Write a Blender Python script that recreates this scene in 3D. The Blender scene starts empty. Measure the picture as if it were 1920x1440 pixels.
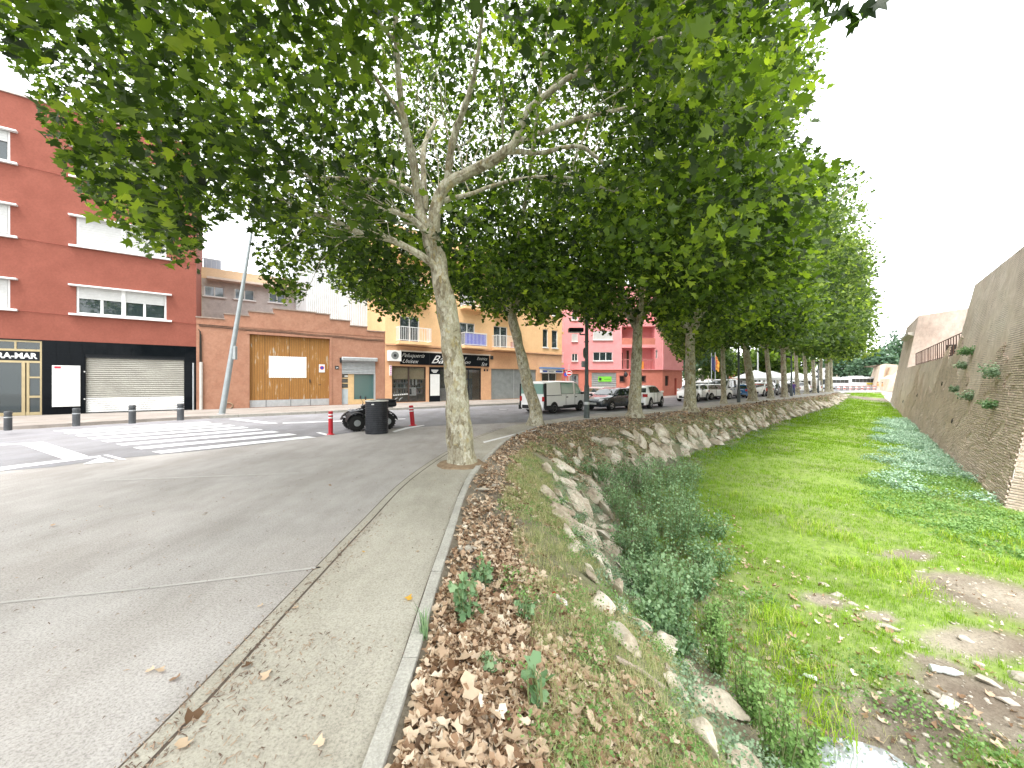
import bpy, math, random
import numpy as np
from mathutils import Vector, Matrix
R = math.radians
sc = bpy.context.scene
# ------------------------------------------------------------------ camera, sky, sun, exposure
F = 721.0; H0 = 1.6; HY = 716.0
cam = bpy.data.objects.new('camera', bpy.data.cameras.new('camera'))
sc.collection.objects.link(cam); sc.camera = cam
cam.location = (0, 0, H0); cam.rotation_euler = (R(90), 0, 0)
cam.data.sensor_width = 36; cam.data.lens = F / 1920 * 36
cam.data.shift_y = -4 / 1920
cam.data.clip_start = 0.05; cam.data.clip_end = 3000
world = bpy.data.worlds.new('World'); sc.world = world; world.use_nodes = True
wn = world.node_tree.nodes; wl = world.node_tree.links
sky = wn.new('ShaderNodeTexSky'); sky.sky_type = 'NISHITA'; sky.sun_disc = False
SUN_EL, SUN_AZ = 64, 198          # azimuth clockwise from +Y
sky.sun_elevation = R(SUN_EL); sky.sun_rotation = R(SUN_AZ)
sky.air_density = 1.0; sky.dust_density = 4.0; sky.ozone_density = 1.0
hs = wn.new('ShaderNodeHueSaturation'); hs.inputs['Saturation'].default_value = 0.22
wl.new(sky.outputs[0], hs.inputs['Color'])
mxs = wn.new('ShaderNodeMix'); mxs.data_type = 'RGBA'; mxs.inputs[0].default_value = .55; mxs.inputs[7].default_value = (6.6, 6.75, 6.7, 1)
wl.new(hs.outputs[0], mxs.inputs[6])      # thin bright cloud veil over the sky
bg = wn['Background']; wl.new(mxs.outputs[2], bg.inputs['Color']); bg.inputs['Strength'].default_value = 0.15
sd = bpy.data.lights.new('sun', 'SUN'); sd.energy = 0.75; sd.angle = R(16); sd.color = (1, .96, .9)
sun = bpy.data.objects.new('sun', sd); sc.collection.objects.link(sun)
_d = Vector((math.sin(R(SUN_AZ)) * math.cos(R(SUN_EL)), math.cos(R(SUN_AZ)) * math.cos(R(SUN_EL)), math.sin(R(SUN_EL))))
sun.rotation_euler = (-_d).to_track_quat('-Z', 'Y').to_euler(); sun.location = (20, 0, 40)
sc.view_settings.view_transform = 'Standard'; sc.view_settings.look = 'None'
sc.view_settings.gamma = 1; sc.view_settings.use_curve_mapping = False
sc.view_settings.exposure = 2.1
sc.render.engine = 'CYCLES'
cy = sc.cycles; cy.max_bounces = 6; cy.diffuse_bounces = 4; cy.transmission_bounces = 4; cy.transparent_max_bounces = 8
rng = np.random.default_rng(7); random.seed(7)
C = sc.collection.objects

# ------------------------------------------------------------------ helpers
def col(o): C.link(o); return o
WL = {}
def wloc(o): return WL.get(o.name, Vector((0, 0, 0))) if o else Vector((0, 0, 0))
def tag(o, label=None, cat=None, group=None, kind=None):
    if label: o['label'] = label
    if cat: o['category'] = cat
    if group: o['group'] = group
    if kind: o['kind'] = kind
    return o
def thing(name, label, cat, loc, group=None, rz=0):
    o = col(bpy.data.objects.new(name, None)); o.location = loc; o.rotation_euler.z = rz
    o.empty_display_size = .2
    WL[o.name] = Vector(loc); tag(o, label, cat, group); return o
def link(name, me, mat=None, parent=None, kind=None, smooth=False):
    if mat is not None and not me.materials: me.materials.append(mat)
    if smooth: me.polygons.foreach_set('use_smooth', [True] * len(me.polygons))
    o = col(bpy.data.objects.new(name, me))
    if parent: o.parent = parent; WL[o.name] = wloc(parent)
    if kind: o['kind'] = kind
    return o
class MB:
    def __init__(s): s.v = []; s.f = []
    def add(s, vs, fs):
        b = len(s.v); s.v += [tuple(v) for v in vs]; s.f += [tuple(b + i for i in f) for f in fs]; return s
    def hexa(s, p):  # p: 8 pts, bottom 4 ccw, top 4 ccw
        return s.add(p, [(3, 2, 1, 0), (4, 5, 6, 7), (0, 1, 5, 4), (1, 2, 6, 5), (2, 3, 7, 6), (3, 0, 4, 7)])
    def box(s, x0, x1, y0, y1, z0, z1):
        return s.hexa([(x0, y0, z0), (x1, y0, z0), (x1, y1, z0), (x0, y1, z0), (x0, y0, z1), (x1, y0, z1), (x1, y1, z1), (x0, y1, z1)])
    def fbox(s, fr, t0, t1, o0, o1, z0, z1):
        return s.hexa([fr.p(t0, o0, z0), fr.p(t0, o1, z0), fr.p(t1, o1, z0), fr.p(t1, o0, z0), fr.p(t0, o0, z1), fr.p(t0, o1, z1), fr.p(t1, o1, z1), fr.p(t1, o0, z1)])
    def tube(s, pts, rad, n=8, cap=True):
        pts = [Vector(p) for p in pts]
        if not hasattr(rad, '__len__'): rad = [rad] * len(pts)
        rings = []; prev = None
        for i, p in enumerate(pts):
            d = (pts[min(i + 1, len(pts) - 1)] - pts[max(i - 1, 0)]).normalized()
            if prev is None: a = d.orthogonal().normalized()
            else: a = (prev - d * prev.dot(d)).normalized()
            prev = a; b = d.cross(a); rings.append([p + (a * math.cos(2 * math.pi * k / n) + b * math.sin(2 * math.pi * k / n)) * rad[i] for k in range(n)])
        vs = [v for r in rings for v in r]; fs = []
        for i in range(len(pts) - 1):
            for k in range(n):
                fs.append((i * n + k, i * n + (k + 1) % n, (i + 1) * n + (k + 1) % n, (i + 1) * n + k))
        if cap: fs.append(tuple(range(n))[::-1]); fs.append(tuple((len(pts) - 1) * n + k for k in range(n)))
        return s.add(vs, fs)
    def lathe(s, prof, c=(0, 0, 0), n=24, axis='z'):
        vs = []
        for r, h in prof:
            for k in range(n):
                a = 2 * math.pi * k / n; x, y = r * math.cos(a), r * math.sin(a)
                v = (x, y, h) if axis == 'z' else ((x, h, y) if axis == 'y' else (h, x, y))
                vs.append((v[0] + c[0], v[1] + c[1], v[2] + c[2]))
        fs = [(i * n + k, i * n + (k + 1) % n, (i + 1) * n + (k + 1) % n, (i + 1) * n + k) for i in range(len(prof) - 1) for k in range(n)]
        fs.append(tuple(range(n))[::-1]); fs.append(tuple((len(prof) - 1) * n + k for k in range(n)))
        return s.add(vs, fs)
    def prism(s, poly, ax, h0, h1):  # poly list of 2D, extruded along ax ('x','y','z') from h0 to h1
        def m(a, b, h): return (h, a, b) if ax == 'x' else ((a, h, b) if ax == 'y' else (a, b, h))
        n = len(poly); vs = [m(a, b, h0) for a, b in poly] + [m(a, b, h1) for a, b in poly]
        return s.add(vs, [tuple(range(n))[::-1], tuple(range(n, 2 * n))] + [(i, (i + 1) % n, n + (i + 1) % n, n + i) for i in range(n)])
    def build(s, name, mat, parent=None, kind=None, smooth=False, bevel=0):
        o0 = wloc(parent); me = bpy.data.meshes.new(name)
        me.from_pydata([(v[0] - o0.x, v[1] - o0.y, v[2] - o0.z) for v in s.v], [], s.f)
        me.update()
        o = link(name, me, mat, parent, kind, smooth)
        if smooth:
            me.set_sharp_from_angle(angle=R(38))
        if bevel:
            m = o.modifiers.new('bevel', 'BEVEL'); m.width = bevel; m.segments = 2; m.limit_method = 'ANGLE'; m.angle_limit = R(40)
        return o
class Frame:
    def __init__(s, p0, u, n):
        s.P = Vector((p0[0], p0[1])); s.u = Vector(u).normalized(); s.n = Vector(n).normalized()
    def p(s, t, o, z): q = s.P + s.u * t + s.n * o; return (q.x, q.y, z)
    def t(s, x, o=0):
        r = (x - 960) / F; q = s.P + s.n * o
        return (r * q.y - q.x) / (s.u.x - r * s.u.y)
    def z(s, x, y, o=0):
        q = s.P + s.n * o + s.u * s.t(x, o); return H0 + (HY - y) / F * q.y
    def rect(s, x0, x1, yt, yb, o=0):  # pixel rect measured at its left column
        return s.t(x0, o), s.t(x1, o), s.z(x0, yb, o), s.z(x0, yt, o)
    def rz(s): return math.atan2(s.u.y, s.u.x)
def G(x, y, z=0.0):
    Y = F * (H0 - z) / (y - HY); return ((x - 960) / F * Y, Y, z)
def P(x, y, Y): return ((x - 960) / F * Y, Y, H0 + (HY - y) / F * Y)
def proj(p): return 960 + F * p[0] / p[1], HY - F * (p[2] - H0) / p[1]

def np_mesh(name, verts, faces, rnd=None, mat=None):
    """faces: (N,3) or (N,4) int array; rnd per-face float"""
    me = bpy.data.meshes.new(name); n = len(verts); m, k = faces.shape
    me.vertices.add(n); me.vertices.foreach_set('co', np.ascontiguousarray(verts, dtype=np.float32).ravel())
    me.loops.add(m * k); me.loops.foreach_set('vertex_index', np.ascontiguousarray(faces, dtype=np.int32).ravel())
    me.polygons.add(m); me.polygons.foreach_set('loop_start', np.arange(0, m * k, k, dtype=np.int32))
    me.polygons.foreach_set('loop_total', np.full(m, k, dtype=np.int32))
    if rnd is not None:
        a = me.attributes.new('rnd', 'FLOAT', 'FACE'); a.data.foreach_set('value', np.ascontiguousarray(rnd, dtype=np.float32))
    me.update(calc_edges=True)
    if mat: me.materials.append(mat)
    return me
def rots(n, rg, normal=None, spread=1.0):
    """random frames (n,3,3) rows = local x,y,z; z near 'normal' with spread"""
    if normal is None: z = rg.normal(size=(n, 3))
    else: z = np.asarray(normal) + rg.normal(size=(n, 3)) * spread
    z /= np.linalg.norm(z, axis=1, keepdims=True) + 1e-9
    a = rg.normal(size=(n, 3)); x = np.cross(a, z); x /= np.linalg.norm(x, axis=1, keepdims=True) + 1e-9
    y = np.cross(z, x); return np.stack([x, y, z], axis=1)
def stamp(pos, rot, scale, tv, tf, rnd):
    """copy a template to every pos; returns verts, faces, rnd-per-face"""
    n = len(pos); tv = np.asarray(tv, float); tf = np.asarray(tf)
    sc_ = scale.reshape(n, 1, -1) if np.ndim(scale) > 0 else scale
    v = np.einsum('kj,njm->nkm', tv, rot) if np.ndim(scale) < 2 else np.einsum('nkj,njm->nkm', tv[None] * sc_, rot)
    if np.ndim(scale) < 2: v = v * sc_
    v = v + pos[:, None, :]
    f = tf[None] + (np.arange(n) * len(tv))[:, None, None]
    return v.reshape(-1, 3), f.reshape(-1, tf.shape[1]), np.repeat(rnd, len(tf))

# leaf templates
_o = [(0, 0), (.26, .0), (.52, .2), (.3, .34), (.52, .62), (.2, .6), (0, 1.02), (-.2, .6), (-.52, .62), (-.3, .34), (-.52, .2), (-.26, .0)]
LEAF_V = [(0, .38, 0)] + [(x, y, .22 * abs(x) - .16 * (y - .4) ** 2) for x, y in _o]
LEAF_F = [(0, i, i % 12 + 1) for i in range(1, 13)]
_m = [(0, 0), (.5, .12), (.24, .4), (.36, .72), (0, 1.0), (-.36, .72), (-.24, .4), (-.5, .12)]
LEAF2_V = [(x, y, .2 * abs(x)) for x, y in _m]
LEAF2_F = [(0, 1, 2), (0, 2, 6), (0, 6, 7), (2, 3, 4), (2, 4, 6), (4, 5, 6)]
LEAF3_V = [(0, 0, 0), (.45, .4, .12), (0, 1, 0), (-.45, .4, .12)]
LEAF3_F = [(0, 1, 2), (0, 2, 3)]
CURL_V = [(x * 1.0, y, .9 * x * x + .5 * (y - .5) ** 2) for x, y in _m]
CURL2_V = [(x * .8, y, 1.5 * x * x - .35 * y * y) for x, y in _m]

# ------------------------------------------------------------------ materials
MATS = {}
def nodes(name):
    m = bpy.data.materials.new(name); m.use_nodes = True; return m, m.node_tree.nodes, m.node_tree.links, m.node_tree.nodes['Principled BSDF']
def ramp(n, stops):
    r = n.new('ShaderNodeValToRGB'); e = r.color_ramp.elements
    while len(e) > 1: e.remove(e[-1])
    e[0].position = stops[0][0]; e[0].color = (*stops[0][1], 1)
    for p, c in stops[1:]:
        q = e.new(p); q.color = (*c, 1)
    return r
def noise(n, l, co, scale, detail=4, rough=.6, stretch=None):
    t = n.new('ShaderNodeTexNoise'); t.inputs['Scale'].default_value = scale; t.inputs['Detail'].default_value = detail; t.inputs['Roughness'].default_value = rough
    if stretch:
        mp = n.new('ShaderNodeMapping'); mp.inputs['Scale'].default_value = stretch; l.new(co, mp.inputs['Vector']); co = mp.outputs[0]
    l.new(co, t.inputs['Vector']); return t.outputs['Fac']
def mix(n, l, fac, a, b, mode='MIX'):
    m = n.new('ShaderNodeMix'); m.data_type = 'RGBA'; m.blend_type = mode
    for sock, v in ((m.inputs[0], fac), (m.inputs[6], a), (m.inputs[7], b)):
        if isinstance(v, (int, float)): sock.default_value = v
        elif isinstance(v, tuple): sock.default_value = (*v, 1)
        else: l.new(v, sock)
    return m.outputs[2]
def M(name, c1, c2=None, scale=3, rough=.8, bump=0, bscale=40, spec=.3, metal=0, detail=6, stretch=None, stops=None, lo=.35, hi=.65, coat=0, world_co=False, fine=None):
    if name in MATS: return MATS[name]
    m, n, l, b = nodes(name); b.inputs['Roughness'].default_value = rough; b.inputs['Metallic'].default_value = metal
    b.inputs['Specular IOR Level'].default_value = spec; b.inputs['Coat Weight'].default_value = coat
    if world_co: g = n.new('ShaderNodeNewGeometry'); co = g.outputs['Position']
    else: g = n.new('ShaderNodeTexCoord'); co = g.outputs['Object']
    c2 = c2 or tuple(min(1, x * .86) for x in c1)
    f = noise(n, l, co, scale, detail, .62, stretch)
    r = ramp(n, stops or [(lo, c2), (hi, c1)]); l.new(f, r.inputs[0]); out = r.outputs[0]
    if fine:
        f2 = noise(n, l, co, fine[0], 3, .7); r2 = ramp(n, [(.3, (1 - fine[1],) * 3), (.7, (1 + fine[1] * .4,) * 3)]); l.new(f2, r2.inputs[0])
        out = mix(n, l, 1.0, out, r2.outputs[0], 'MULTIPLY')
    l.new(out, b.inputs['Base Color'])
    if bump:
        bf = noise(n, l, co, bscale, 5, .65); bp = n.new('ShaderNodeBump'); bp.inputs['Strength'].default_value = bump; bp.inputs['Distance'].default_value = .02
        l.new(bf, bp.inputs['Height']); l.new(bp.outputs[0], b.inputs['Normal'])
    MATS[name] = m; return m
def leaf_mat(name, stops, trans=.35, gloss=.25, rough=.45, tcol=(1.25, 1.35, .5)):
    m, n, l, b = nodes(name); a = n.new('ShaderNodeAttribute'); a.attribute_name = 'rnd'
    r = ramp(n, stops); l.new(a.outputs['Fac'], r.inputs[0]); l.new(r.outputs[0], b.inputs['Base Color'])
    b.inputs['Roughness'].default_value = rough; b.inputs['Specular IOR Level'].default_value = gloss
    t = n.new('ShaderNodeBsdfTranslucent'); l.new(mix(n, l, 1.0, r.outputs[0], tcol, 'MULTIPLY'), t.inputs['Color'])
    ms = n.new('ShaderNodeMixShader'); ms.inputs[0].default_value = trans
    l.new(b.outputs[0], ms.inputs[1]); l.new(t.outputs[0], ms.inputs[2]); l.new(ms.outputs[0], n['Material Output'].inputs['Surface'])
    MATS[name] = m; return m
leaf_m = leaf_mat('plane_leaf', [(0, (.008, .018, .004)), (.35, (.026, .05, .01)), (.62, (.07, .12, .02)), (.85, (.15, .22, .035)), (1, (.27, .34, .055))], .55, tcol=(1.6, 1.65, .5))
leafd_m = leaf_mat('plane_leaf_deep', [(0, (.013, .028, .009)), (.4, (.05, .09, .026)), (.7, (.12, .18, .048)), (1, (.28, .36, .1))], .5, tcol=(1.55, 1.6, .55))
grass_m = leaf_mat('grass_blade', [(0, (.12, .24, .012)), (.5, (.23, .4, .025)), (.85, (.35, .52, .045)), (1, (.5, .54, .16))], .3, .15, .7, (1.1, 1.15, .6))
drygrass_m = leaf_mat('dry_grass_blade', [(0, (.13, .22, .06)), (.5, (.25, .34, .11)), (.75, (.42, .43, .2)), (1, (.6, .54, .34))], .25, .15, .7, (1.1, 1.05, .8))
weed_m = leaf_mat('weed_leaf', [(0, (.06, .13, .06)), (.5, (.16, .28, .14)), (1, (.32, .46, .26))], .3, .3, .5, (1, 1.2, .6))
weedb_m = leaf_mat('weed_leaf_bright', [(0, (.1, .2, .05)), (.5, (.18, .32, .1)), (1, (.3, .45, .16))], .3, .3, .5, (1, 1.2, .6))
silver_m = leaf_mat('silver_leaf', [(0, (.1, .17, .1)), (.5, (.21, .31, .19)), (1, (.38, .48, .33))], .2, .2, .7, (1, 1.1, .9))
mint_m = leaf_mat('mint_leaf', [(0, (.17, .3, .2)), (.5, (.34, .5, .37)), (1, (.52, .66, .52))], .2, .2, .7, (1, 1.1, .9))
litter_m = leaf_mat('dry_leaf', [(0, (.06, .035, .02)), (.18, (.17, .095, .05)), (.36, (.4, .265, .17)), (.6, (.54, .41, .29)), (.85, (.68, .56, .43)), (1, (.8, .73, .62))], .15, .3, .6, (1.1, .9, .6))
twig_m = M('twig', (.2, .14, .09), (.1, .07, .05), 20, .9)
# ------------------------------------------------------------------ ground, bank and dry bed
ST = [  # kerb, mid bank, toe, wall foot
 ((-.5,-5,0),(1.2,-5,-.7),(2.7,-5,-1.8),(19,-5,-1.9)),
 ((-.52,-1.5,0),(1.15,-1.5,-.7),(2.7,-1.5,-1.8),(18,-1.5,-1.9)),
 ((-.53,1.59,0),(1.1,1.6,-.7),(2.6,1.6,-1.8),(16.8,2,-1.9)),
 ((-.58,2.9,0),(1.05,3.0,-.7),(2.5,3.4,-1.8),(15.9,5,-1.9)),
 ((-.63,4.4,0),(.95,4.8,-.7),(2.3,5,-1.8),(14.8,8.2,-1.9)),
 ((-.66,6.3,0),(.8,6.8,-.7),(2.25,7.2,-1.8),(13.85,10.8,-1.9)),
 ((-.4,8.8,0),(.95,9,-.65),(2.7,9.6,-1.8),(16.05,13.3,-1.85)),
 ((.1,11.3,0),(1.7,11.2,-.6),(4,12,-1.75),(18.7,16.3,-1.8)),
 ((1.6,14.8,0),(3.4,13.4,-.5),(6,14.9,-1.65),(21.8,19.8,-1.75)),
 ((5.3,18.0,0),(6.3,16.5,-.45),(8.6,17.6,-1.55),(25.1,23.5,-1.65)),
 ((9.8,21.6,0),(10.5,20.3,-.4),(11.8,20.4,-1.45),(29,27.9,-1.5)),
 ((15.5,26.7,0),(16.1,25.6,-.35),(17.1,25.6,-1.35),(33,32.4,-1.4)),
 ((24.7,35,0),(25.1,34,-.35),(25.9,33.6,-1.2),(38.5,38.6,-1.2)),
 ((33,42.2,0),(33.5,41.3,-.3),(34.2,41,-1.0),(44,44.8,-.9)),
 ((40,48.6,0),(40.4,48,-.25),(41,47.7,-.7),(50,51.5,-.6)),
 ((46,55,0),(46.4,54.3,-.15),(47,54,-.35),(55.5,57.7,-.3)),
 ((53,63,0),(53.5,62.7,-.02),(54,62.4,-.05),(60,62.8,-.05))]
STA = np.array(ST, float)            # (17,4,3)
NS = len(ST)
def catmull(A, u):
    u = np.clip(u, 0, NS - 1.0001); i = np.floor(u).astype(int); f = (u - i)[:, None]
    p = lambda k: A[np.clip(i + k, 0, NS - 1)]
    p0, p1, p2, p3 = p(-1), p(0), p(1), p(2)
    return .5 * ((2 * p1) + (-p0 + p2) * f + (2 * p0 - 5 * p1 + 4 * p2 - p3) * f ** 2 + (-p0 + 3 * p1 - 3 * p2 + p3) * f ** 3)
def hnoise(x, y, s):
    return (np.sin(x * s * 1.7 + 1.3 * np.sin(y * s * 1.1)) + np.sin(y * s * 2.1 + 1.7 * np.sin(x * s * .9 + 2)) + .6 * np.sin((x + y) * s * 3.7)) / 2.6
PUD = (3.36, 3.25)
def surf(u, v):
    """u station coordinate, v 0..3 across (kerb, mid, toe, wall)"""
    u = np.asarray(u, float); v = np.asarray(v, float)
    cols = [catmull(STA[:, k], u) for k in range(4)]
    i = np.clip(np.floor(v).astype(int), 0, 2); f = (v - i)[:, None]
    a = np.choose(i[:, None], [cols[0], cols[1], cols[2]]); b = np.choose(i[:, None], [cols[1], cols[2], cols[3]])
    p = a * (1 - f) + b * f
    fv = v - i
    p[:, 2] += np.where(i == 0, .1 * np.sin(np.pi * fv) * np.abs(b[:, 2]) * 1.6, 0)
    p[:, 2] += np.where(i == 1, -.12 * np.sin(np.pi * fv), 0)
    w = np.clip(v, 0, .25) * 4 * np.clip(3.2 - v, 0, 1)
    fade = np.clip((NS - 1 - u) / 2, 0, 1)
    x, y = p[:, 0], p[:, 1]
    p[:, 2] += w * fade * (.05 * hnoise(x, y, 1.1) + .03 * hnoise(x + 5, y, 3.1) + .012 * hnoise(x, y + 3, 9))
    p[:, 2] += fade * np.where(v > 2, .07 * hnoise(x + 9, y, .5) * np.clip(v - 2, 0, .3) * 3.3, 0)
    d2 = ((x - PUD[0]) / .62) ** 2 + ((y - PUD[1]) / .8) ** 2
    p[:, 2] -= .34 * np.exp(-d2 ** 1.5 * .7) + .0
    return p
uu = np.unique(np.concatenate([np.linspace(0, 2, 12), np.linspace(2, 7, 170), np.linspace(7, 11, 90), np.linspace(11, 16, 70)]))
vv = np.concatenate([np.linspace(0, 2, 40)[:-1], 2 + np.linspace(0, 1, 70) ** 1.3, [3.06]])
UU, VV = np.meshgrid(uu, vv, indexing='ij')
gp = surf(UU.ravel(), VV.ravel()); nu, nv = len(uu), len(vv)
idx = np.arange(nu * nv).reshape(nu, nv)
fq = np.stack([idx[:-1, :-1], idx[:-1, 1:], idx[1:, 1:], idx[1:, :-1]], -1).reshape(-1, 4)
# bank / bed material
bed_m, n, l, b = nodes('bed_soil'); g = n.new('ShaderNodeNewGeometry'); co = g.outputs['Position']; b.inputs['Roughness'].default_value = .95
f1 = noise(n, l, co, .9, 8, .65); r1 = ramp(n, [(.35, (.15, .12, .09)), (.5, (.225, .195, .15)), (.65, (.31, .275, .22))]); l.new(f1, r1.inputs[0])
f2 = noise(n, l, co, 30, 4, .8); r2 = ramp(n, [(.3, (.55, .5, .45)), (.5, (1, 1, 1)), (.75, (1.25, 1.22, 1.18))]); l.new(f2, r2.inputs[0])
l.new(mix(n, l, 1.0, r1.outputs[0], r2.outputs[0], 'MULTIPLY'), b.inputs['Base Color'])
bp = n.new('ShaderNodeBump'); bp.inputs['Strength'].default_value = .7; bp.inputs['Distance'].default_value = .03; l.new(noise(n, l, co, 22, 6, .75), bp.inputs['Height']); l.new(bp.outputs[0], b.inputs['Normal'])
terr = link('river_bed_ground', np_mesh('river_bed_ground', gp, fq, None, bed_m), None, None, 'structure', True)
tag(terr, 'earth bank and dry river bed ground below the kerb')

# street ground: one big sheet up to the kerb and far behind
def sheet(name, pts, z, mat, kind='structure', parent=None):
    m = MB(); m.add([(p[0], p[1], z) for p in pts], [tuple(range(len(pts)))]); return m.build(name, mat, parent, kind)
kerb_c = catmull(STA[:, 0], np.linspace(0, 16, 200))
wall_d = Vector((.664, .748)).normalized()
def gmat(name, base, dark, speck, big=.35, tint=None):
    m, n, l, b = nodes(name); g = n.new('ShaderNodeNewGeometry'); co = g.outputs['Position']; b.inputs['Roughness'].default_value = .9; b.inputs['Specular IOR Level'].default_value = .25
    r1 = ramp(n, [(.3, dark), (.5, base), (.72, tuple(min(.9, x * 1.1) for x in base))]); l.new(noise(n, l, co, big, 8, .68), r1.inputs[0])
    r2 = ramp(n, [(.32, (1 - speck,) * 3), (.5, (1, 1, 1)), (.7, (1 + speck * .5,) * 3)]); l.new(noise(n, l, co, 70, 3, .85), r2.inputs[0])
    c = mix(n, l, 1.0, r1.outputs[0], r2.outputs[0], 'MULTIPLY')
    v = n.new('ShaderNodeTexVoronoi'); v.inputs['Scale'].default_value = 45; l.new(co, v.inputs['Vector'])
    r3 = ramp(n, [(.0, (.45, .41, .37)), (.2, (1, 1, 1))]); l.new(v.outputs['Distance'], r3.inputs[0]); c = mix(n, l, .7, c, r3.outputs[0], 'MULTIPLY')
    r4 = ramp(n, [(.38, (1.06, 1.06, 1.07)), (.62, (.8, .785, .77))]); l.new(noise(n, l, co, 1.3, 5, .7, (1, .4, 1)), r4.inputs[0]); c = mix(n, l, .8, c, r4.outputs[0], 'MULTIPLY')
    l.new(c, b.inputs['Base Color'])
    bp = n.new('ShaderNodeBump'); bp.inputs['Strength'].default_value = .35; bp.inputs['Distance'].default_value = .006; l.new(noise(n, l, co, 120, 3, .8), bp.inputs['Height']); l.new(bp.outputs[0], b.inputs['Normal'])
    MATS[name] = m; return m
plaza_m = gmat('plaza_asphalt', (.395, .373, .357), (.325, .307, .294), .45)
road_m = gmat('road_asphalt', (.235, .232, .245), (.19, .188, .2), .28)
walk_m = gmat('walkway_concrete', (.41, .387, .33), (.345, .325, .275), .36)
pave_m = gmat('pavement_concrete', (.29, .26, .235), (.22, .2, .18), .3, .6)
far_m = gmat('far_ground', (.55, .51, .46), (.45, .42, .37), .1)
white_m = M('road_paint', (.86, .86, .87), (.7, .7, .71), 6, .8, world_co=True, fine=(40, .18))
kpts = [tuple(p[:2]) for p in kerb_c]
left = [(-60, -60), (-.5, -60)] + kpts + [(60, 62.8), (60, 100), (-60, 100)]
sheet('ground', [(-900, -300), (-60, -60), (-60, 100), (60, 100), (60, 62.8), (900, 62.8), (900, 1500), (-900, 1500)], -.004, far_m)
sheet('plaza', left, 0, plaza_m)
# ground to the right of the bed end, outside the bastion
wf = catmull(STA[:, 3], np.linspace(12.2, 16, 20))
m = MB()
vs = [tuple(p) for p in wf] + [(p[0] + 14, p[1] - 2 + 1.2 * i / 2, .0) for i, p in enumerate(wf)]
m.add(vs, [(i, i + 20, i + 21, i + 1) for i in range(19)]); m.build('sandy_ground', far_m, None, 'structure')
# road (4 mm above the plaza)
MAIN = Frame((-16.75, 20.4), (.793, .609), (.609, -.793))
PW = 5.0
edge_near = [(-42, -14), (-17, 3.4)] + [G(x, y)[:2] for x, y in [(0, 884), (100, 876), (200, 862), (400, 843), (560, 824), (700, 806), (850, 797), (950, 793), (1010, 790.5), (1120, 775), (1270, 762), (1350, 751.5), (1440, 742)]] + [(40, 56.5), (52, 69)]
edge_far = [MAIN.p(t, PW + .15, 0)[:2] for t in (60, 50, 29)] + [MAIN.p(t, PW + .15, 0)[:2] for t in (27, 12, 4, 0)] + [MAIN.p(t, 6.1, 0)[:2] for t in (-4, -9, -33)]
sheet('road', edge_near + edge_far, .004, road_m)
# far square with parked cars, buses
sheet('car_park_ground', [(20, 46), (52, 69), (140, 74), (140, 160), (0, 160), (0, 52)], .008, road_m)
# pavement in front of the buildings with its kerb
def slab(name, poly, z0, z1, mat, kind='structure', parent=None):
    m = MB(); m.prism(poly, 'z', z0, z1); return m.build(name, mat, parent, kind)
pp = [MAIN.p(-34, .0, 0)[:2], MAIN.p(-34, 6.0, 0)[:2], MAIN.p(-9, 6.0, 0)[:2], MAIN.p(-4, 6.0, 0)[:2], MAIN.p(0, 5.0, 0)[:2], MAIN.p(4, 4.95, 0)[:2], MAIN.p(12, 4.95, 0)[:2], MAIN.p(27.5, 4.95, 0)[:2], MAIN.p(29, 4.0, 0)[:2], MAIN.p(29, -9, 0)[:2], MAIN.p(27, -9, 0)[:2], MAIN.p(27, 0, 0)[:2]]
slab('pavement', pp, -.1, .12, pave_m)
kerb_m = M('kerb_concrete', (.36, .345, .31), (.28, .265, .24), 4, .9, .3, 60, world_co=True, fine=(50, .25))
kst = tag(col(bpy.data.objects.new('street_kerb', None)), 'grey kerb along the pavement of the shops', None, None, 'structure')
for i in range(26):
    t0 = .6 + i * 1.05
    m = MB(); m.fbox(MAIN, t0, t0 + 1.03, 4.953, 5.13, -.05, .125); m.build('kerb_stone', kerb_m, kst)
# pavement tile joints (fine grooves filled dark)
# walkway: concrete strip between joint and kerb
def offset_line(pts, d):
    out = []
    for i, p in enumerate(pts):
        a = Vector(pts[max(i - 1, 0)][:2]); bb = Vector(pts[min(i + 1, len(pts) - 1)][:2]); t = (bb - a).normalized()
        out.append((p[0] - t.y * d, p[1] + t.x * d))
    return out
kl = [tuple(p[:2]) for p in kerb_c if p[1] > -4.9]
def strip(name, d0, d1, z, mat, pts=kl, parent=None, kind='structure'):
    a = offset_line(pts, d0); c = offset_line(pts, d1); n_ = len(a)
    m = MB(); m.add([(*q, z) for q in a] + [(*q, z) for q in c], [(i, i + 1, n_ + i + 1, n_ + i) for i in range(n_ - 1)]); return m.build(name, mat, parent, kind)
strip('walkway', .09, .98, .004, walk_m, kl)
strip('walkway_edge_band', 1.0, 1.09, .004, walk_m, [p for p in kl if p[1] < 12])
joint_m = M('joint_dirt', (.12, .09, .07), (.07, .055, .045), 15, .95, world_co=True)
strip('pavement_joint', .98, 1.0, .003, joint_m, [p for p in kl if p[1] < 13])
strip('pavement_joint', 1.09, 1.102, .003, joint_m, [p for p in kl if p[1] < 13])
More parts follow.
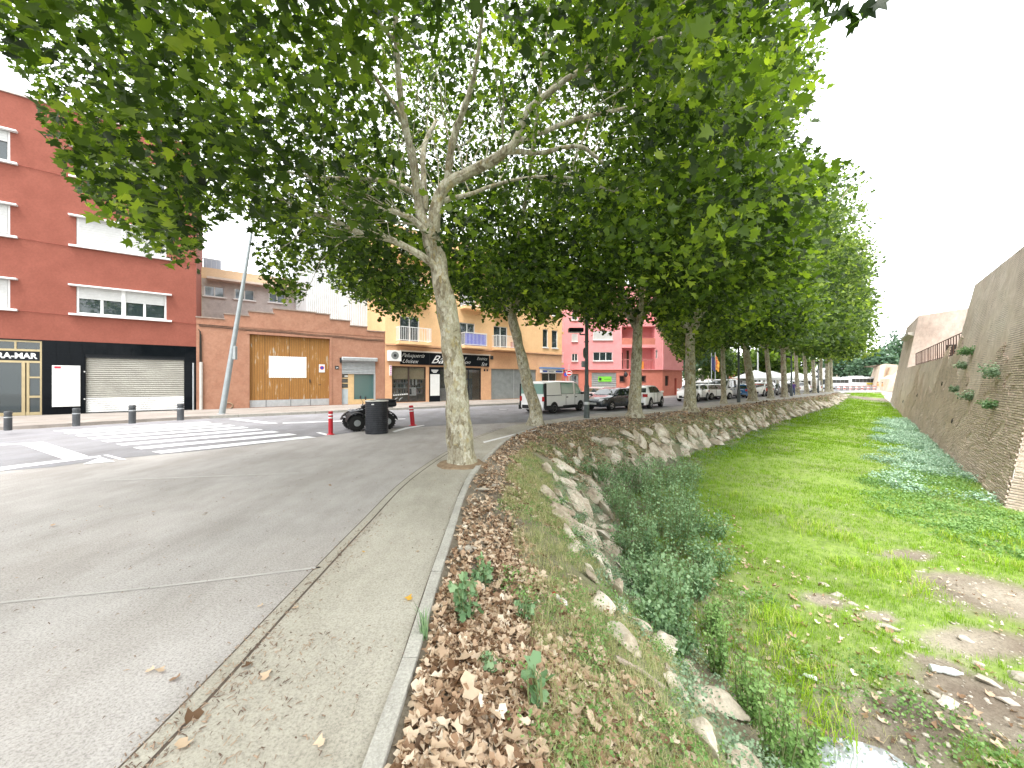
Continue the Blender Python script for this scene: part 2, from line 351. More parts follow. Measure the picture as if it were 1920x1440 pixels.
# granite edging stones along the bank
stone_m = M('edging_stone', (.5, .485, .44), (.38, .365, .33), 5, .85, .35, 70, world_co=True, fine=(60, .3))
ed = tag(col(bpy.data.objects.new('bank_kerb', None)), 'pale concrete edging stones curving along the top of the bank', None, None, 'structure')
ka = kerb_c[(kerb_c[:, 1] > -1)]
seg = np.linalg.norm(np.diff(ka[:, :2], axis=0), axis=1); cum = np.concatenate([[0], np.cumsum(seg)])
def kat(s): return np.array([np.interp(s, cum, ka[:, 0]), np.interp(s, cum, ka[:, 1])])
s = 0; L = cum[-1]; k = 0
while s < L - 1:
    ln = 1.0 if s < 40 else 2.0
    a, c = kat(s + .006), kat(s + ln - .006); t = (c - a) / np.linalg.norm(c - a); nn = np.array([-t[1], t[0]])
    j = rng.normal() * .004
    q = [a - nn * .005, c - nn * .005, c + nn * .08, a + nn * .08]
    m = MB(); m.hexa([(*p, -.16) for p in q] + [(*p, .035 + j) for p in q]); o = m.build('edging_stone', stone_m, ed, bevel=.006 if s < 12 else 0)
    s += ln; k += 1
joint2 = strip('kerb_gap', .078, .092, .0045, joint_m, [p for p in kl if p[1] < 16])
# crosswalk stripes
A0, A1 = Vector((-14.75, 12.42)), Vector((-8.02, 8.67)); B0, B1 = Vector((-12.0, 15.25)), Vector((-5.8, 11.15))
cw = tag(col(bpy.data.objects.new('road_markings', None)), 'zebra crossing of eight white stripes', None, None, 'structure')
for i in range(8):
    f0, f1 = i / 7 - .032, i / 7 + .032
    m = MB(); q = [A0.lerp(A1, f0), A0.lerp(A1, f1), B0.lerp(B1, f1), B0.lerp(B1, f0)]
    m.add([(p.x, p.y, .0085) for p in q], [(0, 1, 2, 3)]); m.build('stripe', white_m, cw)
def mark(pxs, z=.0085, name='painted_line'):
    q = [G(x, y) for x, y in pxs]; m = MB(); m.add([(p[0], p[1], z) for p in q], [tuple(range(len(q)))[::-1]]); return m.build(name, white_m, cw)
mark([(35, 832), (80, 829), (166, 856), (120, 862)])
mark([(-60, 836), (35, 832), (37, 833.6), (-60, 838)])
mark([(-80, 887), (36, 872), (188, 855), (190, 857), (40, 877), (-80, 897)])
mark([(155, 871), (190, 858), (216, 866)])
mark([(193, 853.5), (203, 853.5), (238, 862), (226, 863)])
mark([(428, 786), (445, 785.6), (522, 794), (504, 795)])
mark([(530, 793), (760, 785), (760, 786), (530, 794.3)])
mark([(592, 811.5), (600, 811), (622, 816), (612, 817)])
mark([(735, 809), (760, 802), (795, 797), (796, 798.2), (765, 804), (740, 811)])
mark([(905, 829), (960, 815), (1005, 806), (1006, 807), (962, 817), (908, 831)], .0088)
scuff_m = M('scuffed_paint', (.46, .44, .42), (.4, .38, .365), 9, .9, world_co=True, lo=.45, hi=.6)
for pts in ([(0, 1129), (300, 1099), (600, 1063), (602, 1065.5), (300, 1102), (0, 1132.5)], [(195, 900), (560, 886), (560, 888), (195, 902)]):
    q = [G(x, y) for x, y in pts]; m = MB(); m.add([(p[0], p[1], .004) for p in q], [tuple(range(len(q)))[::-1]]); m.build('worn_line', scuff_m, cw)

# ------------------------------------------------------------------ plane trees
def bark_mat():
    m, n, l, b = nodes('plane_bark'); tc = n.new('ShaderNodeNewGeometry'); co = tc.outputs['Position']; b.inputs['Roughness'].default_value = .85
    mp = n.new('ShaderNodeMapping'); mp.inputs['Scale'].default_value = (1, 1, .55); l.new(co, mp.inputs['Vector']); co = mp.outputs[0]
    nz = n.new('ShaderNodeTexNoise'); nz.inputs['Scale'].default_value = 5; nz.inputs['Detail'].default_value = 4; l.new(co, nz.inputs['Vector'])
    ma = n.new('ShaderNodeVectorMath'); ma.operation = 'MULTIPLY_ADD'; ma.inputs[1].default_value = (.35, .35, .35); l.new(nz.outputs['Color'], ma.inputs[0]); l.new(co, ma.inputs[2])
    def vor(s, w):
        v = n.new('ShaderNodeTexVoronoi'); v.inputs['Scale'].default_value = s; l.new(ma.outputs[0], v.inputs['Vector'])
        sp = n.new('ShaderNodeSeparateColor'); l.new(v.outputs['Color'], sp.inputs[0]); return sp.outputs[w]
    r1 = ramp(n, [(.0, (.27, .24, .17)), (.25, (.38, .36, .26)), (.42, (.54, .53, .43)), (.68, (.47, .46, .35)), (.8, (.66, .65, .56))]); r1.color_ramp.interpolation = 'CONSTANT'
    l.new(vor(9, 0), r1.inputs[0])
    r2 = ramp(n, [(.0, (.5, .48, .36)), (.1, (.6, .46, .14)), (.17, (.2, .17, .12)), (.34, (.16, .13, .1)), (.36, (.55, .54, .45)), (1, (.66, .65, .56))]); l.new(vor(17, 1), r2.inputs[0])
    c = mix(n, l, .38, r1.outputs[0], r2.outputs[0])
    r3 = ramp(n, [(.4, (0, 0, 0)), (.6, (1, 1, 1))]); l.new(noise(n, l, co, 26, 5, .7), r3.inputs[0])
    c = mix(n, l, r3.outputs[0], mix(n, l, 1.0, c, (.68, .62, .55), 'MULTIPLY'), c)
    c = mix(n, l, 1.0, c, (.8, .79, .76), 'MULTIPLY'); l.new(c, b.inputs['Base Color'])
    bp = n.new('ShaderNodeBump'); bp.inputs['Strength'].default_value = .6; bp.inputs['Distance'].default_value = .02
    l.new(noise(n, l, co, 22, 6, .7), bp.inputs['Height']); l.new(bp.outputs[0], b.inputs['Normal']); MATS['bark'] = m; return m
bark_m = bark_mat()
def smooth_path(pts, rad, k=5):
    A = np.array(pts, float); r = np.array(rad, float); out = []; ro = []
    for i in range(len(A) - 1):
        p0, p1, p2, p3 = A[max(i - 1, 0)], A[i], A[i + 1], A[min(i + 2, len(A) - 1)]
        for j in range(k):
            f = j / k; out.append(.5 * (2 * p1 + (-p0 + p2) * f + (2 * p0 - 5 * p1 + 4 * p2 - p3) * f * f + (-p0 + 3 * p1 - 3 * p2 + p3) * f ** 3)); ro.append(r[i] * (1 - f) + r[i + 1] * f)
    out.append(A[-1]); ro.append(r[-1]); return out, ro
def lumpy(mb, amt, s, seed=0):
    out = []
    for v in mb.v:
        x, y, z = v; d = amt * (math.sin(x * s + seed) * math.sin(z * s * .6 + y * s + seed * 2) + .5 * math.sin(z * s * 1.7 + x * s * 2.3))
        out.append((x + d, y + d * .7, z))
    mb.v = out; return mb
ENV = [(-200, 60), (0, 90), (60, 150), (80, 240), (130, 330), (180, 400), (230, 440), (290, 485), (340, 505), (372, 505), (384, 425), (420, 400), (470, 410), (482, 505), (520, 572), (560, 578), (590, 500), (612, 525), (640, 560), (700, 572), (728, 608), (765, 600), (800, 580), (880, 560), (905, 590), (940, 600), (1000, 600), (1030, 625), (1046, 600), (1075, 578), (1110, 618), (1140, 622), (1180, 612), (1222, 592), (1260, 650), (1290, 690), (1330, 655), (1400, 650), (1480, 655), (1560, 682), (1640, 668), (1660, 600), (1700, 600)]
EX, EY = np.array(ENV).T
def env(x): return np.interp(x, EX, EY)
def xlim(y): return np.interp(y, [-400, 0, 60, 150, 240, 270, 300, 330, 420, 560, 680, 720], [1500, 1512, 1528, 1535, 1508, 1500, 1560, 1628, 1632, 1645, 1640, 1600])
def crown(base, r, zc, rz, ncl, per, lsize, tmpl, seed, mat, parent, front=False, sig=.5, name='crown', cull=None, drop=0.0, skirt=0):
    rg = np.random.default_rng(seed)
    N = ncl * 3; d = rg.normal(size=(N, 3)); d /= np.linalg.norm(d, axis=1, keepdims=True)
    th = np.arctan2(d[:, 1], d[:, 0])
    lump = 1 + .13 * np.sin(3 * th + seed) + .1 * np.sin(5 * th + d[:, 2] * 4 + seed * 2) + .08 * np.sin(9 * d[:, 2] + th * 2)
    rad = (.32 + .68 * rg.random(N) ** .42) * lump
    p = d * rad[:, None] * np.array([r, r, rz]) + np.array([base[0], base[1], zc])
    # flatten the underside
    zb = zc - rz * .92; low = p[:, 2] < zb; p[low, 2] = zb + rg.random(low.sum()) * 1.0
    if skirt:
        a = rg.random(skirt * 2) * 6.283; q = r * (.3 + .72 * rg.random(skirt * 2) ** .6) * (1 + .1 * np.sin(a * 5 + seed)); zz_ = 3.0 + (q / r) ** 2 * .9 + 2.6 * rg.random(skirt * 2) ** 1.2
        p = np.concatenate([np.stack([base[0] + q * np.cos(a), base[1] + q * np.sin(a), zz_], 1), p])
    px = 960 + F * p[:, 0] / np.maximum(p[:, 1], .3); py = HY - F * (p[:, 2] - H0) / np.maximum(p[:, 1], .3)
    for x0, x1, y0, y1, ym in ((1150, 1250, 520, 650, 17.6), (1268, 1330, 570, 650, 21), (925, 1000, 560, 640, 13.8)):
        p = p[~((px > x0) & (px < x1) & (py > y0) & (py < y1) & (p[:, 1] < ym) & (p[:, 1] > .3))]; px = 960 + F * p[:, 0] / np.maximum(p[:, 1], .3); py = HY - F * (p[:, 2] - H0) / np.maximum(p[:, 1], .3)
    rpx = F * sig * .9 / np.maximum(p[:, 1], .3)
    vis = p[:, 1] > .3
    keep = ~vis | (py + rpx < env(px)) 
    keep &= p[:, 2] > 2.7
    keep &= (p[:, 1] < base[1] + 1.5) | (rg.random(len(p)) < (.5 if front else .4)) | (np.abs(p[:, 0] / np.maximum(p[:, 1], .3) - base[0] / max(base[1], .3)) * p[:, 1] > r * .8)
    ov = (p[:, 1] > .3) & (p[:, 2] - H0 < 1.15 * p[:, 1]); dc = np.linalg.norm(p - np.array([0, 0, H0]), axis=1); keep &= (dc > 4.9) | (~ov & (dc > 2.8))
    keep &= (p[:, 2] - H0 < 1.15 * p[:, 1]) | (p[:, 1] < 4) & (rg.random(len(p)) < .5) | (rg.random(len(p)) < .15)
    keep &= ~((p[:, 1] > .3) & (px + rpx > xlim(py) - 45 * rg.random(len(p)) ** 2))
    if cull is not None: keep &= ~cull(p, px, py)
    p = p[keep][:ncl]; n_ = len(p)
    tone = rg.random(n_) ** 1.2
    k = per
    off = rg.normal(size=(n_, k, 3)) * np.array([sig, sig, sig * .6]); pos = (p[:, None] + off).reshape(-1, 3)
    vis = pos[:, 1] > .3; px = 960 + F * pos[:, 0] / np.maximum(pos[:, 1], .3); py = HY - F * (pos[:, 2] - H0) / np.maximum(pos[:, 1], .3)
    kp = ~vis | ((py < env(px) + 12) & (px < xlim(py) + 22))
    tone = np.repeat(tone, k)[kp]; pos = pos[kp]; m_ = len(pos)
    rot = rots(m_, rg, (0, -.15, .75), .75)
    size = lsize * (.6 + .7 * rg.random(m_))
    rnd = np.clip(tone * .62 + rg.random(m_) * .42, 0, 1)
    return pos, rot, size, rnd
def emit(name, pos, rot, size, rnd, tmpl, mat, parent, kind='stuff'):
    v, f, rr = stamp(pos - np.array(wloc(parent)), rot, size, tmpl[0], tmpl[1], rnd)
    return link(name, np_mesh(name, v, f, rr, mat), None, parent, kind)
T1B = G(865, 871)
def T(label, base, trunk, limbs, group='plane trees lining the bank'):
    t = thing('plane_tree', label, 'tree', (base[0], base[1], 0), group)
    pts, rad = smooth_path(*zip(*[((q[0], q[1], q[2]), r) for q, r in trunk]))
    m = MB(); m.tube(pts, rad, 18); lumpy(m, .02, 7, len(WL)); m.build('trunk', bark_m, t, None, True)
    for pl in limbs:
        pts, rad = smooth_path([q for q, r in pl], [r * .84 for q, r in pl]); m = MB(); m.tube(pts, rad, 9); lumpy(m, .01, 9, len(WL)); m.build('branch', bark_m, t, None, True)
    return t
def px_path(spec, w=1.0):  # (x, y, depth, radius_in_px)
    return [(P(x, y, Y), rr * Y / F * w) for x, y, Y, rr in spec]
d1 = T1B[1]
trunk1 = px_path([(866, 878, d1, 36), (866, 866, d1, 30), (864, 850, d1, 26), (861, 810, d1, 23.5), (858, 760, d1, 22), (853, 700, d1, 20.5), (846, 640, d1, 19), (838, 580, d1, 18), (828, 530, d1, 17.5), (820, 490, d1, 17), (812, 455, d1, 16.5), (806, 425, d1, 15)])
limbs1 = [px_path(q) for q in [
 [(812, 450, 7.35, 14), (815, 400, 7.3, 13), (824, 368, 7.3, 12.5), (845, 340, 7.25, 12.5), (870, 328, 7.2, 12), (909, 309, 7.1, 12), (943, 287, 7.05, 11), (966, 266, 7.0, 9), (985, 215, 6.9, 7.5), (1010, 190, 6.8, 7), (1060, 150, 6.7, 6.5), (1130, 115, 6.5, 5.5), (1200, 85, 6.4, 4.5), (1290, 60, 6.2, 3)],
 [(940, 288, 7.05, 8), (980, 262, 7.2, 6.5), (1032, 242, 7.4, 5.5), (1080, 224, 7.6, 5), (1146, 209, 7.9, 4), (1220, 190, 8.3, 3)],
 [(948, 286, 7.05, 6), (975, 284, 7.1, 6), (1013, 287, 7.2, 5), (1055, 277, 7.3, 4.5), (1089, 275, 7.4, 4.5), (1112, 290, 7.5, 4), (1135, 310, 7.6, 2.5)],
 [(838, 350, 7.28, 9), (840, 325, 7.2, 9), (846, 280, 7.1, 8.5), (855, 242, 7.0, 7.5), (870, 205, 6.8, 6.5), (885, 160, 6.6, 5.5), (895, 100, 6.3, 4.5), (905, 20, 6.0, 3.5)],
 [(806, 440, 7.4, 13), (792, 412, 7.4, 12), (785, 380, 7.4, 10.5), (779, 335, 7.3, 9.5), (772, 290, 7.2, 9), (762, 247, 7.1, 8.5), (752, 190, 6.9, 7.5), (745, 120, 6.6, 7), (742, 50, 6.3, 6), (738, -60, 5.9, 4)],
 [(797, 395, 7.5, 8), (795, 350, 7.6, 7), (793, 300, 7.7, 6), (800, 262, 7.8, 5), (818, 225, 8, 4)],
 [(815, 458, 7.35, 11), (798, 436, 7.3, 9), (785, 422, 7.2, 7.5), (768, 408, 7.1, 6.5), (745, 399, 7.0, 6), (720, 393, 6.9, 5.5), (683, 387, 6.7, 4.5), (640, 378, 6.5, 3)],
 [(826, 520, 7.4, 12), (812, 496, 7.3, 9.5), (796, 484, 7.2, 8.5), (768, 467, 7.1, 7.5), (735, 450, 7.0, 7), (702, 443, 6.9, 6.5), (675, 436, 6.8, 6), (654, 427, 6.7, 5.5), (615, 408, 6.5, 4.5), (575, 395, 6.3, 3.5), (520, 370, 6.0, 2.5)],
 [(790, 378, 7.5, 8), (772, 360, 7.6, 6.5), (748, 347, 7.7, 5.5), (725, 339, 7.8, 5), (690, 337, 7.9, 4.5), (654, 335, 8, 4.5), (588, 332, 8.1, 3.5), (520, 318, 8.2, 2.5), (430, 300, 8.2, 2)],
 [(828, 378, 7.4, 7), (845, 372, 7.6, 5.5), (882, 364, 7.9, 4.5), (932, 346, 8.3, 4), (1000, 332, 8.8, 3), (1080, 335, 9.3, 2.5), (1150, 360, 9.8, 2)],
 [(742, 80, 6.5, 5), (700, 30, 6.0, 4), (640, -30, 5.5, 3)],
 [(756, 220, 7.0, 5), (720, 170, 6.7, 4), (665, 90, 6.2, 3.5), (600, 30, 5.6, 2.5)],
]]
t1 = T('nearest plane tree with mottled pale trunk beside the walkway, thickest trunk in view', T1B, trunk1, limbs1)
m = MB(); m.lathe([(.5, -.02), (.45, .03), (.28, .06)], (T1B[0], T1B[1], .0), 20); lumpy(m, .03, 11); m.build('root_soil', M('root_soil', (.3, .22, .14), (.2, .14, .09), 12, .95, .6, 40), t1)
def cull1(p, px, py):
    fr = p[:, 1] < 8.3
    c = fr & (py > 130 + 40 * np.sin(px / 60)) & (px > 700) & (px < 1230) & (p[:, 1] > 1) & (np.random.default_rng(1).random(len(p)) < .85)
    c |= (p[:, 1] < 7.9) & (p[:, 1] > 1) & (px > 700) & (px < 960) & (py > 90) & (np.random.default_rng(2).random(len(p)) < .75)
    c |= (px < 60) & (py > 160) & (p[:, 1] > .3)
    c |= (px > 1525) & (p[:, 1] > .3)
    return c
pos, rot, size, rnd = crown((T1B[0] - .8, T1B[1] - .3), 8.8, 9.3, 6.4, 3600, 27, .118, None, 11, leaf_m, t1, cull=cull1, sig=.24, skirt=1350)
dist = np.linalg.norm(pos - np.array([0, 0, H0]), axis=1); inview = (pos[:, 1] > .5) & (np.abs(pos[:, 0] / np.maximum(pos[:, 1], .1)) < 1.33) & ((pos[:, 2] - H0) / np.maximum(pos[:, 1], .1) < .99)
order = np.argsort(np.where(inview, dist, 99))[:300]; mask = np.ones(len(pos), bool); mask[order] = False
emit('crown', pos[mask], rot[mask], size[mask], rnd[mask], (LEAF_V, LEAF_F), leaf_m, t1)
lm = []
for j in range(6):
    me = np_mesh('leaf', np.array(LEAF_V), np.array(LEAF_F), np.full(12, .25 + .14 * j), leaf_m); lm.append(me)
for i in order:
    o = col(bpy.data.objects.new('leaf', lm[int(rnd[i] * 5.99)])); o.parent = t1
    mt = Matrix([list(r) for r in rot[i]]).transposed().to_4x4() @ Matrix.Scale(float(size[i]), 4)
    mt.translation = Vector(pos[i] - np.array(t1.location)); o.matrix_local = mt
# twigs inside the crown: thin branchlets from limbs outwards
def twigs(t, ends, centre, n_, seed, rad=.012, ln=2.0):
    rg = random.Random(seed); m = MB()
    for i in range(n_):
        a = Vector(rg.choice(ends)); d = (a - Vector(centre)).normalized() + Vector((rg.gauss(0, .6), rg.gauss(0, .6), rg.gauss(.15, .4)))
        d.normalize(); q = [a]; 
        for k in range(4): d = (d + Vector((rg.gauss(0, .2), rg.gauss(0, .2), rg.gauss(0, .15)))).normalized(); q.append(q[-1] + d * ln * .3)
        m.tube(q, [rad, rad * .8, rad * .6, rad * .4, rad * .2], 5, False)
    m.build('twigs', bark_m, t, 'stuff', True)
ends = [q for pl in limbs1 for q, r in pl[2:]]
twigs(t1, ends, (T1B[0], T1B[1], 4), 110, 3, .012, 1.7)
# the other trees of the row
ROW = [  # px base x, y, trunk half width px, fork y px, lean px, label, fork spread
 (1004, 797, 11.5, 575, -48, 'slim leaning plane tree behind the nearest one, its trunk crossing the parked white van', .8),
 (1190, 780, 11.5, 610, 6, 'plane tree with a wide low fork, standing between the dark hatchback and the white crossover', 1.0),
 (1294, 770, 10.5, 622, 0, 'sturdy forked plane tree on the kerb right of the pink building', 1.0),
 (1357, 757, 4.8, 655, -2, 'thin straight plane tree just right of the sturdy forked one', .8),
 (1411, 752, 7.2, 640, -15, 'leaning plane tree with flared root right of the dark lamp post', .9),
 (1445, 747, 4.6, 655, -8, 'narrow plane tree in front of the small red car', .8),
 (1471, 745, 5, 655, -3, 'plane tree just left of the second dark lamp post far down the row', .9),
 (1495, 740.5, 3.7, 665, -3, 'plane tree just right of the second dark lamp post far down the row', .8),
 (1512, 738.5, 3.5, 660, -4, 'far plane tree in front of the white marquee', .8),
 (1527, 737.2, 3.2, 668, -3, 'far plane tree left of the third dark lamp post', .8),
 (1539, 735.8, 3.2, 670, 0, 'slim far plane tree right of the third dark lamp post', .8),
 (1551, 734.8, 3.6, 672, 0, 'second last plane tree before the blue and white coach', .8),
 (1558, 734.0, 3.0, 672, 0, 'last plane tree of the row beside the coach', .8)]
row_ends = []
for i, (x, y, hw, fy, lean, lab, sp) in enumerate(ROW):
    b0 = G(x, y); Y = b0[1]; k = Y / F
    zf = H0 + (HY - fy) * k
    hw *= 1.0
    tr = [((b0[0] , Y, -.06), hw * 1.75 * k), ((b0[0], Y, .08), hw * 1.45 * k), ((b0[0], Y, .22), hw * 1.18 * k), ((b0[0], Y, .6 * min(1, zf / 4)), hw * 1.04 * k)]
    for f in (.25, .5, .75, 1.0):
        tr.append(((b0[0] + lean * k * f, Y, .3 + (zf - .3) * f), hw * (1 - .28 * f) * k))
    fx = b0[0] + lean * k; limbs = []
    rg = random.Random(50 + i); nl = 4 if i < 4 else 3; a0 = rg.random() * 6
    if i == 1: angs = [3.0, .15, 1.6, 4.6]
    elif i == 2: angs = [2.9, .3, 1.7, 4.5]
    else: angs = [a0 + j * 6.28 / nl + rg.gauss(0, .3) for j in range(nl)]
    for j, a in enumerate(angs):
        s_ = sp * (1.2 + rg.random() * .5); q = [((fx, Y, zf - .25), hw * .6 * k)]
        px_, py_, pz_ = fx, Y, zf - .2; rr = hw * .6 * k
        for h, dx in ((.9, .45), (1.6, .7), (2.2, .9), (2.4, 1.1), (2.2, 1.0), (2, 1.0)):
            px_ += math.cos(a) * dx * s_ + rg.gauss(0, .12); py_ += math.sin(a) * dx * s_ + rg.gauss(0, .12); pz_ += h; rr *= .78
            q.append(((px_, py_, pz_), rr))
        limbs.append(q)
    if i == 0:  # thin drooping side branch seen on the left of the second tree
        limbs.append([((fx, Y, zf - .3), .07), ((fx - 1.4, Y - .3, zf + .9), .05), ((fx - 2.6, Y - .6, zf + 2.0), .03)])
    t = T(lab, b0, tr, limbs)
    if i < 5: twigs(t, [q for pl in limbs for q, r in pl[2:]], (fx, Y, zf), 40, i, .014, 2.0)
    top = [20.5, 20, 20, 19, 20.5, 20, 20.5, 21, 21, 21, 21, 22, 22][i]; bot = zf - .6; rz = (top - bot) / 2; rr = [6.8, 7.6, 7.4, 6.5, 8.6, 7.5, 8, 8, 8, 8, 8, 8.5, 8.5][i]
    ncl = [1300, 1400, 1200, 900, 1200, 700, 700, 500, 460, 400, 400, 400, 400][i]; per = [26, 24, 24, 22, 22, 20, 20, 18, 18, 16, 16, 16, 16][i]
    ls = [.155, .165, .18, .2, .22, .26, .28, .32, .34, .38, .38, .42, .42][i]
    tm = (LEAF2_V, LEAF2_F) if i < 6 else (LEAF3_V, LEAF3_F)
    def cl(p, px, py, i=i):
        c = (px > 1530) & (p[:, 1] > .3) if i < 3 else ((px > 1655) & (py < 600)) & (p[:, 1] > .3)
        if i < 3: c |= (py < 320) & (px < 1300) & (p[:, 1] > 9) & (np.random.default_rng(i).random(len(p)) < .6)
        c |= (p[:, 1] > 1) & (p[:, 1] < 9) & (px > 700) & (px < 1230) & (py > 130)
        return c
    pos, rot, size, rnd = crown((b0[0] + (.5 if i > 3 else 0), Y), rr, (top + bot) / 2, rz, ncl, per, ls, None, 100 + i, leafd_m, t, sig=.34 + .02 * i, cull=cl, skirt=[500, 500, 400, 300, 400][i] if i < 5 else 0)
    emit('crown', pos, rot, size, rnd, tm, leaf_m if i < 2 else leafd_m, t)
# hanging sprig entering at the top right of the frame belongs to a tree overhead, behind the camera
tb = thing('plane_tree', 'tree behind the viewpoint, only one leafy sprig hanging into the top right corner', 'tree', (1.2, -6.5, 0))
bb_ = [((1.2 - 2, -6.5, -.05), .4), ((-.8, -6.5, 1), .3), ((-.7, -6.4, 4), .24)]
pts, rad = smooth_path(*zip(*bb_)); MB().tube(pts, rad, 14).build('trunk', bark_m, tb, None, True)
spr = [P(1565, -10, 3.6), P(1590, 12, 3.5), P(1630, -4, 3.4), P(1550, 5, 3.6), P(1578, 22, 3.5), P(1600, -8, 3.5), P(1612, 6, 3.5), P(1540, -12, 3.6)]
q = [((-.7, -6.4, 4), .16), ((.6, -3, 5.6), .1), ((2, 0, 5.9), .05), ((2.9, 2.4, 5.6), .02), (P(1590, 5, 3.5), .006)]
pts, rad = smooth_path([a for a, r in q], [r for a, r in q]); MB().tube(pts, rad, 7).build('branch', bark_m, tb, None, True)
rg = np.random.default_rng(5); pp_ = np.array(spr); pp_ = np.repeat(pp_, 3, 0) + rg.normal(size=(24, 3)) * .07
emit('foliage', pp_, rots(24, rg, (0, -.3, .6), .6), .13 + .06 * rg.random(24), rg.random(24) * .4, (LEAF_V, LEAF_F), leafd_m, tb)
cp = rg.normal(size=(260, 3)) * np.array([2.6, 1.8, 1.6]) + np.array([-2.5, -7.4, 8.6]); cp = cp[cp[:, 1] < -3.5]
pos = (cp[:, None] + rg.normal(size=(len(cp), 20, 3)) * .5).reshape(-1, 3); emit('crown', pos, rots(len(pos), rg, (0, 0, .8), .7), .2 + .1 * rg.random(len(pos)), rg.random(len(pos)), (LEAF2_V, LEAF2_F), leafd_m, tb)
# ------------------------------------------------------------------ buildings along the street
BASE = .12
plaster_red = M('red_render', (.245, .078, .054), (.215, .066, .045), 1.6, .9, .25, 60, fine=(14, .14))
plaster_sal = M('salmon_render', (.37, .195, .13), (.315, .155, .1), 2.2, .9, .25, 50, fine=(8, .16))
plaster_pea = M('peach_render', (.78, .5, .27), (.71, .45, .24), 1.5, .9, .15, 50, fine=(9, .08))
plaster_pea2 = M('peach_render_lower', (.66, .385, .22), (.59, .33, .19), 1.5, .9, .15, 50, fine=(9, .1))
plaster_pink = M('pink_render', (.76, .32, .33), (.7, .28, .29), 1.2, .9, .1, 40, fine=(9, .07))
plaster_coral = M('coral_render', (.56, .2, .15), (.5, .17, .125), 1.4, .9, .1, 40, fine=(9, .08))
plaster_grey = M('worn_grey_render', (.5, .46, .44), (.4, .37, .35), 1.8, .9, .2, 40, fine=(7, .14))
plaster_yel = M('yellow_render', (.8, .62, .33), None, 2, .9)
white_pt = M('white_paint', (.72, .72, .71), (.66, .66, .65), 3, .45, fine=(20, .05))
white_pvc = M('white_shutter', (.56, .56, .55), (.5, .5, .49), 2, .5, fine=(12, .05))
cream_m = M('cream_shutter', (.36, .35, .31), (.3, .29, .255), 2, .55, fine=(10, .1))
grey_met = M('grey_metal', (.34, .36, .36), (.27, .29, .29), 3, .5, metal=.3, fine=(20, .1))
zinc_m = M('galvanised_steel', (.5, .52, .54), (.4, .42, .44), 5, .4, metal=.5, fine=(30, .1))
granite_m = M('black_granite', (.006, .008, .01), (.003, .004, .006), 30, .05, spec=.08, fine=(80, .3))
gold_m = M('bronze_anodised', (.42, .34, .2), (.36, .29, .17), 3, .35, metal=.6)
dark_m = M('dark_metal', (.03, .032, .035), (.02, .022, .024), 5, .5)
black_m = M('black_panel', (.008, .01, .013), None, 5, .3, spec=.15)
int_m = M('dark_interior', (.05, .045, .04), (.025, .022, .02), 2, .9)
tan_m = M('tan_blind', (.62, .5, .3), (.55, .44, .26), 2, .8)
blue_m = M('blue_cloth', (.08, .1, .5), (.06, .07, .4), 4, .8)
greyroof_m = M('coping_tile', (.3, .24, .2), (.22, .17, .14), 6, .9)
def glass_mat(name, tint, rough=.03, a=.55):
    m, n, l, b = nodes(name); b.inputs['Base Color'].default_value = (*tint, 1); b.inputs['Roughness'].default_value = rough
    b.inputs['Specular IOR Level'].default_value = .8; b.inputs['Coat Weight'].default_value = .5
    tr = n.new('ShaderNodeBsdfTransparent'); ms = n.new('ShaderNodeMixShader'); ms.inputs[0].default_value = a
    l.new(tr.outputs[0], ms.inputs[1]); l.new(b.outputs[0], ms.inputs[2]); l.new(ms.outputs[0], n['Material Output'].inputs['Surface']); MATS[name] = m; return m
glass_m = glass_mat('window_glass', (.03, .045, .05), a=.75)
shopg_m = glass_mat('shop_glass', (.05, .06, .06), a=.3)
blueg_m = glass_mat('bluish_glass', (.16, .2, .25), a=.85)
FONT = None
def text(s, fr, t0, z0, size, mat, parent, o=.02, shear=0.0, width=None, rz=None, name='lettering', bold=.0, sp=1.0):
    cu = bpy.data.curves.new('lettering', 'FONT'); cu.body = s; cu.size = size; cu.shear = shear; cu.extrude = .004; cu.offset = bold; cu.resolution_u = 3; cu.space_character = sp
    ob = bpy.data.objects.new('tmp', cu); C.link(ob); dg = bpy.context.evaluated_depsgraph_get(); dg.update()
    me = bpy.data.meshes.new_from_object(ob.evaluated_get(dg)); bpy.data.objects.remove(ob); bpy.data.curves.remove(cu)
    xs = np.zeros(len(me.vertices) * 3); me.vertices.foreach_get('co', xs); xs = xs.reshape(-1, 3); w = xs[:, 0].max() - xs[:, 0].min(); k = (width / w) if width else 1
    xs[:, 0] -= xs[:, 0].min(); q = np.empty_like(xs)
    u, nn = fr.u, fr.n; p = fr.p(t0, o, z0); w0 = wloc(parent)
    q[:, 0] = p[0] + u.x * xs[:, 0] * k + nn.x * xs[:, 2] - w0.x; q[:, 1] = p[1] + u.y * xs[:, 0] * k + nn.y * xs[:, 2] - w0.y; q[:, 2] = z0 + xs[:, 1] - w0.z
    me.vertices.foreach_set('co', q.ravel()); me.materials.clear(); me.update()
    return link(name, me, mat, parent)
def fb(fr, name, mat, parent, t0, t1, o0, o1, z0, z1, bevel=0, label=None):
    m = MB(); m.fbox(fr, t0, t1, o0, o1, z0, z1); o = m.build(name, mat, parent, bevel=bevel)
    if label: o['label'] = label
    return o
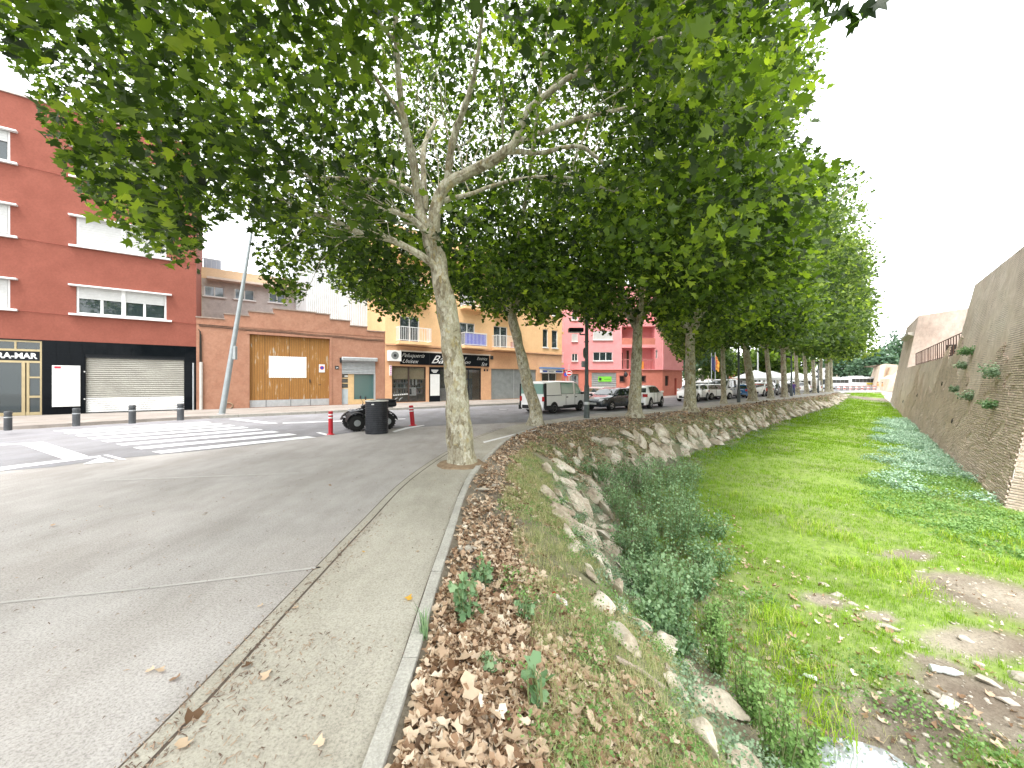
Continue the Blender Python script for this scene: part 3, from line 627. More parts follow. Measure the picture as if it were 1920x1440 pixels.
def wall_holes(fr, t0, t1, z0, z1, holes, o0=-.28, o1=0.0):
    """wall slab with rectangular openings, cells between sorted cut lines; returns MB"""
    ts = sorted({t0, t1, *[h[0] for h in holes], *[h[1] for h in holes]}); zs = sorted({z0, z1, *[h[2] for h in holes], *[h[3] for h in holes]})
    ts = [t for t in ts if t0 <= t <= t1]; zs = [z for z in zs if z0 <= z <= z1]; m = MB()
    hole = lambda a, b: any(h[0] <= a <= h[1] and h[2] <= b <= h[3] for h in holes)
    solid = [[not hole((ts[i] + ts[i + 1]) / 2, (zs[j] + zs[j + 1]) / 2) for j in range(len(zs) - 1)] for i in range(len(ts) - 1)]
    for i in range(len(ts) - 1):
        for j in range(len(zs) - 1):
            if not solid[i][j]: continue
            a, b, c, d = ts[i], ts[i + 1], zs[j], zs[j + 1]
            m.add([fr.p(a, o1, c), fr.p(b, o1, c), fr.p(b, o1, d), fr.p(a, o1, d)], [(0, 1, 2, 3)])
            for di, dj, q in ((-1, 0, [(a, d), (a, c)]), (1, 0, [(b, c), (b, d)]), (0, -1, [(a, c), (b, c)]), (0, 1, [(b, d), (a, d)])):
                ii, jj = i + di, j + dj
                if 0 <= ii < len(ts) - 1 and 0 <= jj < len(zs) - 1 and solid[ii][jj]: continue
                (ta, za), (tb, zb) = q
                m.add([fr.p(ta, o1, za), fr.p(ta, o0, za), fr.p(tb, o0, zb), fr.p(tb, o1, zb)], [(0, 1, 2, 3)])
    return m
def window(fr, t0, t1, z0, z1, parent, panes=2, sill=True, lintel=True, shutter=0.0, fmat=None, fw=.06, ov=.22, inset=.1, dark=None, curtain=False, sash=False, slats=True, divider=None):
    """frame part with pane / sill / lintel / shutter sub-parts set into an opening"""
    fmat = fmat or white_pt; m = MB(); i0, i1 = -inset - .06, -inset
    m.fbox(fr, t0, t0 + fw, i0, i1, z0, z1); m.fbox(fr, t1 - fw, t1, i0, i1, z0, z1); m.fbox(fr, t0 + fw, t1 - fw, i0, i1, z0, z0 + fw); m.fbox(fr, t0 + fw, t1 - fw, i0, i1, z1 - fw, z1)
    w = (t1 - t0 - 2 * fw) / panes
    for k in range(1, panes):
        c = t0 + fw + w * k; h = fw * (1.0 if divider and k == divider else .6)
        m.fbox(fr, c - h, c + h, i0, i1 + .004, z0 + fw, z1 - fw)
    f = m.build('window', fmat, parent)
    for k in range(panes):
        a = t0 + fw + w * k + (.02 if k else 0)
        fb(fr, 'pane', dark or glass_m, f, a, t0 + fw + w * (k + 1) - .02, i0 + .02, i0 + .035, z0 + fw, z1 - fw)
    fb(fr, 'room_behind', int_m, f, t0, t1, -.5, -.46, z0, z1)
    if curtain: fb(fr, 'curtain', M('net_curtain', (.6, .6, .58), (.35, .36, .36), 12, .9, stretch=(4, 4, .2)), f, t0 + fw, t0 + (t1 - t0) * .55, -.27, -.25, z0, z1)
    if sill: fb(fr, 'sill', white_pt, f, t0 - ov, t1 + ov, -.1, .14, z0 - .09, z0, .01)
    if lintel: fb(fr, 'lintel', white_pt, f, t0 - ov, t1 + ov, -.1, .2, z1, z1 + .07, .01)
    if shutter > 0:
        zb = z1 - (z1 - z0) * shutter; n_ = max(2, int((z1 - zb) / .055)); h = (z1 - zb) / n_
        mm = MB()
        for k in range(n_): mm.fbox(fr, t0 + fw, t1 - fw, -inset + .006, -inset + (.022 if k % 2 else .03), zb + h * k, zb + h * (k + .86))
        s_ = mm.build('shutter', white_pvc, f, 'stuff'); fb(fr, 'shutter_backing', cream_m, f, t0 + fw, t1 - fw, -inset + .001, -inset + .005, zb, z1)
        if divider: fb(fr, 'mullion', white_pt, f, (t0 + t1) / 2 - .07, (t0 + t1) / 2 + .07, -inset, -inset + .05, z0, z1)
    return f
def roller(fr, t0, t1, z0, z1, parent, mat, n_=20, o=-.12, name='roller_shutter', lower=None, lmat=None, frame_m=None):
    g = fb(fr, name, frame_m or grey_met, parent, t0, t1, o - .05, o - .02, z0, z1)
    h = (z1 - z0) / n_; base = None; w0 = wloc(g)
    for k in range(n_):
        mt = lmat if (lower and k < lower) else mat
        a = z0 + h * k
        m = MB(); prof = [(o - .02, 0), (o + .006, .12 * h), (o + .018, .5 * h), (o + .006, .84 * h), (o - .02, .97 * h)]
        m.add([fr.p(t0, q, a + zz) for q, zz in prof] + [fr.p(t1, q, a + zz) for q, zz in prof], [(i, 5 + i, 6 + i, 1 + i) for i in range(4)])
        m.build('slat', mt, g)
    return g
# --- red apartment block with the black granite ground floor
red = thing('red_apartment_block', 'red rendered apartment block with white roller blinds and black granite ground floor', 'building', MAIN.p(-6, 0, 0))
zt = 14.06; gz = 3.47
tA0, tA1 = -10.2, MAIN.t(19)
tB0, tB1 = MAIN.t(143), MAIN.t(312)
rows = [(MAIN.z(143, 588), MAIN.z(143, 537)), (MAIN.z(143, 460), MAIN.z(143, 407)), (MAIN.z(143, 331), MAIN.z(143, 278))]
holes = [(a, b, z0, z1) for a, b in ((tA0, tA1), (tB0, tB1)) for z0, z1 in rows]
wall_holes(MAIN, -15, 0, gz, zt, holes).build('wall', plaster_red, red)
m = MB(); m.fbox(MAIN, -15, -.0, -12, -.285, gz, zt - .1); m.build('building_core', plaster_red, red)
fb(MAIN, 'roof_coping', M('coping_zinc', (.5, .45, .42), None, 4, .6), red, -15.1, .05, -.4, .08, zt, zt + .1)
fb(MAIN, 'roof_parapet', plaster_red, red, -9, -2.8, -3.4, -2.2, zt, zt + .9)
for k in range(9): 
    m = MB(); m.tube([MAIN.p(-8.8 + k * .72, -2.0, zt + .9), MAIN.p(-8.8 + k * .72, -3.5, zt + 1.15)], .1, 8); m.build('roof_tile', M('roof_tile', (.5, .16, .1), None, 5, .8), red)
sh = {(1, 0): .42, (1, 1): 1.0, (1, 2): .55, (0, 0): 1.0, (0, 1): .93, (0, 2): .35}
for ci, (a, b) in enumerate(((tA0, tA1), (tB0, tB1))):
    for ri, (z0, z1) in enumerate(rows):
        w = window(MAIN, a, b, z0, z1, red, 4, shutter=sh[(ci, ri)], divider=2, fw=.08, inset=.04, curtain=(ri == 2))
        w['label'] = {0: 'first', 1: 'second', 2: 'third'}[ri] + ' floor window ' + ('at the left edge' if ci == 0 else 'of four panes') + (', blind fully down' if sh[(ci, ri)] == 1 else ', blind partly down')
for z0, z1 in rows:  # cables following the sills
    m = MB(); q = [MAIN.p(-15 + i, .03, z0 - .07 - .03 * math.sin(i * 1.3)) for i in range(16)]; m.tube(q, .012, 5); m.build('cable', M('red_cable', (.25, .06, .04), None, 5, .7), red)
# ground floor: granite tiles, entrance, shutter
tg0 = MAIN.t(78); ts0, ts1 = MAIN.t(160), MAIN.t(345); zs1 = MAIN.z(160, 668); te0 = -10.5
m = wall_holes(MAIN, -15, -.0, BASE - .1, gz, [(te0, tg0, BASE, gz - .05), (ts0, ts1, BASE, zs1)], -.28, -.03); m.build('ground_floor_wall', black_m, red)
def tiles(t0, t1, z0, z1, nt, nz):
    for i in range(nt):
        for j in range(nz):
            a, b = t0 + (t1 - t0) * i / nt, t0 + (t1 - t0) * (i + 1) / nt; c, d = z0 + (z1 - z0) * j / nz, z0 + (z1 - z0) * (j + 1) / nz
            e = rng.normal() * .0015
            fb(MAIN, 'granite_tile', granite_m, red, a + .004, b - .004, -.029, -.004 + e, c + .004, d - .004)
tiles(tg0 + .02, ts0 - .02, BASE, zs1 + .1, 3, 4); tiles(tg0 + .02, -.02, zs1 + .1, gz - .02, 13, 1); tiles(ts1 + .02, -.02, BASE, zs1 + .1, 1, 4)
roller(MAIN, ts0, ts1, BASE + .03, zs1 - .06, red, cream_m, 26, -.14, lower=7, lmat=white_pt)
fb(MAIN, 'shutter_housing', dark_m, red, ts0, ts1, -.25, -.06, zs1 - .06, zs1)
fb(MAIN, 'threshold', dark_m, red, ts0, ts1, -.25, -.04, BASE, BASE + .03)
bx0, bx1 = MAIN.t(98), MAIN.t(151); bz0, bz1 = MAIN.z(98, 763), MAIN.z(98, 685)
nb = thing('notice_board', 'white blank wall board with a small red label, screwed to the black granite', 'board', MAIN.p(bx0, 0, bz0))
fb(MAIN, 'panel', white_pt, nb, bx0, bx1, 0, .05, bz0, bz1, .008)
fb(MAIN, 'red_label', M('red_label', (.45, .03, .05), None, 5, .6), nb, bx0 + .07, bx0 + .27, .05, .054, bz1 - .14, bz1 - .04)
for i in range(3):
    for zz in (bz1 - .27, bz0 + .33): 
        m = MB(); m.lathe([(.03, 0), (.03, .006)], (0, 0, 0), 10, 'y'); m.v = [MAIN.p(bx0 + .3 + i * .35 + x, .05 + y, zz + z) for x, y, z in m.v]; m.build('screw', M('pale_spot', (.6, .6, .58), None, 5, .6), nb)
# entrance
fb(MAIN, 'lobby_back', int_m, red, te0, tg0, -1.6, -1.5, BASE, gz - .05)
fb(MAIN, 'lobby_floor', pave_m, red, te0, tg0, -1.5, -.2, BASE - .02, BASE + .01)
zs_top, zs_bot = MAIN.z(40, 658), MAIN.z(40, 676)
def ebar(t0, t1, z0, z1, o=-.1): fb(MAIN, 'entrance_frame', gold_m, red, t0, t1, o - .06, o, z0, z1)
tv = [MAIN.t(39), MAIN.t(48), tg0]
ebar(te0, tg0, gz - .12, gz - .05); ebar(te0, tg0, zs_top, zs_top + .09); ebar(te0, tg0, zs_bot - .09, zs_bot)
ebar(tv[0] - .0, tv[0] + .1, BASE, zs_bot - .09, -.08); ebar(tv[1], tv[1] + .08, BASE, zs_bot - .09); ebar(tg0 - .07, tg0, BASE, gz - .12, -.095); ebar(MAIN.t(25), MAIN.t(25) + .06, zs_top + .09, gz - .12)
ebar(te0, tg0 - .08, BASE, BASE + .14, -.11); ebar(MAIN.t(-20), MAIN.t(-20) + .1, BASE, zs_bot - .09, -.08)
ebar(tv[1] + .08, tg0 - .07, MAIN.z(60, 709), MAIN.z(60, 706)); ebar(tv[1] + .08, tg0 - .07, MAIN.z(60, 746), MAIN.z(60, 742))
for a, b, z0, z1, nm in ((te0, tg0 - .07, zs_top + .09, gz - .12, 'pane'), (te0, tv[0], BASE + .14, zs_bot - .09, 'pane'), (tv[1] + .08, tg0 - .07, BASE + .14, zs_bot - .09, 'pane')):
    fb(MAIN, nm, glass_m, red, a, b, -.14, -.13, z0, z1)
fb(MAIN, 'name_panel', black_m, red, te0, tg0 - .07, -.12, -.1, zs_bot, zs_top)
text('ARA-MAR', MAIN, MAIN.t(0) - .35, zs_bot + .1, .34, white_pt, red, o=-.095, width=MAIN.t(69) - MAIN.t(0) + .35, bold=.012)
mbx = fb(MAIN, 'mailbox_unit', M('mailbox_wood', (.3, .17, .08), None, 5, .6), red, tv[1] + .14, tg0 - .1, -.3, -.2, MAIN.z(62, 741), MAIN.z(62, 711))
for j in range(5):
    z0 = MAIN.z(62, 741) + j * .17 + .02
    fb(MAIN, 'mailbox', black_m, mbx, MAIN.t(63), tg0 - .11, -.2, -.18, z0, z0 + .14); fb(MAIN, 'mail_slot', white_pt, mbx, MAIN.t(65), tg0 - .2, -.18, -.176, z0 + .1, z0 + .112)
# neighbouring yellow edge and drain pipes
m = MB(); m.tube([MAIN.p(-.12, .06, BASE), MAIN.p(-.12, .06, 2.6)], .035, 8); m.build('drain_pipe', zinc_m, red, None, True)

# --- salmon garage with stepped gable
gar = thing('salmon_garage', 'salmon rendered garage with stepped parapet and wide brown plank gate', 'building', MAIN.p(5, 0, 0))
tgE = MAIN.t(721.4)
gt0, gt1, gzt = MAIN.t(468), MAIN.t(618.5), MAIN.z(468, 626); st0, st1, szt = MAIN.t(641), MAIN.t(704), MAIN.z(641, 676)
steps = [(368, 420.5, 595), (420.5, 466.7, 589), (466.7, 513, 584), (513, 593, 579), (593, 618.4, 588), (618.4, 656.7, 599), (656.7, 688.4, 611), (688.4, 721.4, 620.5)]
sz = [(MAIN.t(a), MAIN.t(b), MAIN.z(a, y)) for a, b, y in steps]; sz[0] = (0.0, sz[0][1], sz[0][2])
zlow = min(q[2] for q in sz) - .25
m = wall_holes(MAIN, 0, tgE, BASE - .1, zlow, [(gt0, gt1, BASE, gzt), (st0, st1, BASE, szt)], -.3)
m.build('wall', plaster_sal, gar)
for a, b, z in sz: fb(MAIN, 'parapet_step', plaster_sal, gar, a, b, -.3, .0, zlow, z); 
for a, b, z in sz: fb(MAIN, 'coping', greyroof_m, gar, a - .03, b + .03, -.36, .05, z, z + .06)
fb(MAIN, 'parapet_band', plaster_sal, gar, 0.0, tgE, .0, .02, MAIN.z(368, 606) - .03, MAIN.z(368, 606) + .02)
m = MB(); m.fbox(MAIN, .05, tgE - .05, -14, -.32, BASE, 4.2); m.build('hall', plaster_sal, gar)
fb(MAIN, 'gate_surround', plaster_sal, gar, gt0 - .12, gt1 + .12, .0, .03, gzt, gzt + .14); 
fb(MAIN, 'gate_surround', plaster_sal, gar, gt1 + .002, gt1 + .12, .0, .03, BASE, gzt)
wood_m = M('gate_wood', (.33, .16, .045), (.24, .11, .03), 2.5, .7, stops=[(.32, (.29, .135, .04)), (.52, (.3, .145, .04)), (.6, (.34, .17, .05)), (.68, (.42, .36, .28))], stretch=(3, 3, .5), fine=(30, .2))
zk = MAIN.z(540, 764) ; zst = BASE + .42
gate = fb(MAIN, 'gate', dark_m, gar, gt0, gt1, -.26, -.2, BASE, gzt)
npl = 34; w = (gt1 - gt0) / npl
seams = [int(npl * f) for f in (.19, .49, .745)]
for i in range(npl):
    a = gt0 + w * i; e = .03 if i in seams else .008
    fb(MAIN, 'plank', wood_m, gate, a + e * .6, a + w - .006, -.2, -.165 + rng.normal() * .003, zst, gzt - .01)
for f0, f1 in ((0, .19), (.19, .49), (.49, .745), (.745, 1)): fb(MAIN, 'kick_plate', zinc_m, gate, gt0 + (gt1 - gt0) * f0 + .02, gt0 + (gt1 - gt0) * f1 - .01, -.2, -.155, BASE + .02, zst)
wt0, wt1, wz0, wz1 = MAIN.t(504.5), MAIN.t(575.5), MAIN.z(504, 708), MAIN.z(504, 667)
wpaint = M('worn_white_paint', (.8, .8, .77), (.74, .74, .71), 6, .7, stops=[(.3, (.35, .3, .22)), (.38, (.75, .74, .7)), (.7, (.84, .84, .82))], stretch=(8, 8, .6))
n2 = 17; w2 = (wt1 - wt0) / n2
for i in range(n2): fb(MAIN, 'white_painted_board', wpaint, gate, wt0 + w2 * i + .006, wt0 + w2 * (i + 1) - .005, -.165, -.15 + rng.normal() * .002, wz0, wz1)
ns = fb(MAIN, 'no_parking_plate', white_pt, gate, MAIN.t(599), MAIN.t(610), -.15, -.14, MAIN.z(599, 698), MAIN.z(599, 683))
def disc(fr, t, z, r0, r1, o, mat, parent, name, n=24):
    m = MB(); vs = [fr.p(t + r * math.cos(2 * math.pi * k / n), o, z + r * math.sin(2 * math.pi * k / n)) for r in (r0, r1) for k in range(n)]
    m.add(vs, [(k, (k + 1) % n, n + (k + 1) % n, n + k) for k in range(n)] if r0 > 0 else [tuple(range(n, 2 * n))]); return m.build(name, mat, parent)
redp = M('sign_red', (.6, .02, .02), None, 5, .5); bluep = M('sign_blue', (.03, .08, .4), None, 5, .5)
disc(MAIN, MAIN.t(604.5), MAIN.z(604.5, 689.5), .09, .125, -.136, redp, ns, 'ring'); disc(MAIN, MAIN.t(604.5), MAIN.z(604.5, 689.5), 0, .09, -.137, bluep, ns, 'disc')
fb(MAIN, 'lock', dark_m, gate, MAIN.t(581), MAIN.t(583), -.16, -.12, 1.55, 1.75); fb(MAIN, 'letter_slot', dark_m, gate, MAIN.t(598), MAIN.t(603), -.16, -.155, MAIN.z(598, 722), MAIN.z(598, 721))
fb(MAIN, 'number_plate', black_m, gar, MAIN.t(628), MAIN.t(635), 0, .02, MAIN.z(628, 692), MAIN.z(628, 686)); text('24', MAIN, MAIN.t(629), MAIN.z(628, 691), .17, white_pt, gar, .022)
# small office door and window under a half raised shutter
fb(MAIN, 'shutter_box', zinc_m, gar, st0 - .05, st1 + .1, 0, .24, szt - .02, szt + .24, .06)
roller(MAIN, st0, st1, MAIN.z(641, 701), szt, gar, zinc_m, 9, -.04)
dt1 = MAIN.t(663); zdt = MAIN.z(641, 701)
fb(MAIN, 'office_back', int_m, gar, st0, st1, -1.2, -1.1, BASE, zdt)
dr = fb(MAIN, 'door', M('grey_blue_door', (.42, .47, .5), (.36, .41, .44), 3, .6), gar, st0 + .02, dt1 - .32, -.16, -.12, BASE + .02, 1.15)
for j in range(4): fb(MAIN, 'door_rail', M('pale_wood', (.6, .42, .22), None, 6, .6), dr, st0 + .02, dt1 - .32, -.16, -.12, 1.15 + j * .33, 1.21 + j * .33)
fb(MAIN, 'pane', glass_m, dr, st0 + .02, dt1 - .32, -.15, -.14, 1.15, zdt)
fb(MAIN, 'notice', white_pt, dr, st0 + .2, st0 + .42, -.138, -.133, 1.92, 2.04)
fb(MAIN, 'door_post', M('pale_wood', (.6, .42, .22)), gar, dt1 - .32, dt1 + .05, -.17, -.1, BASE, zdt)
wn_ = fb(MAIN, 'window', M('pale_wood', (.6, .42, .22)), gar, dt1 + .05, st1, -.17, -.1, BASE, BASE + .32)
fb(MAIN, 'pane', glass_mat('teal_glass', (.06, .13, .13), .08, .85), wn_, dt1 + .05, st1 - .08, -.15, -.14, BASE + .32, zdt)
fb(MAIN, 'guide_rail', zinc_m, gar, st1 - .08, st1, -.17, .0, BASE, zdt)
cab_m = M('black_cable', (.03, .025, .02), None, 5, .7)
for dz in (0, .07):
    m = MB(); q = [MAIN.p(t, .03, 3.84 + dz + (MAIN.z(368, 611) - 3.84) - .02 * t * .9 + .02 * math.sin(t * 2)) for t in np.linspace(.1, tgE - .05, 24)]; m.tube(q, .014, 5); m.build('cable', cab_m, gar, None, True)
m = MB(); m.tube([MAIN.p(.16, .06, 2.6), MAIN.p(.16, .06, 4.3)], .03, 6); m.tube([MAIN.p(.1, .05, 4.4), MAIN.p(.2, .07, 4.1), MAIN.p(.22, .05, 2.6)], .018, 6); m.build('cable_bundle', cab_m, gar, None, True)
m = MB(); m.tube([MAIN.p(.2, .07, BASE), MAIN.p(.2, .07, 2.65)], .075, 10); m.build('drain_pipe', M('grey_pipe', (.5, .47, .44), (.42, .39, .36), 3, .7), gar, None, True)
m = MB(); m.tube([MAIN.p(1.35 + .22 * math.cos(a), .02, BASE + .16 + .16 * math.sin(a)) for a in np.linspace(0, 3.14 * 2, 14)], .04, 6); m.build('meter_hatch', M('rusty_hatch', (.3, .2, .12), (.2, .14, .1), 9, .9), gar)
fb(MAIN, 'wall_bracket', dark_m, gar, MAIN.t(640) - .1, MAIN.t(640), .0, .12, MAIN.z(640, 680), MAIN.z(640, 671))

# --- building behind the garage: worn grey upper storey with two windows
BK = Frame(MAIN.p(0, -9, 0)[:2], (.793, .609), (.609, -.793))
bk = thing('grey_rear_house', 'grey rendered upper storey with two windows rising behind the salmon garage', 'building', BK.p(3, 0, 0))
z1 = BK.z(376, 500); w1 = BK.rect(383, 421, 534, 554); w2_ = BK.rect(440, 477, 540, 560); w3_ = BK.rect(504, 535, 548, 566)
wall_holes(BK, BK.t(372), BK.t(600), 0, z1 - .02, [w1, w2_, w3_]).build('wall', plaster_grey, bk)
m = MB(); m.fbox(BK, BK.t(372), BK.t(600), -8, -.3, 0, z1); m.build('building_core', plaster_grey, bk)
for w_ in (w1, w2_, w3_): window(BK, *w_, bk, 2, sill=True, lintel=False, dark=blueg_m, ov=.1)
fb(BK, 'brick_band', M('tan_brick', (.62, .46, .3), (.5, .36, .24), 9, .9, stretch=(1, 1, 5)), bk, BK.t(372), BK.t(600), 0, .03, BK.z(388, 522), z1)
fb(BK, 'canopy', M('canopy_stone', (.6, .52, .45), None, 3, .8), bk, BK.t(388), BK.t(600), .0, .7, BK.z(388, 525), BK.z(388, 521))
m = MB()
for k in range(40): m.fbox(BK, BK.t(376) + k * .3, BK.t(376) + k * .3 + .02, -.3, -.28, z1, z1 + .7)
m.fbox(BK, BK.t(376), BK.t(376) + 12, -.32, -.27, z1 + .68, z1 + .73); m.build('roof_railing', zinc_m, bk, 'stuff')
fb(BK, 'roof_hut', M('blue_grey_panel', (.32, .35, .4), None, 3, .6), bk, BK.t(380), BK.t(415), -5, -2, z1, z1 + 1.2)
YS = Frame(MAIN.p(.02, 0, 0)[:2], (.793, .609), (.609, -.793))
yel = thing('yellow_side_wall', 'narrow yellow wall edge between the red block and the garage', 'wall', YS.p(0, -8.6, 0))
fb(BK, 'wall', plaster_yel, yel, BK.t(366), BK.t(378), .02, .3, 0, BK.z(372, 503))
# --- white corrugated hall
WH = Frame(MAIN.p(6.5, -4, 0)[:2], (.793, .609), (.609, -.793))
wh = thing('white_corrugated_hall', 'large white corrugated metal hall behind the garage and the peach building', 'building', WH.p(4, 0, 0))
corr = M('white_corrugated', (.6, .64, .66), (.54, .58, .6), 2, .5, fine=(10, .05))
m = MB(); ta, tb_ = WH.t(575), WH.t(775); n_ = 60; zz = 13.5
vs = []
for k in range(n_ * 2 + 1): 
    o_ = .05 if k % 2 else 0; t_ = ta + (tb_ - ta) * k / (n_ * 2); top = zz if t_ > ta + 1.2 else zz - .2
    vs += [WH.p(t_, o_, 0), WH.p(t_, o_, top)]
m.add(vs, [(2 * k, 2 * k + 2, 2 * k + 3, 2 * k + 1) for k in range(n_ * 2)]); m.build('cladding', corr, wh)
m = MB(); m.fbox(WH, ta, tb_, -12, -.02, 0, zz - .05); m.build('hall_body', corr, wh)
for k in range(3): m = MB(); m.tube([WH.p(ta + 3, .3, 7.5 + k * .5), WH.p(tb_ - 1, .25, 9.3 + k * .25)], .012, 4); m.build('cable', cab_m, wh)

# --- peach apartment building with hair salon
pe = thing('peach_apartment_building', 'peach apartment building with hair salon, balconies and grey garage shutters', 'building', MAIN.p(18, 0, 0))
pt0, pt1 = tgE + .02, MAIN.t(1053); ptop = 12.6
mid = MAIN.z(735, 645)
shop = [MAIN.rect(735, 799, 686, 755), (MAIN.t(825), MAIN.t(903), BASE, MAIN.z(825, 688)), (MAIN.t(921), MAIN.t(988), BASE, MAIN.z(921, 691)), (MAIN.t(989), MAIN.t(1006), BASE, MAIN.z(921, 691)), (MAIN.t(1016), MAIN.t(1044), BASE + .9, MAIN.z(1017, 699))]
fl = MAIN.z(749, 640); FH = 3.05
ups = []
for f in range(3):
    dz = FH * f
    for a, b, yt in ((749, 786, 592), (861, 890, 600), (925, 951, 607)):
        ups.append((MAIN.t(a), MAIN.t(b), MAIN.z(749, 640) + dz, MAIN.z(749, 592) + dz))
    for a, b in ((1017, 1027), (1034, 1045)): ups.append((MAIN.t(a), MAIN.t(b), MAIN.z(1017, 651) + dz, MAIN.z(1017, 617) + dz))
hl = shop[:]; wall_holes(MAIN, pt0, pt1, BASE - .1, mid, hl).build('lower_wall', plaster_pea2, pe)
wall_holes(MAIN, pt0, pt1, mid, ptop, ups, -.28, .05).build('wall', plaster_pea, pe)
m = MB(); m.fbox(MAIN, pt0, pt1, -12, -1.6, 0, ptop - .1); m.build('building_core', plaster_pea, pe)
fb(MAIN, 'side_wall', plaster_pea, pe, pt1 - .3, pt1, -1.6, -.28, BASE, ptop); fb(MAIN, 'side_wall', plaster_pea, pe, pt0, pt0 + .3, -1.6, -.28, BASE, ptop)
m = MB()
for z_ in (mid, mid + FH, mid + 2 * FH, ptop - .2): m.fbox(MAIN, pt0 + .31, pt1 - .31, -1.59, -.29, z_, z_ + .2)
m.build('floor_slab', plaster_pea2, pe)
rail_m = M('white_rail', (.8, .8, .8), None, 5, .4)
def balcony(fr, t0, t1, z, dep, parent, rail=rail_m, cloth=None, h=1.0, slab_m=plaster_pea, n=None, o_=.05):
    s_ = fb(fr, 'balcony', slab_m, parent, t0, t1, o_, o_ + dep, z - .2, z, .01)
    m = MB(); n = n or int((t1 - t0) / .13)
    for k in range(n + 1):
        a = t0 + .05 + (t1 - t0 - .1) * k / n; m.fbox(fr, a - .009, a + .009, o_ + dep - .06, o_ + dep - .04, z + .08, z + h)
    for k in range(5):
        q = o_ + dep * k / 5 + .02
        for a in (t0 + .05, t1 - .05): m.fbox(fr, a - .009, a + .009, q, q + .018, z + .08, z + h)
    for zz_ in (z + .08, z + h):
        m.fbox(fr, t0 + .03, t1 - .03, o_ + dep - .07, o_ + dep - .03, zz_ - .02, zz_ + .02)
        for a in (t0 + .05, t1 - .05): m.fbox(fr, a - .018, a + .018, o_, o_ + dep - .07, zz_ - .02, zz_ + .02)
    m.build('railing', rail, s_)
    if cloth: fb(fr, 'cloth', cloth, s_, t0 + .08, t1 - .1, o_ + dep - .04, o_ + dep - .02 if False else o_ + dep - .015, z + .05, z + h - .04) if False else fb(fr, 'cloth', cloth, s_, t0 + .08, t1 - .1, o_ + dep - .1, o_ + dep - .075, z - .02, z + h - .06)
    return s_
for i, (t0, t1, z0, z1) in enumerate(ups):
    f, k = divmod(i, 5)
    if k < 3:
        w_ = window(MAIN, t0, t1, z0, z1, pe, 2, sill=False, lintel=False, curtain=(k != 1), inset=.02)
        w_['label'] = ['tall balcony window with curtain', 'open dark balcony window behind the blue cloth', 'balcony window with pale curtains'][k] if f == 0 else 'upper balcony window'
    else: window(MAIN, t0, t1, z0, z1, pe, 1, sill=True, lintel=False, ov=.04, curtain=True, inset=.02)
bal_x = [(741, 808), (862, 910), (921, 970)]
for f in range(3):
    for k, (a, b) in enumerate(bal_x):
        o = balcony(MAIN, MAIN.t(a), MAIN.t(b) - .3, MAIN.z(749, 641) + f * FH, .75, pe, cloth=blue_m if (k == 1 and f == 0) else None)
        if k == 1 and f == 0: o['label'] = 'balcony with its railing covered in blue cloth'
        if k == 2 and f == 0:
            for c in range(3): fb(MAIN, 'potted_item', M('terracotta', (.45, .15, .08), None, 5, .8), o, MAIN.t(952) + c * .42, MAIN.t(952) + c * .42 + .25, .4, .65, MAIN.z(749, 641), MAIN.z(749, 641) + .55)
# balconies on the side street
SD = Frame(MAIN.p(pt1, 0, 0)[:2], (-.609, .793), (.793, .609))
for f in range(3): balcony(SD, .6, 3.4, MAIN.z(1050, 690) + .55 + f * FH, .9, pe, o_=0.0)
fb(SD, 'air_conditioner', white_pt, pe, .7, 1.4, .05, .4, 5.6, 6.2)
fb(MAIN, 'string_course', plaster_pea2, pe, pt0, pt1, .05, .1, mid - .08, mid + .04)
m = MB(); m.tube([MAIN.p(t, .13, mid - .12 - .03 * math.sin(t)) for t in np.linspace(pt0, pt1, 20)], .014, 5); m.build('cable', cab_m, pe)
# salon
sg = fb(MAIN, 'salon_sign', black_m, pe, MAIN.t(750), MAIN.t(916), .0, .1, MAIN.z(750, 683), MAIN.z(750, 659))
sg['label'] = 'black fascia with white script lettering'
fb(MAIN, 'sign_cap', M('cap_stone', (.62, .55, .48)), sg, MAIN.t(749), MAIN.t(917), .0, .2, MAIN.z(750, 659), MAIN.z(750, 656.5))
fb(MAIN, 'panel_seam', dark_m, sg, MAIN.t(804), MAIN.t(804.6), .1, .104, MAIN.z(750, 683), MAIN.z(750, 659))
zb_, zt_ = MAIN.z(750, 683), MAIN.z(750, 659); hh = zt_ - zb_
def tx(s, xa, xb, zf, sf): text(s, MAIN, MAIN.t(xa), zb_ + hh * zf, hh * sf, white_pt, sg, .105, .55, MAIN.t(xb) - MAIN.t(xa), bold=-.004)
tx('Peluquería', 752, 795, .58, .44); tx('Unisex', 754, 784, .12, .44); tx('Ba', 808, 832, .16, .95); tx('y', 869, 874, .55, .5); tx('on', 870, 881, .2, .45); tx('Estética', 893, 912, .58, .38); tx('Spa', 901, 912, .1, .42)
acu = fb(MAIN, 'air_conditioner', white_pt, pe, MAIN.t(725.5), MAIN.t(749), .02, .38, MAIN.z(725.5, 677), MAIN.z(725.5, 657), .015)
disc(MAIN, MAIN.t(737), MAIN.z(737, 667), 0, .27, .385, grey_met, acu, 'fan_grille'); disc(MAIN, MAIN.t(737), MAIN.z(737, 667), 0, .1, .388, dark_m, acu, 'fan_hub')
for k in range(4): disc(MAIN, MAIN.t(737), MAIN.z(737, 667), .05 + .06 * k, .065 + .06 * k, .387, dark_m, acu, 'grille_ring')
brown_m = M('brown_frame', (.07, .045, .035), None, 4, .5)
w0 = shop[0]; sw = MB()
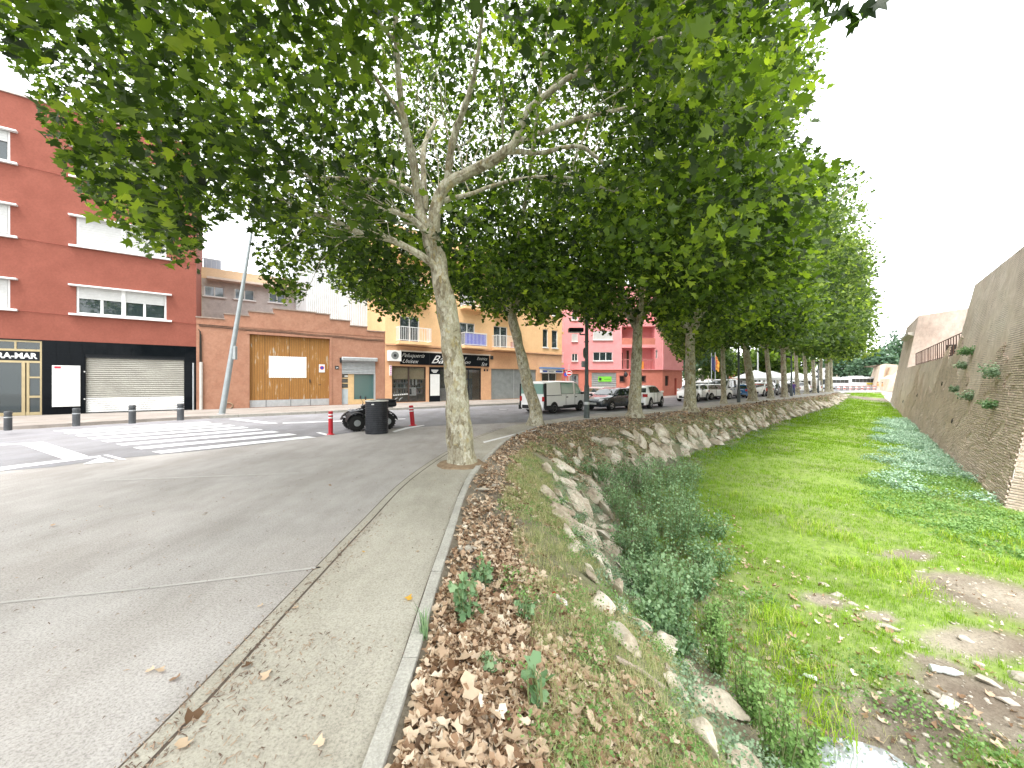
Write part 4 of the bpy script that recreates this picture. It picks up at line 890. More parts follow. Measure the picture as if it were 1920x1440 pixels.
for a, b in ((w0[0], w0[0] + .06), (w0[0] + (w0[1] - w0[0]) * .47, w0[0] + (w0[1] - w0[0]) * .47 + .09), (w0[1] - .06, w0[1])): sw.fbox(MAIN, a, b, -.16, -.08, w0[2], w0[3])
sw.fbox(MAIN, w0[0] + .06, w0[1] - .06, -.158, -.078, w0[3] - .08, w0[3]); sw.fbox(MAIN, w0[0] + .06, w0[1] - .06, -.158, -.078, w0[2], w0[2] + .06)
swin = sw.build('shop_window', brown_m, pe)
fb(MAIN, 'pane', shopg_m, swin, w0[0] + .06, w0[1] - .06, -.13, -.12, w0[2] + .06, w0[3] - .08)
fb(MAIN, 'blind', tan_m, swin, w0[0] + .06, w0[1] - .06, -.24, -.22, w0[2] + (w0[3] - w0[2]) * .64, w0[3] - .08)
fb(MAIN, 'interior_wall', M('salon_wall', (.5, .38, .26), (.35, .26, .18), 3, .9), swin, w0[0], w0[1], -1.45, -1.4, BASE, w0[3])
rr_ = random.Random(4)
for z_ in (.75, 1.15, 1.5):
    s_ = fb(MAIN, 'display_shelf', white_pt, swin, w0[0] + .15, w0[1] - .15, -.9, -.5, z_, z_ + .03)
    for k in range(13):
        a = w0[0] + .2 + k * .19 + rr_.random() * .05; hgt = .12 + rr_.random() * .18
        fb(MAIN, 'bottle', [white_pt, black_m, int_m, tan_m, M('pale_pink', (.7, .45, .45))][rr_.randrange(5)], s_, a, a + .07, -.75, -.68, z_ + .03, z_ + .03 + hgt)
for k in range(5): fb(MAIN, 'towel', [white_pt, black_m][k % 2 if k else 0], swin, w0[0] + 1.35 + k * .13, w0[0] + 1.45 + k * .13, -.32, -.3, 1.35, 1.85)
fb(MAIN, 'poster', white_pt, swin, w0[0] + 1.3, w0[0] + 1.9, -.3, -.28, .6, 1.2); fb(MAIN, 'poster_picture', int_m, swin, w0[0] + 1.4, w0[0] + 1.55, -.28, -.275, .7, 1.1)
for dx, dz in ((0, 0), (.1, .09), (-.12, .02), (.2, -.01)): m = MB(); m.lathe([(.01, -.08), (.1, -.03), (.12, .02), (.05, .08)], (0, 0, 0), 12); m.v = [MAIN.p(w0[0] + 1.9 + dx + x, -.6 + y, 2.25 + dz + z) for x, y, z in m.v]; m.build('pendant_lamp', white_pt, swin)
for z_, hh_ in ((.62, .05),):
    for k in range(7): fb(MAIN, 'window_lettering', white_pt, swin, w0[0] + .12 + k * .16, w0[0] + .24 + k * .16, -.118, -.116, .62 + .01 * k, .7 + .01 * k)
for k in range(2): 
    m = MB(); m.tube([MAIN.p(w0[0] + .22 + k * .35, -.115, .3), MAIN.p(w0[0] + .3 + k * .35, -.115, .42), MAIN.p(w0[0] + .45 + k * .35, -.115, .47)], .015, 5); m.build('window_swoosh', white_pt, swin)
dp = fb(MAIN, 'price_panel', black_m, pe, MAIN.t(804.5), MAIN.t(824.5), .002, .06, BASE, MAIN.z(805, 688))
fb(MAIN, 'white_board', white_pt, dp, MAIN.t(806), MAIN.t(823.5), .06, .075, MAIN.z(806, 742), MAIN.z(806, 701.5))
for k, (a, b) in enumerate(((808, 821), (809, 819.5), (811, 818))): fb(MAIN, 'small_print', white_pt, dp, MAIN.t(a), MAIN.t(b), .06, .064, MAIN.z(806, 694.6 + k * 2.1), MAIN.z(806, 693.2 + k * 2.1))
d0 = shop[1]
sd_ = MB()
for a in (d0[0], d0[0] + (d0[1] - d0[0]) * .33, d0[0] + (d0[1] - d0[0]) * .68, d0[1] - .07): sd_.fbox(MAIN, a, a + .07, -.2, -.12, BASE, d0[3])
sd_.fbox(MAIN, d0[0] + .07, d0[1] - .07, -.198, -.118, d0[3] - .18, d0[3]); sdo = sd_.build('shop_entrance', dark_m, pe)
fb(MAIN, 'pane', shopg_m, sdo, d0[0] + .07, d0[1] - .07, -.17, -.16, BASE, d0[3] - .18); fb(MAIN, 'interior_wall', M('salon_wall2', (.42, .42, .4), (.2, .2, .2), 5, .9, stretch=(3, 3, 1)), sdo, d0[0], d0[1], -1.5, -1.45, BASE, d0[3])
fb(MAIN, 'reception_desk', white_pt, sdo, d0[0] + .2, d0[0] + .9, -1.1, -.7, BASE, 1.1); fb(MAIN, 'interior_blind', tan_m, sdo, d0[0] + 1.9, d0[1] - .1, -1.3, -1.28, 1.9, d0[3])
for k in range(4): fb(MAIN, 'hair_poster', [int_m, black_m, white_pt, tan_m][k], sdo, d0[0] + 2.0 + k * .22, d0[0] + 2.17 + k * .22, -.5, -.48, 1.2, 1.75)
fb(MAIN, 'shop_floor', pave_m, pe, pt0 + .3, MAIN.t(905), -1.6, -.28, BASE - .05, BASE + .005)
wp = MB(); wp.fbox(MAIN, MAIN.t(729.5), MAIN.t(733), .02, .16, MAIN.z(730, 704), MAIN.z(730, 685)); bp_ = wp.build('barber_pole_sign', white_pt, pe)
for k in range(5): fb(MAIN, 'pink_letter', M('magenta_letter', (.6, .12, .4)), bp_, MAIN.t(730.2), MAIN.t(732.4), .16, .165, MAIN.z(730, 702.5 - k * 3.6), MAIN.z(730, 700.6 - k * 3.6))
gs = roller(MAIN, *[shop[2][i] for i in (0, 1)], BASE + .02, shop[2][3], pe, grey_met, 26, -.12, 'garage_shutter')
for a in (.5,): fb(MAIN, 'shutter_post', zinc_m, gs, shop[2][0] + (shop[2][1] - shop[2][0]) * .62, shop[2][0] + (shop[2][1] - shop[2][0]) * .62 + .08, -.1, -.07, BASE + .02, shop[2][3])
roller(MAIN, shop[3][0], shop[3][1], BASE + .02, shop[3][3], pe, grey_met, 26, -.12, 'garage_shutter')
for x_, mt_ in ((907, black_m), (912, brown_m)): fb(MAIN, 'house_number', mt_, pe, MAIN.t(x_), MAIN.t(x_ + 3), .0, .02, MAIN.z(x_, 696), MAIN.z(x_, 692))
fb(MAIN, 'junction_box', dark_m, pe, MAIN.t(919), MAIN.t(924), 0, .08, MAIN.z(919, 674), MAIN.z(919, 667))
window(MAIN, *shop[4], pe, 2, sill=False, lintel=False)
aw = thing('shop_awning_sign', 'blue and white box sign over the small shop window of the peach building', 'sign', MAIN.p(MAIN.t(1030), 0, 2.5))
fb(MAIN, 'sign_box', white_pt, aw, MAIN.t(1012), MAIN.t(1052), .01, .3, MAIN.z(1012, 699), MAIN.z(1012, 691), .01); fb(MAIN, 'blue_roof', M('awning_blue', (.12, .25, .5)), aw, MAIN.t(1011), MAIN.t(1053), .0, .42, MAIN.z(1012, 691), MAIN.z(1012, 688.5))
for a, b in ((1014, 1022), (1038, 1050)): fb(MAIN, 'blue_print', bluep, aw, MAIN.t(a), MAIN.t(b), .3, .305, MAIN.z(1014, 697.6), MAIN.z(1014, 694.5))
fb(MAIN, 'grey_print', grey_met, aw, MAIN.t(1025), MAIN.t(1034), .3, .305, MAIN.z(1014, 697.4), MAIN.z(1014, 695.3))

# --- pink building across the side street
PK = Frame((0, 43), (1, .0), (0, -1))
pk = thing('pink_building', 'pink corner building with coral ground floor and recessed balcony', 'building', (10, 43, 0))
fX = lambda x: PK.t(x); fZ = lambda y: PK.z(1100, y); pl0 = 3.5; lz = fZ(693)
xA, xB, xC, xD = pl0, fX(1166), fX(1228), fX(1242)
upw = [(fX(1072), fX(1083), fZ(677), fZ(663)), (fX(1112), fX(1148.5), fZ(676.5), fZ(660)), (fX(1072), fX(1083), fZ(640), fZ(626)), (fX(1112), fX(1148.5), fZ(637), fZ(621)), (fX(1072), fX(1083), fZ(600), fZ(586)), (fX(1112), fX(1148.5), fZ(599), fZ(583))]
wall_holes(PK, xA, xB, lz, 12.6, upw).build('wall', plaster_pink, pk)
low = [(fX(1069), fX(1085), BASE, fZ(701)), (fX(1109.5), fX(1156), BASE, fZ(698.5)), (fX(1163), fX(1171), fZ(715), fZ(706)), (fX(1202), fX(1210), fZ(715), fZ(706))]
wall_holes(PK, xA, xD, BASE - .1, lz, low, -.3, -.05).build('ground_floor_wall', plaster_coral, pk)
fb(PK, 'ledge', plaster_pink, pk, xA, xD, -.2, .12, lz - .02, lz + .05)
wall_holes(PK, xC, xD, lz + .05, 9.2, [(fX(1229.5), fX(1233), fZ(672), fZ(656))]).build('wall', plaster_pink, pk)
fb(PK, 'loggia_back', plaster_pink, pk, xB, xC, -1.4, -1.2, lz + .05, 12.6); fb(PK, 'loggia_side', plaster_pink, pk, xC - .0, xC + .2, -1.2, -.29, lz + .05, 9.2)
for yb, yt in ((652, 646), (612, 606)): fb(PK, 'loggia_slab', plaster_pink, pk, xB, xC + .1, -1.2, .05, fZ(yb), fZ(yt))
fb(PK, 'loggia_parapet', plaster_coral, pk, xB, xC, -.12, .04, fZ(646), fZ(634))
m = MB()
for k in range(22): a = xB + (xC - xB) * k / 21; m.fbox(PK, a, a + .02, -.1, -.08, lz + .05, fZ(674))
m.fbox(PK, xB, xC, -.12, -.07, fZ(674.5), fZ(673.5)); m.build('railing', M('pink_rail', (.5, .2, .18)), pk, 'stuff')
fb(PK, 'balcony_door', brown_m, pk, fX(1169), fX(1173), -1.2, -1.15, lz + .05, fZ(660)); fb(PK, 'balcony_door', brown_m, pk, fX(1181), fX(1185), -1.2, -1.15, lz + .05, fZ(656))
fb(PK, 'orange_toy', M('orange_plastic', (.8, .3, .03)), pk, fX(1203), fX(1208), -.4, -.15, lz + .05, fZ(677))
for i, w_ in enumerate(upw): window(PK, *w_, pk, 3 if i % 2 else 2, sill=True, lintel=False, ov=.05, shutter=1.0 if i in (2, 3, 5) else 0, curtain=i == 1, inset=.04)
window(PK, fX(1229.5), fX(1233), fZ(672), fZ(656), pk, 1, sill=False, lintel=False)
m = MB(); m.fbox(PK, xA, xD, -9, -1.45, 0, 12.4); m.fbox(PK, xA, xD - .02, -1.44, -.31, 0, lz - .03); m.fbox(PK, xC + .2, xD, -1.44, -.29, lz, 9.1); m.fbox(PK, xA, xB, -1.44, -.5, lz, 12.5); m.build('building_core', plaster_pink, pk)
gd = roller(PK, fX(1109.5), fX(1156), BASE, fZ(698.5), pk, grey_met, 12, -.14, 'garage_door')
gsn = fb(PK, 'green_sign', M('green_sign', (.2, .62, .06), None, 4, .5), gd, fX(1122), fX(1147), -.1, -.08, fZ(715.5), fZ(706)); fb(PK, 'dark_emblem', dark_m, gsn, fX(1123.5), fX(1128), -.08, -.075, fZ(713.5), fZ(708.5)); fb(PK, 'green_print', M('dark_green', (.06, .25, .03)), gsn, fX(1133), fX(1145), -.08, -.075, fZ(712), fZ(711))
fb(PK, 'entrance_door', grey_met, pk, fX(1069), fX(1085), -.28, -.22, BASE, fZ(701)); fb(PK, 'door_glass', glass_m, pk, fX(1073), fX(1081), -.22, -.21, BASE + .3, fZ(704))
for a, b in ((1163, 1171), (1202, 1210)):
    w_ = fb(PK, 'window', dark_m, pk, fX(a), fX(b), -.3, -.27, fZ(715), fZ(706))
    for k in range(5): fb(PK, 'grille_bar', dark_m, w_, fX(a) - .06 + k * (fX(b) - fX(a) + .08) / 4, fX(a) - .03 + k * (fX(b) - fX(a) + .08) / 4, -.05, .02, fZ(716), fZ(705))
    fb(PK, 'grille_frame', dark_m, w_, fX(a) - .1, fX(b) + .1, -.04, .01, fZ(716.5), fZ(715.8)); fb(PK, 'grille_frame', dark_m, w_, fX(a) - .1, fX(b) + .1, -.04, .01, fZ(705), fZ(704.4))
m = MB(); m.tube([PK.p(fX(1171.5), .0, fZ(697)), PK.p(fX(1171.5), .3, fZ(698)), PK.p(fX(1171.5), .35, fZ(701))], .05, 6); m.lathe([(.02, .3), (.2, .1), (.24, -.1), (.1, -.3)], PK.p(fX(1171.5), .35, fZ(702)), 12); m.build('wall_lamp', dark_m, pk)
# angled right wing
a0 = PK.p(xD, 0, 0)[:2]; a1 = G(1279, 741)[:2]; uu_ = Vector(a1) - Vector(a0); PW2 = Frame(a0, uu_, (uu_.y, -uu_.x)); Lw = uu_.length
wall_holes(PW2, 0, Lw, BASE - .1, lz, [(PW2.t(1247), PW2.t(1255), PW2.z(1247, 723.5), PW2.z(1247, 704.5)), (PW2.t(1264.5), PW2.t(1269.5), BASE, PW2.z(1264, 709))], -.25, 0).build('ground_floor_wall', plaster_coral, pk)
fb(PW2, 'wall', plaster_pink, pk, 0, Lw + .1, -.3, .1, lz, 9.2); fb(PW2, 'dark_window', int_m, pk, PW2.t(1247), PW2.t(1255), -.2, -.18, PW2.z(1247, 723.5), PW2.z(1247, 704.5)); fb(PW2, 'door', M('rust_red_door', (.35, .07, .05)), pk, PW2.t(1264.5), PW2.t(1269.5), -.15, -.12, BASE, PW2.z(1264, 709))
m = MB(); m.add([PW2.p(0, -.26, 0), PW2.p(Lw, -.26, 0), (a1[0], 52, 0), (a0[0], 52, 0), PW2.p(0, -.26, 9), PW2.p(Lw, -.26, 9), (a1[0], 52, 9), (a0[0], 52, 9)], [(0, 1, 5, 4), (1, 2, 6, 5), (2, 3, 7, 6), (3, 0, 4, 7), (4, 5, 6, 7)]); m.build('building_core', plaster_pink, pk)
# ------------------------------------------------------------------ the old brick bastion on the right
WD = wall_d; WN = Vector((WD.y, -WD.x))       # inward (away from the bed)
W0 = Vector((13.85, 10.8)); BAT = .155
brick_mat = M('old_brick', (.82, .67, .58), (.66, .53, .45), 1.2, .95, .5, 70, world_co=True, fine=(16, .3))
mortar_m = M('wall_mortar', (.46, .38, .29), (.32, .26, .2), 1.1, .95, .6, 40, world_co=True, stops=[(.3, (.27, .22, .165)), (.5, (.45, .37, .28)), (.66, (.56, .47, .37)), (.75, (.62, .54, .44))], fine=(12, .3))
def wm():
    m, n, l, b = nodes('bastion_masonry'); g = n.new('ShaderNodeNewGeometry'); co = g.outputs['Position']; b.inputs['Roughness'].default_value = .95
    r1 = ramp(n, [(.3, (.6, .46, .4)), (.45, (.73, .59, .52)), (.6, (.8, .67, .6)), (.72, (.85, .74, .67))]); l.new(noise(n, l, co, .45, 8, .7), r1.inputs[0])
    r2 = ramp(n, [(.3, (.8, .78, .76)), (.6, (1.05, 1.05, 1.05))]); l.new(noise(n, l, co, 3.5, 8, .75, (1, 1, .6)), r2.inputs[0]); c = mix(n, l, 1.0, r1.outputs[0], r2.outputs[0], 'MULTIPLY')
    sp = n.new('ShaderNodeSeparateXYZ'); l.new(co, sp.inputs[0]); w = n.new('ShaderNodeMath'); w.operation = 'MULTIPLY'; w.inputs[1].default_value = 1 / .075; l.new(sp.outputs[2], w.inputs[0])
    fr_ = n.new('ShaderNodeMath'); fr_.operation = 'FRACT'; l.new(w.outputs[0], fr_.inputs[0]); r3 = ramp(n, [(0, (.2, .2, .2)), (.06, (1, 1, 1)), (.7, (1, 1, 1)), (.8, (.1, .1, .1)), (1, (.1, .1, .1))]); l.new(fr_.outputs[0], r3.inputs[0])
    f5 = ramp(n, [(.45, (0, 0, 0)), (.6, (1, 1, 1))]); l.new(noise(n, l, co, .8, 5, .7), f5.inputs[0])
    hh = mix(n, l, f5.outputs[0], (.9, .9, .9), r3.outputs[0]); c = mix(n, l, .7, c, hh, 'MULTIPLY'); l.new(c, b.inputs['Base Color'])
    hb = n.new('ShaderNodeMath'); hb.operation = 'ADD'; l.new(hh, hb.inputs[0]); l.new(noise(n, l, co, 18, 6, .75), hb.inputs[1])
    bp = n.new('ShaderNodeBump'); bp.inputs['Strength'].default_value = .8; bp.inputs['Distance'].default_value = .03; l.new(hb.outputs[0], bp.inputs['Height']); l.new(bp.outputs[0], b.inputs['Normal']); return m
mason_m = wm()
def wp(t, z, off=0.0):
    s_ = BAT * (z + 1.9) - off; q = W0 + WD * t + WN * s_; return (q.x, q.y, z)
def wback(t, z, dep):
    q = W0 + WD * t + WN * (BAT * (z + 1.9) + dep); return (q.x, q.y, z)
bas = thing('brick_bastion', 'old battered brick bastion wall with rusty railing and plants growing from its face', 'wall', (W0.x, W0.y, -1.9))
ZL = -2.1
tn = (12.0, 13.6)      # slanted left end of the high near section
# near high section
def grid_face(name, fn, nu_, nz_, mat, parent, amp=.02):
    m = MB(); vs = []
    for i in range(nu_ + 1):
        for j in range(nz_ + 1):
            p = fn(i / nu_, j / nz_); d = amp * hnoise(np.array([p[0] + p[1]]), np.array([p[2] * 1.6]), 1.9)[0]; vs.append((p[0] - WN.x * d, p[1] - WN.y * d, p[2]))
    m.add(vs, [(i * (nz_ + 1) + j, (i + 1) * (nz_ + 1) + j, (i + 1) * (nz_ + 1) + j + 1, i * (nz_ + 1) + j + 1) for i in range(nu_) for j in range(nz_)]); return m.build(name, mat, parent, None, True)
ZN, ZR, ZT = 6.35, 3.0, 8.0
def near(u, v):
    if v < .55: z = ZL + (ZR - ZL) * v / .55; t = 12.8 * u
    else: z = ZR + (ZN - ZR) * (v - .55) / .45; t = (12.8 + (12.0 - 12.8) * (v - .55) / .45) * u
    return wp(t, z)
grid_face('wall_face', near, 40, 30, mason_m, bas)
grid_face('wall_face', lambda u, v: wp(12.8 + (36.5 - 12.8) * u, ZL + (ZR - ZL) * v), 50, 18, mason_m, bas)
def towerf(u, v):
    t = 36.5 + (48 - 36.5) * u; return wp(t, ZL + (ZT - ZL) * v)
grid_face('wall_face', towerf, 24, 24, mason_m, bas, .015)
m = MB()
# near section top, end, and body
q = [wp(0, ZN), wp(12.0, ZN), wback(12.0, ZN, 6), wback(0, ZN, 6)]; m.add(q, [(0, 1, 2, 3)])
q = [wp(12.8, ZR), wp(12.0, ZN), wback(12.0, ZN, 6), wback(12.8, ZR, 6)]; m.add(q, [(0, 1, 2, 3)])
q = [wp(12.8, ZR), wp(36.5, ZR), wback(36.5, ZR, 6), wback(12.8, ZR, 6)]; m.add(q, [(0, 1, 2, 3)])
m.build('wall_top', mason_m, bas)
# right hand return of the near section
RD = Vector((.25, -.97)).normalized(); RN = Vector((-RD.y, RD.x))
if RN.x < 0: RN = -RN
def ret(u, v):
    z = ZL + (ZN - ZL) * v; s_ = BAT * (z + 1.9); c = Vector(wp(0, z)[:2]); q = c + RD * (u * 14); return (q.x, q.y, z)
grid_face('wall_return', ret, 16, 24, mason_m, bas)
m = MB(); a, b_ = ret(0, 1), ret(1, 1); m.add([a, b_, (b_[0] + 14, b_[1], ZN), wback(0, ZN, 10)], [(0, 1, 2, 3)]); m.build('wall_top', mason_m, bas)
# tower return wall behind the terrace
tc = wp(36.5, ZR); twn = [wp(36.5, z) for z in (ZR, ZT)]
dirn = Vector((.09, -1)).normalized(); m = MB()
vs = []
for k in range(13):
    for p in twn: vs.append((p[0] + dirn.x * k * 1.4, p[1] + dirn.y * k * 1.4, p[2]))
m.add(vs, [(2 * k, 2 * k + 2, 2 * k + 3, 2 * k + 1) for k in range(12)]); m.build('terrace_back_wall', mason_m, bas)
m = MB(); e = wp(48, ZT); m.add([twn[1], e, (e[0] + 20, e[1] - 10, ZT), (twn[1][0] + 20, twn[1][1] - 26, ZT), (twn[1][0] + 1.5, twn[1][1] - 16.8, ZT)], [(0, 1, 2, 3, 4)]); m.build('tower_top', mason_m, bas)
m = MB(); m.add([wp(48, ZL), wp(48, ZT), (e[0] + 20, e[1] - 10, ZT), (wp(48, ZL)[0] + 20, wp(48, ZL)[1] - 10, ZL)], [(0, 1, 2, 3)]); m.build('wall_end', mason_m, bas)
m = MB()
for a_, z0_, z1_ in ((0, 7.0, 7.25),): 
    q = [wp(37.2, 6.3, .0), wp(45.5, 6.3, .0)]; m.add([wp(37, 6.1, 0), wp(44.5, 6.1, 0), wp(44.5, 6.5, 0), wp(37, 6.5, 0), wp(37, 6.3, .45), wp(44.5, 6.3, .45), wp(44.5, 6.5, .45), wp(37, 6.5, .45)], [(4, 5, 6, 7), (0, 1, 5, 4), (3, 2, 6, 7), (0, 4, 7, 3), (1, 5, 6, 2)])
m.build('drain_ledge', M('pale_ledge', (.5, .47, .42), None, 3, .9), bas)
m = MB(); p = wp(31.5, ZR); q_ = twn[0]
dk = (q_[0] + dirn.x * 3.1, q_[1] + dirn.y * 3.1); m.add([(dk[0] - .03, dk[1], ZR), (dk[0] + dirn.x * .8 - .03, dk[1] + dirn.y * .8, ZR), (dk[0] + dirn.x * .8 - .03, dk[1] + dirn.y * .8, ZR + 1.9), (dk[0] - .03, dk[1], ZR + 1.9)], [(0, 1, 2, 3)]); m.build('doorway', int_m, bas)
och = M('ochre_streak', (.55, .4, .18), None, 4, .9)
for k, s_ in enumerate((6.2, 7.0)):
    m = MB(); m.add([(q_[0] + dirn.x * s_ - .02, q_[1] + dirn.y * s_, 6.2), (q_[0] + dirn.x * (s_ + .16) - .02, q_[1] + dirn.y * (s_ + .16), 6.2), (q_[0] + dirn.x * (s_ + .16) - .02, q_[1] + dirn.y * (s_ + .16), ZT - .3), (q_[0] + dirn.x * s_ - .02, q_[1] + dirn.y * s_, ZT - .3)], [(0, 1, 2, 3)]); m.build('ochre_streak', och, bas)
# brick courses standing proud of the worn mortar
bt = []; rg = np.random.default_rng(21); CH = .075
def bthere(t, z):
    lim = 2.3 + 1.1 * math.sin(t * .5 + 1) + .7 * math.sin(t * 1.7) - max(0, t - 16) * .13
    h = hnoise(np.array([t * 1.0]), np.array([z * 1.5]), 1.3)[0]
    return z < lim + h * .6 and h > -.62
z = -1.95; r_ = 0
while z < 4.6:
    t = -.02 + (r_ % 2) * .15
    while t < 47:
        if bthere(t, z): bt.append((t, z))
        t += .3 if t < 26 else .6
    z += CH; r_ += 1
bt = np.array(bt)
def brick_v(t, z, ln, e):
    return [wp(t, z, e - .03 + .0), wp(t + ln, z, e - .03), wp(t + ln, z + .056, e - .03), wp(t, z + .056, e - .03), wp(t + .006, z + .004, e), wp(t + ln - .006, z + .004, e), wp(t + ln - .006, z + .052, e), wp(t + .006, z + .052, e)]
BF = [(4, 5, 6, 7), (0, 1, 5, 4), (1, 2, 6, 5), (2, 3, 7, 6), (3, 0, 4, 7)]
d = np.hypot(13.85 + WD.x * bt[:, 0], 10.8 + WD.y * bt[:, 0]) + np.where(bt[:, 0] < .6, 5, 0); order_b = np.lexsort((np.abs(bt[:, 1] - 0.2), np.round(d, 0))); pickb = set(order_b[:290].tolist())
mb = MB()
for i, (t, z) in enumerate(bt):
    ln = .288 if t < 26 else .58; e = .02 + rg.random() * .022
    if i in pickb:
        m = MB(); m.add(brick_v(t, z, ln, e), BF); m.build('brick', brick_mat, bas)
    else: mb.add(brick_v(t, z, ln, e), BF)
mb.build('brickwork', brick_mat, bas, 'stuff')
# bricks on the return
mb = MB(); z = -1.95; r_ = 0
while z < 3.8:
    c = wp(0, z); t = .03 + (r_ % 2) * .15
    while t < 3.5:
        def rp(tt, zz, e): q = Vector(c[:2]) + RD * tt - RN * e; return (q.x, q.y, zz)
        e = .004 + rg.random() * .008
        mb.add([rp(t, z, -.01), rp(t + .288, z, -.01), rp(t + .288, z + .056, -.01), rp(t, z + .056, -.01), rp(t + .006, z + .004, e), rp(t + .28, z + .004, e), rp(t + .28, z + .052, e), rp(t + .006, z + .052, e)], BF); t += .3
    z += CH; r_ += 1
mb.build('brickwork', brick_mat, bas, 'stuff')
# railing on the terrace edge
rust = M('rusty_iron', (.09, .05, .035), (.05, .03, .022), 9, .8)
rl = thing('terrace_railing', 'dark rusty iron railing along the bastion terrace', 'railing', wp(20, ZR))
def rr3(t, z): q = Vector(wp(t, ZR)[:2]) + WN * .22; return (q.x, q.y, z)
for k in range(26):
    t = 12.7 + k * .78; m = MB(); m.tube([rr3(t, ZR + .0), rr3(t, ZR + 1.12)], .024 if k % 5 else .034, 6); m.build('baluster', rust, rl)
for zz_ in (ZR + .14, ZR + 1.12): m = MB(); m.tube([rr3(12.6, zz_), rr3(12.7 + 25 * .78, zz_)], .026, 6); m.build('rail', rust, rl)
for (t, z) in ((3.2, 5.2), (9.5, -.2), (14.5, 1.5), (24, .6), (33, -.2)):
    m = MB(); m.lathe([(.09, 0), (.06, .04), (.02, .05)], (0, 0, 0), 8); m.v = [wp(t + x, z + y * 1.6, .02 + zz) for x, y, zz in m.v]; m.build('putlog_hole', int_m, bas)
# plants growing out of the wall
def shrub(name, label, cat, c, r, n_, lsize, mat, seed, tm=(LEAF3_V, LEAF3_F), h=None, group=None, stems=10, flat=.8, nd=(0, 0, .6)):
    t = thing(name, label, cat, c, group); rg = np.random.default_rng(seed); m = MB(); tips = []
    h = h or r * 1.6
    for k in range(stems):
        a = rg.random() * 6.28; rr = r * rg.random() ** .5; tip = Vector((c[0] + math.cos(a) * rr, c[1] + math.sin(a) * rr, c[2] + h * (.55 + .5 * rg.random()))); b0 = Vector((c[0] + math.cos(a) * rr * .5, c[1] + math.sin(a) * rr * .5, c[2] - .04))
        mid_ = b0.lerp(tip, .55) + Vector((rg.normal() * .03, rg.normal() * .03, 0)); m.tube([b0, mid_, tip], [.006, .005, .002], 4, False); tips.append((b0, mid_, tip))
    m.build('stems', MATS.get('stem') or M('stem', (.16, .2, .08), None, 5, .8), t, 'stuff')
    i = rg.integers(0, len(tips), n_); f = .15 + .87 * rg.random(n_); B = np.array([[list(x) for x in tp] for tp in tips])[i]
    p = np.where((f < .55)[:, None], B[:, 0] + (B[:, 1] - B[:, 0]) * (f / .55)[:, None], B[:, 1] + (B[:, 2] - B[:, 1]) * ((f - .55) / .45)[:, None]) + rg.normal(size=(n_, 3)) * r * .13
    emit('leaves', p, rots(n_, rg, nd, .6), lsize * (.6 + .8 * rg.random(n_)), np.clip(f * .6 + rg.random(n_) * .45, 0, 1), tm, mat, t); return t
def wpx(x, y):
    best = None
    for t in np.arange(0, 45, .2):
        for z in np.arange(-1.8, 6, .15):
            q = wp(t, z, .1); a, b_ = proj(q); e = (a - x) ** 2 + (b_ - y) ** 2
            if best is None or e < best[0]: best = (e, t, z)
    return best[1:]
for i, (t, z, r, lab) in enumerate((wpx(1868, 706) + (.45, 'largest silvery shrub growing from the bastion face'), wpx(1858, 765) + (.26, 'small dark tuft growing low on the bastion face below the largest one'), wpx(1815, 748) + (.36, 'pale sprawling plant growing mid height on the bastion'), wpx(1792, 730) + (.2, 'small pale tuft left of the sprawling plant on the bastion'), wpx(1818, 662) + (.32, 'green shrub at the end of the terrace railing'), wpx(1806, 690) + (.26, 'grey shrub hanging under the end of the railing'))):
    shrub('wall_shrub', lab, 'plant', wp(t, z, .12), r, 420, .07, silver_m if i not in (1, 4) else weed_m, 60 + i, h=r * .9, group='plants growing from the bastion', stems=14)
# second bastion far away, lit pale
FB = thing('far_bastion', 'pale sandy bastion with angled buttresses beyond the near wall', 'wall', (66, 70, 0))
pale = M('pale_masonry', (.6, .48, .36), (.5, .4, .3), .6, .95, .3, 20, world_co=True, fine=(5, .12))
def pface(name, pts): m = MB(); m.add(pts, [tuple(range(len(pts)))]); return m.build(name, pale, FB)
def PP(x, y, Y): return P(x, y, Y)
q0, q1, q2, q3 = (1643, 735, 74), (1649, 684, 76), (1660, 681, 76), (1652, 721, 74)
m = MB()
front = [PP(1642, 733, 74), PP(1654, 720.5, 73.5), PP(1661, 682, 76), PP(1651.5, 684, 77)]
back = [(p[0] + 12, p[1] + 14, p[2]) for p in front]
m.add(front + back, [(0, 1, 2, 3), (0, 4, 5, 1), (1, 5, 6, 2), (2, 6, 7, 3), (3, 7, 4, 0)]); m.build('buttress', pale, FB)
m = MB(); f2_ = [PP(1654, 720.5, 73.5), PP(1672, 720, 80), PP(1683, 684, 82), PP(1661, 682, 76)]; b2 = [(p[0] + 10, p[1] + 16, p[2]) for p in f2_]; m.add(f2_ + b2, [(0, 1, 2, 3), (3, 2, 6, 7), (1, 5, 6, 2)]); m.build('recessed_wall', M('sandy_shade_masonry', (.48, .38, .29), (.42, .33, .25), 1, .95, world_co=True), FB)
m = MB(); f3 = [PP(1662, 733, 66), PP(1700, 733, 62), PP(1703, 682, 66), PP(1693, 684, 67), PP(1683, 703, 67), PP(1668, 710, 67)]; b3 = [(p[0] + 9, p[1] + 12, p[2]) for p in f3]; m.add(f3 + b3, [(0, 1, 2, 3, 4, 5), (5, 4, 10, 11), (4, 3, 9, 10), (0, 5, 11, 6)]); m.build('stepped_buttress', pale, FB)
m = MB(); f4 = [PP(1640, 737, 72), PP(1700, 741, 60), PP(1700, 731, 61), PP(1652, 721, 74), PP(1642, 731, 73)]; m.add(f4, [(0, 1, 2, 3, 4)]); m.build('base_plinth', pale, FB)
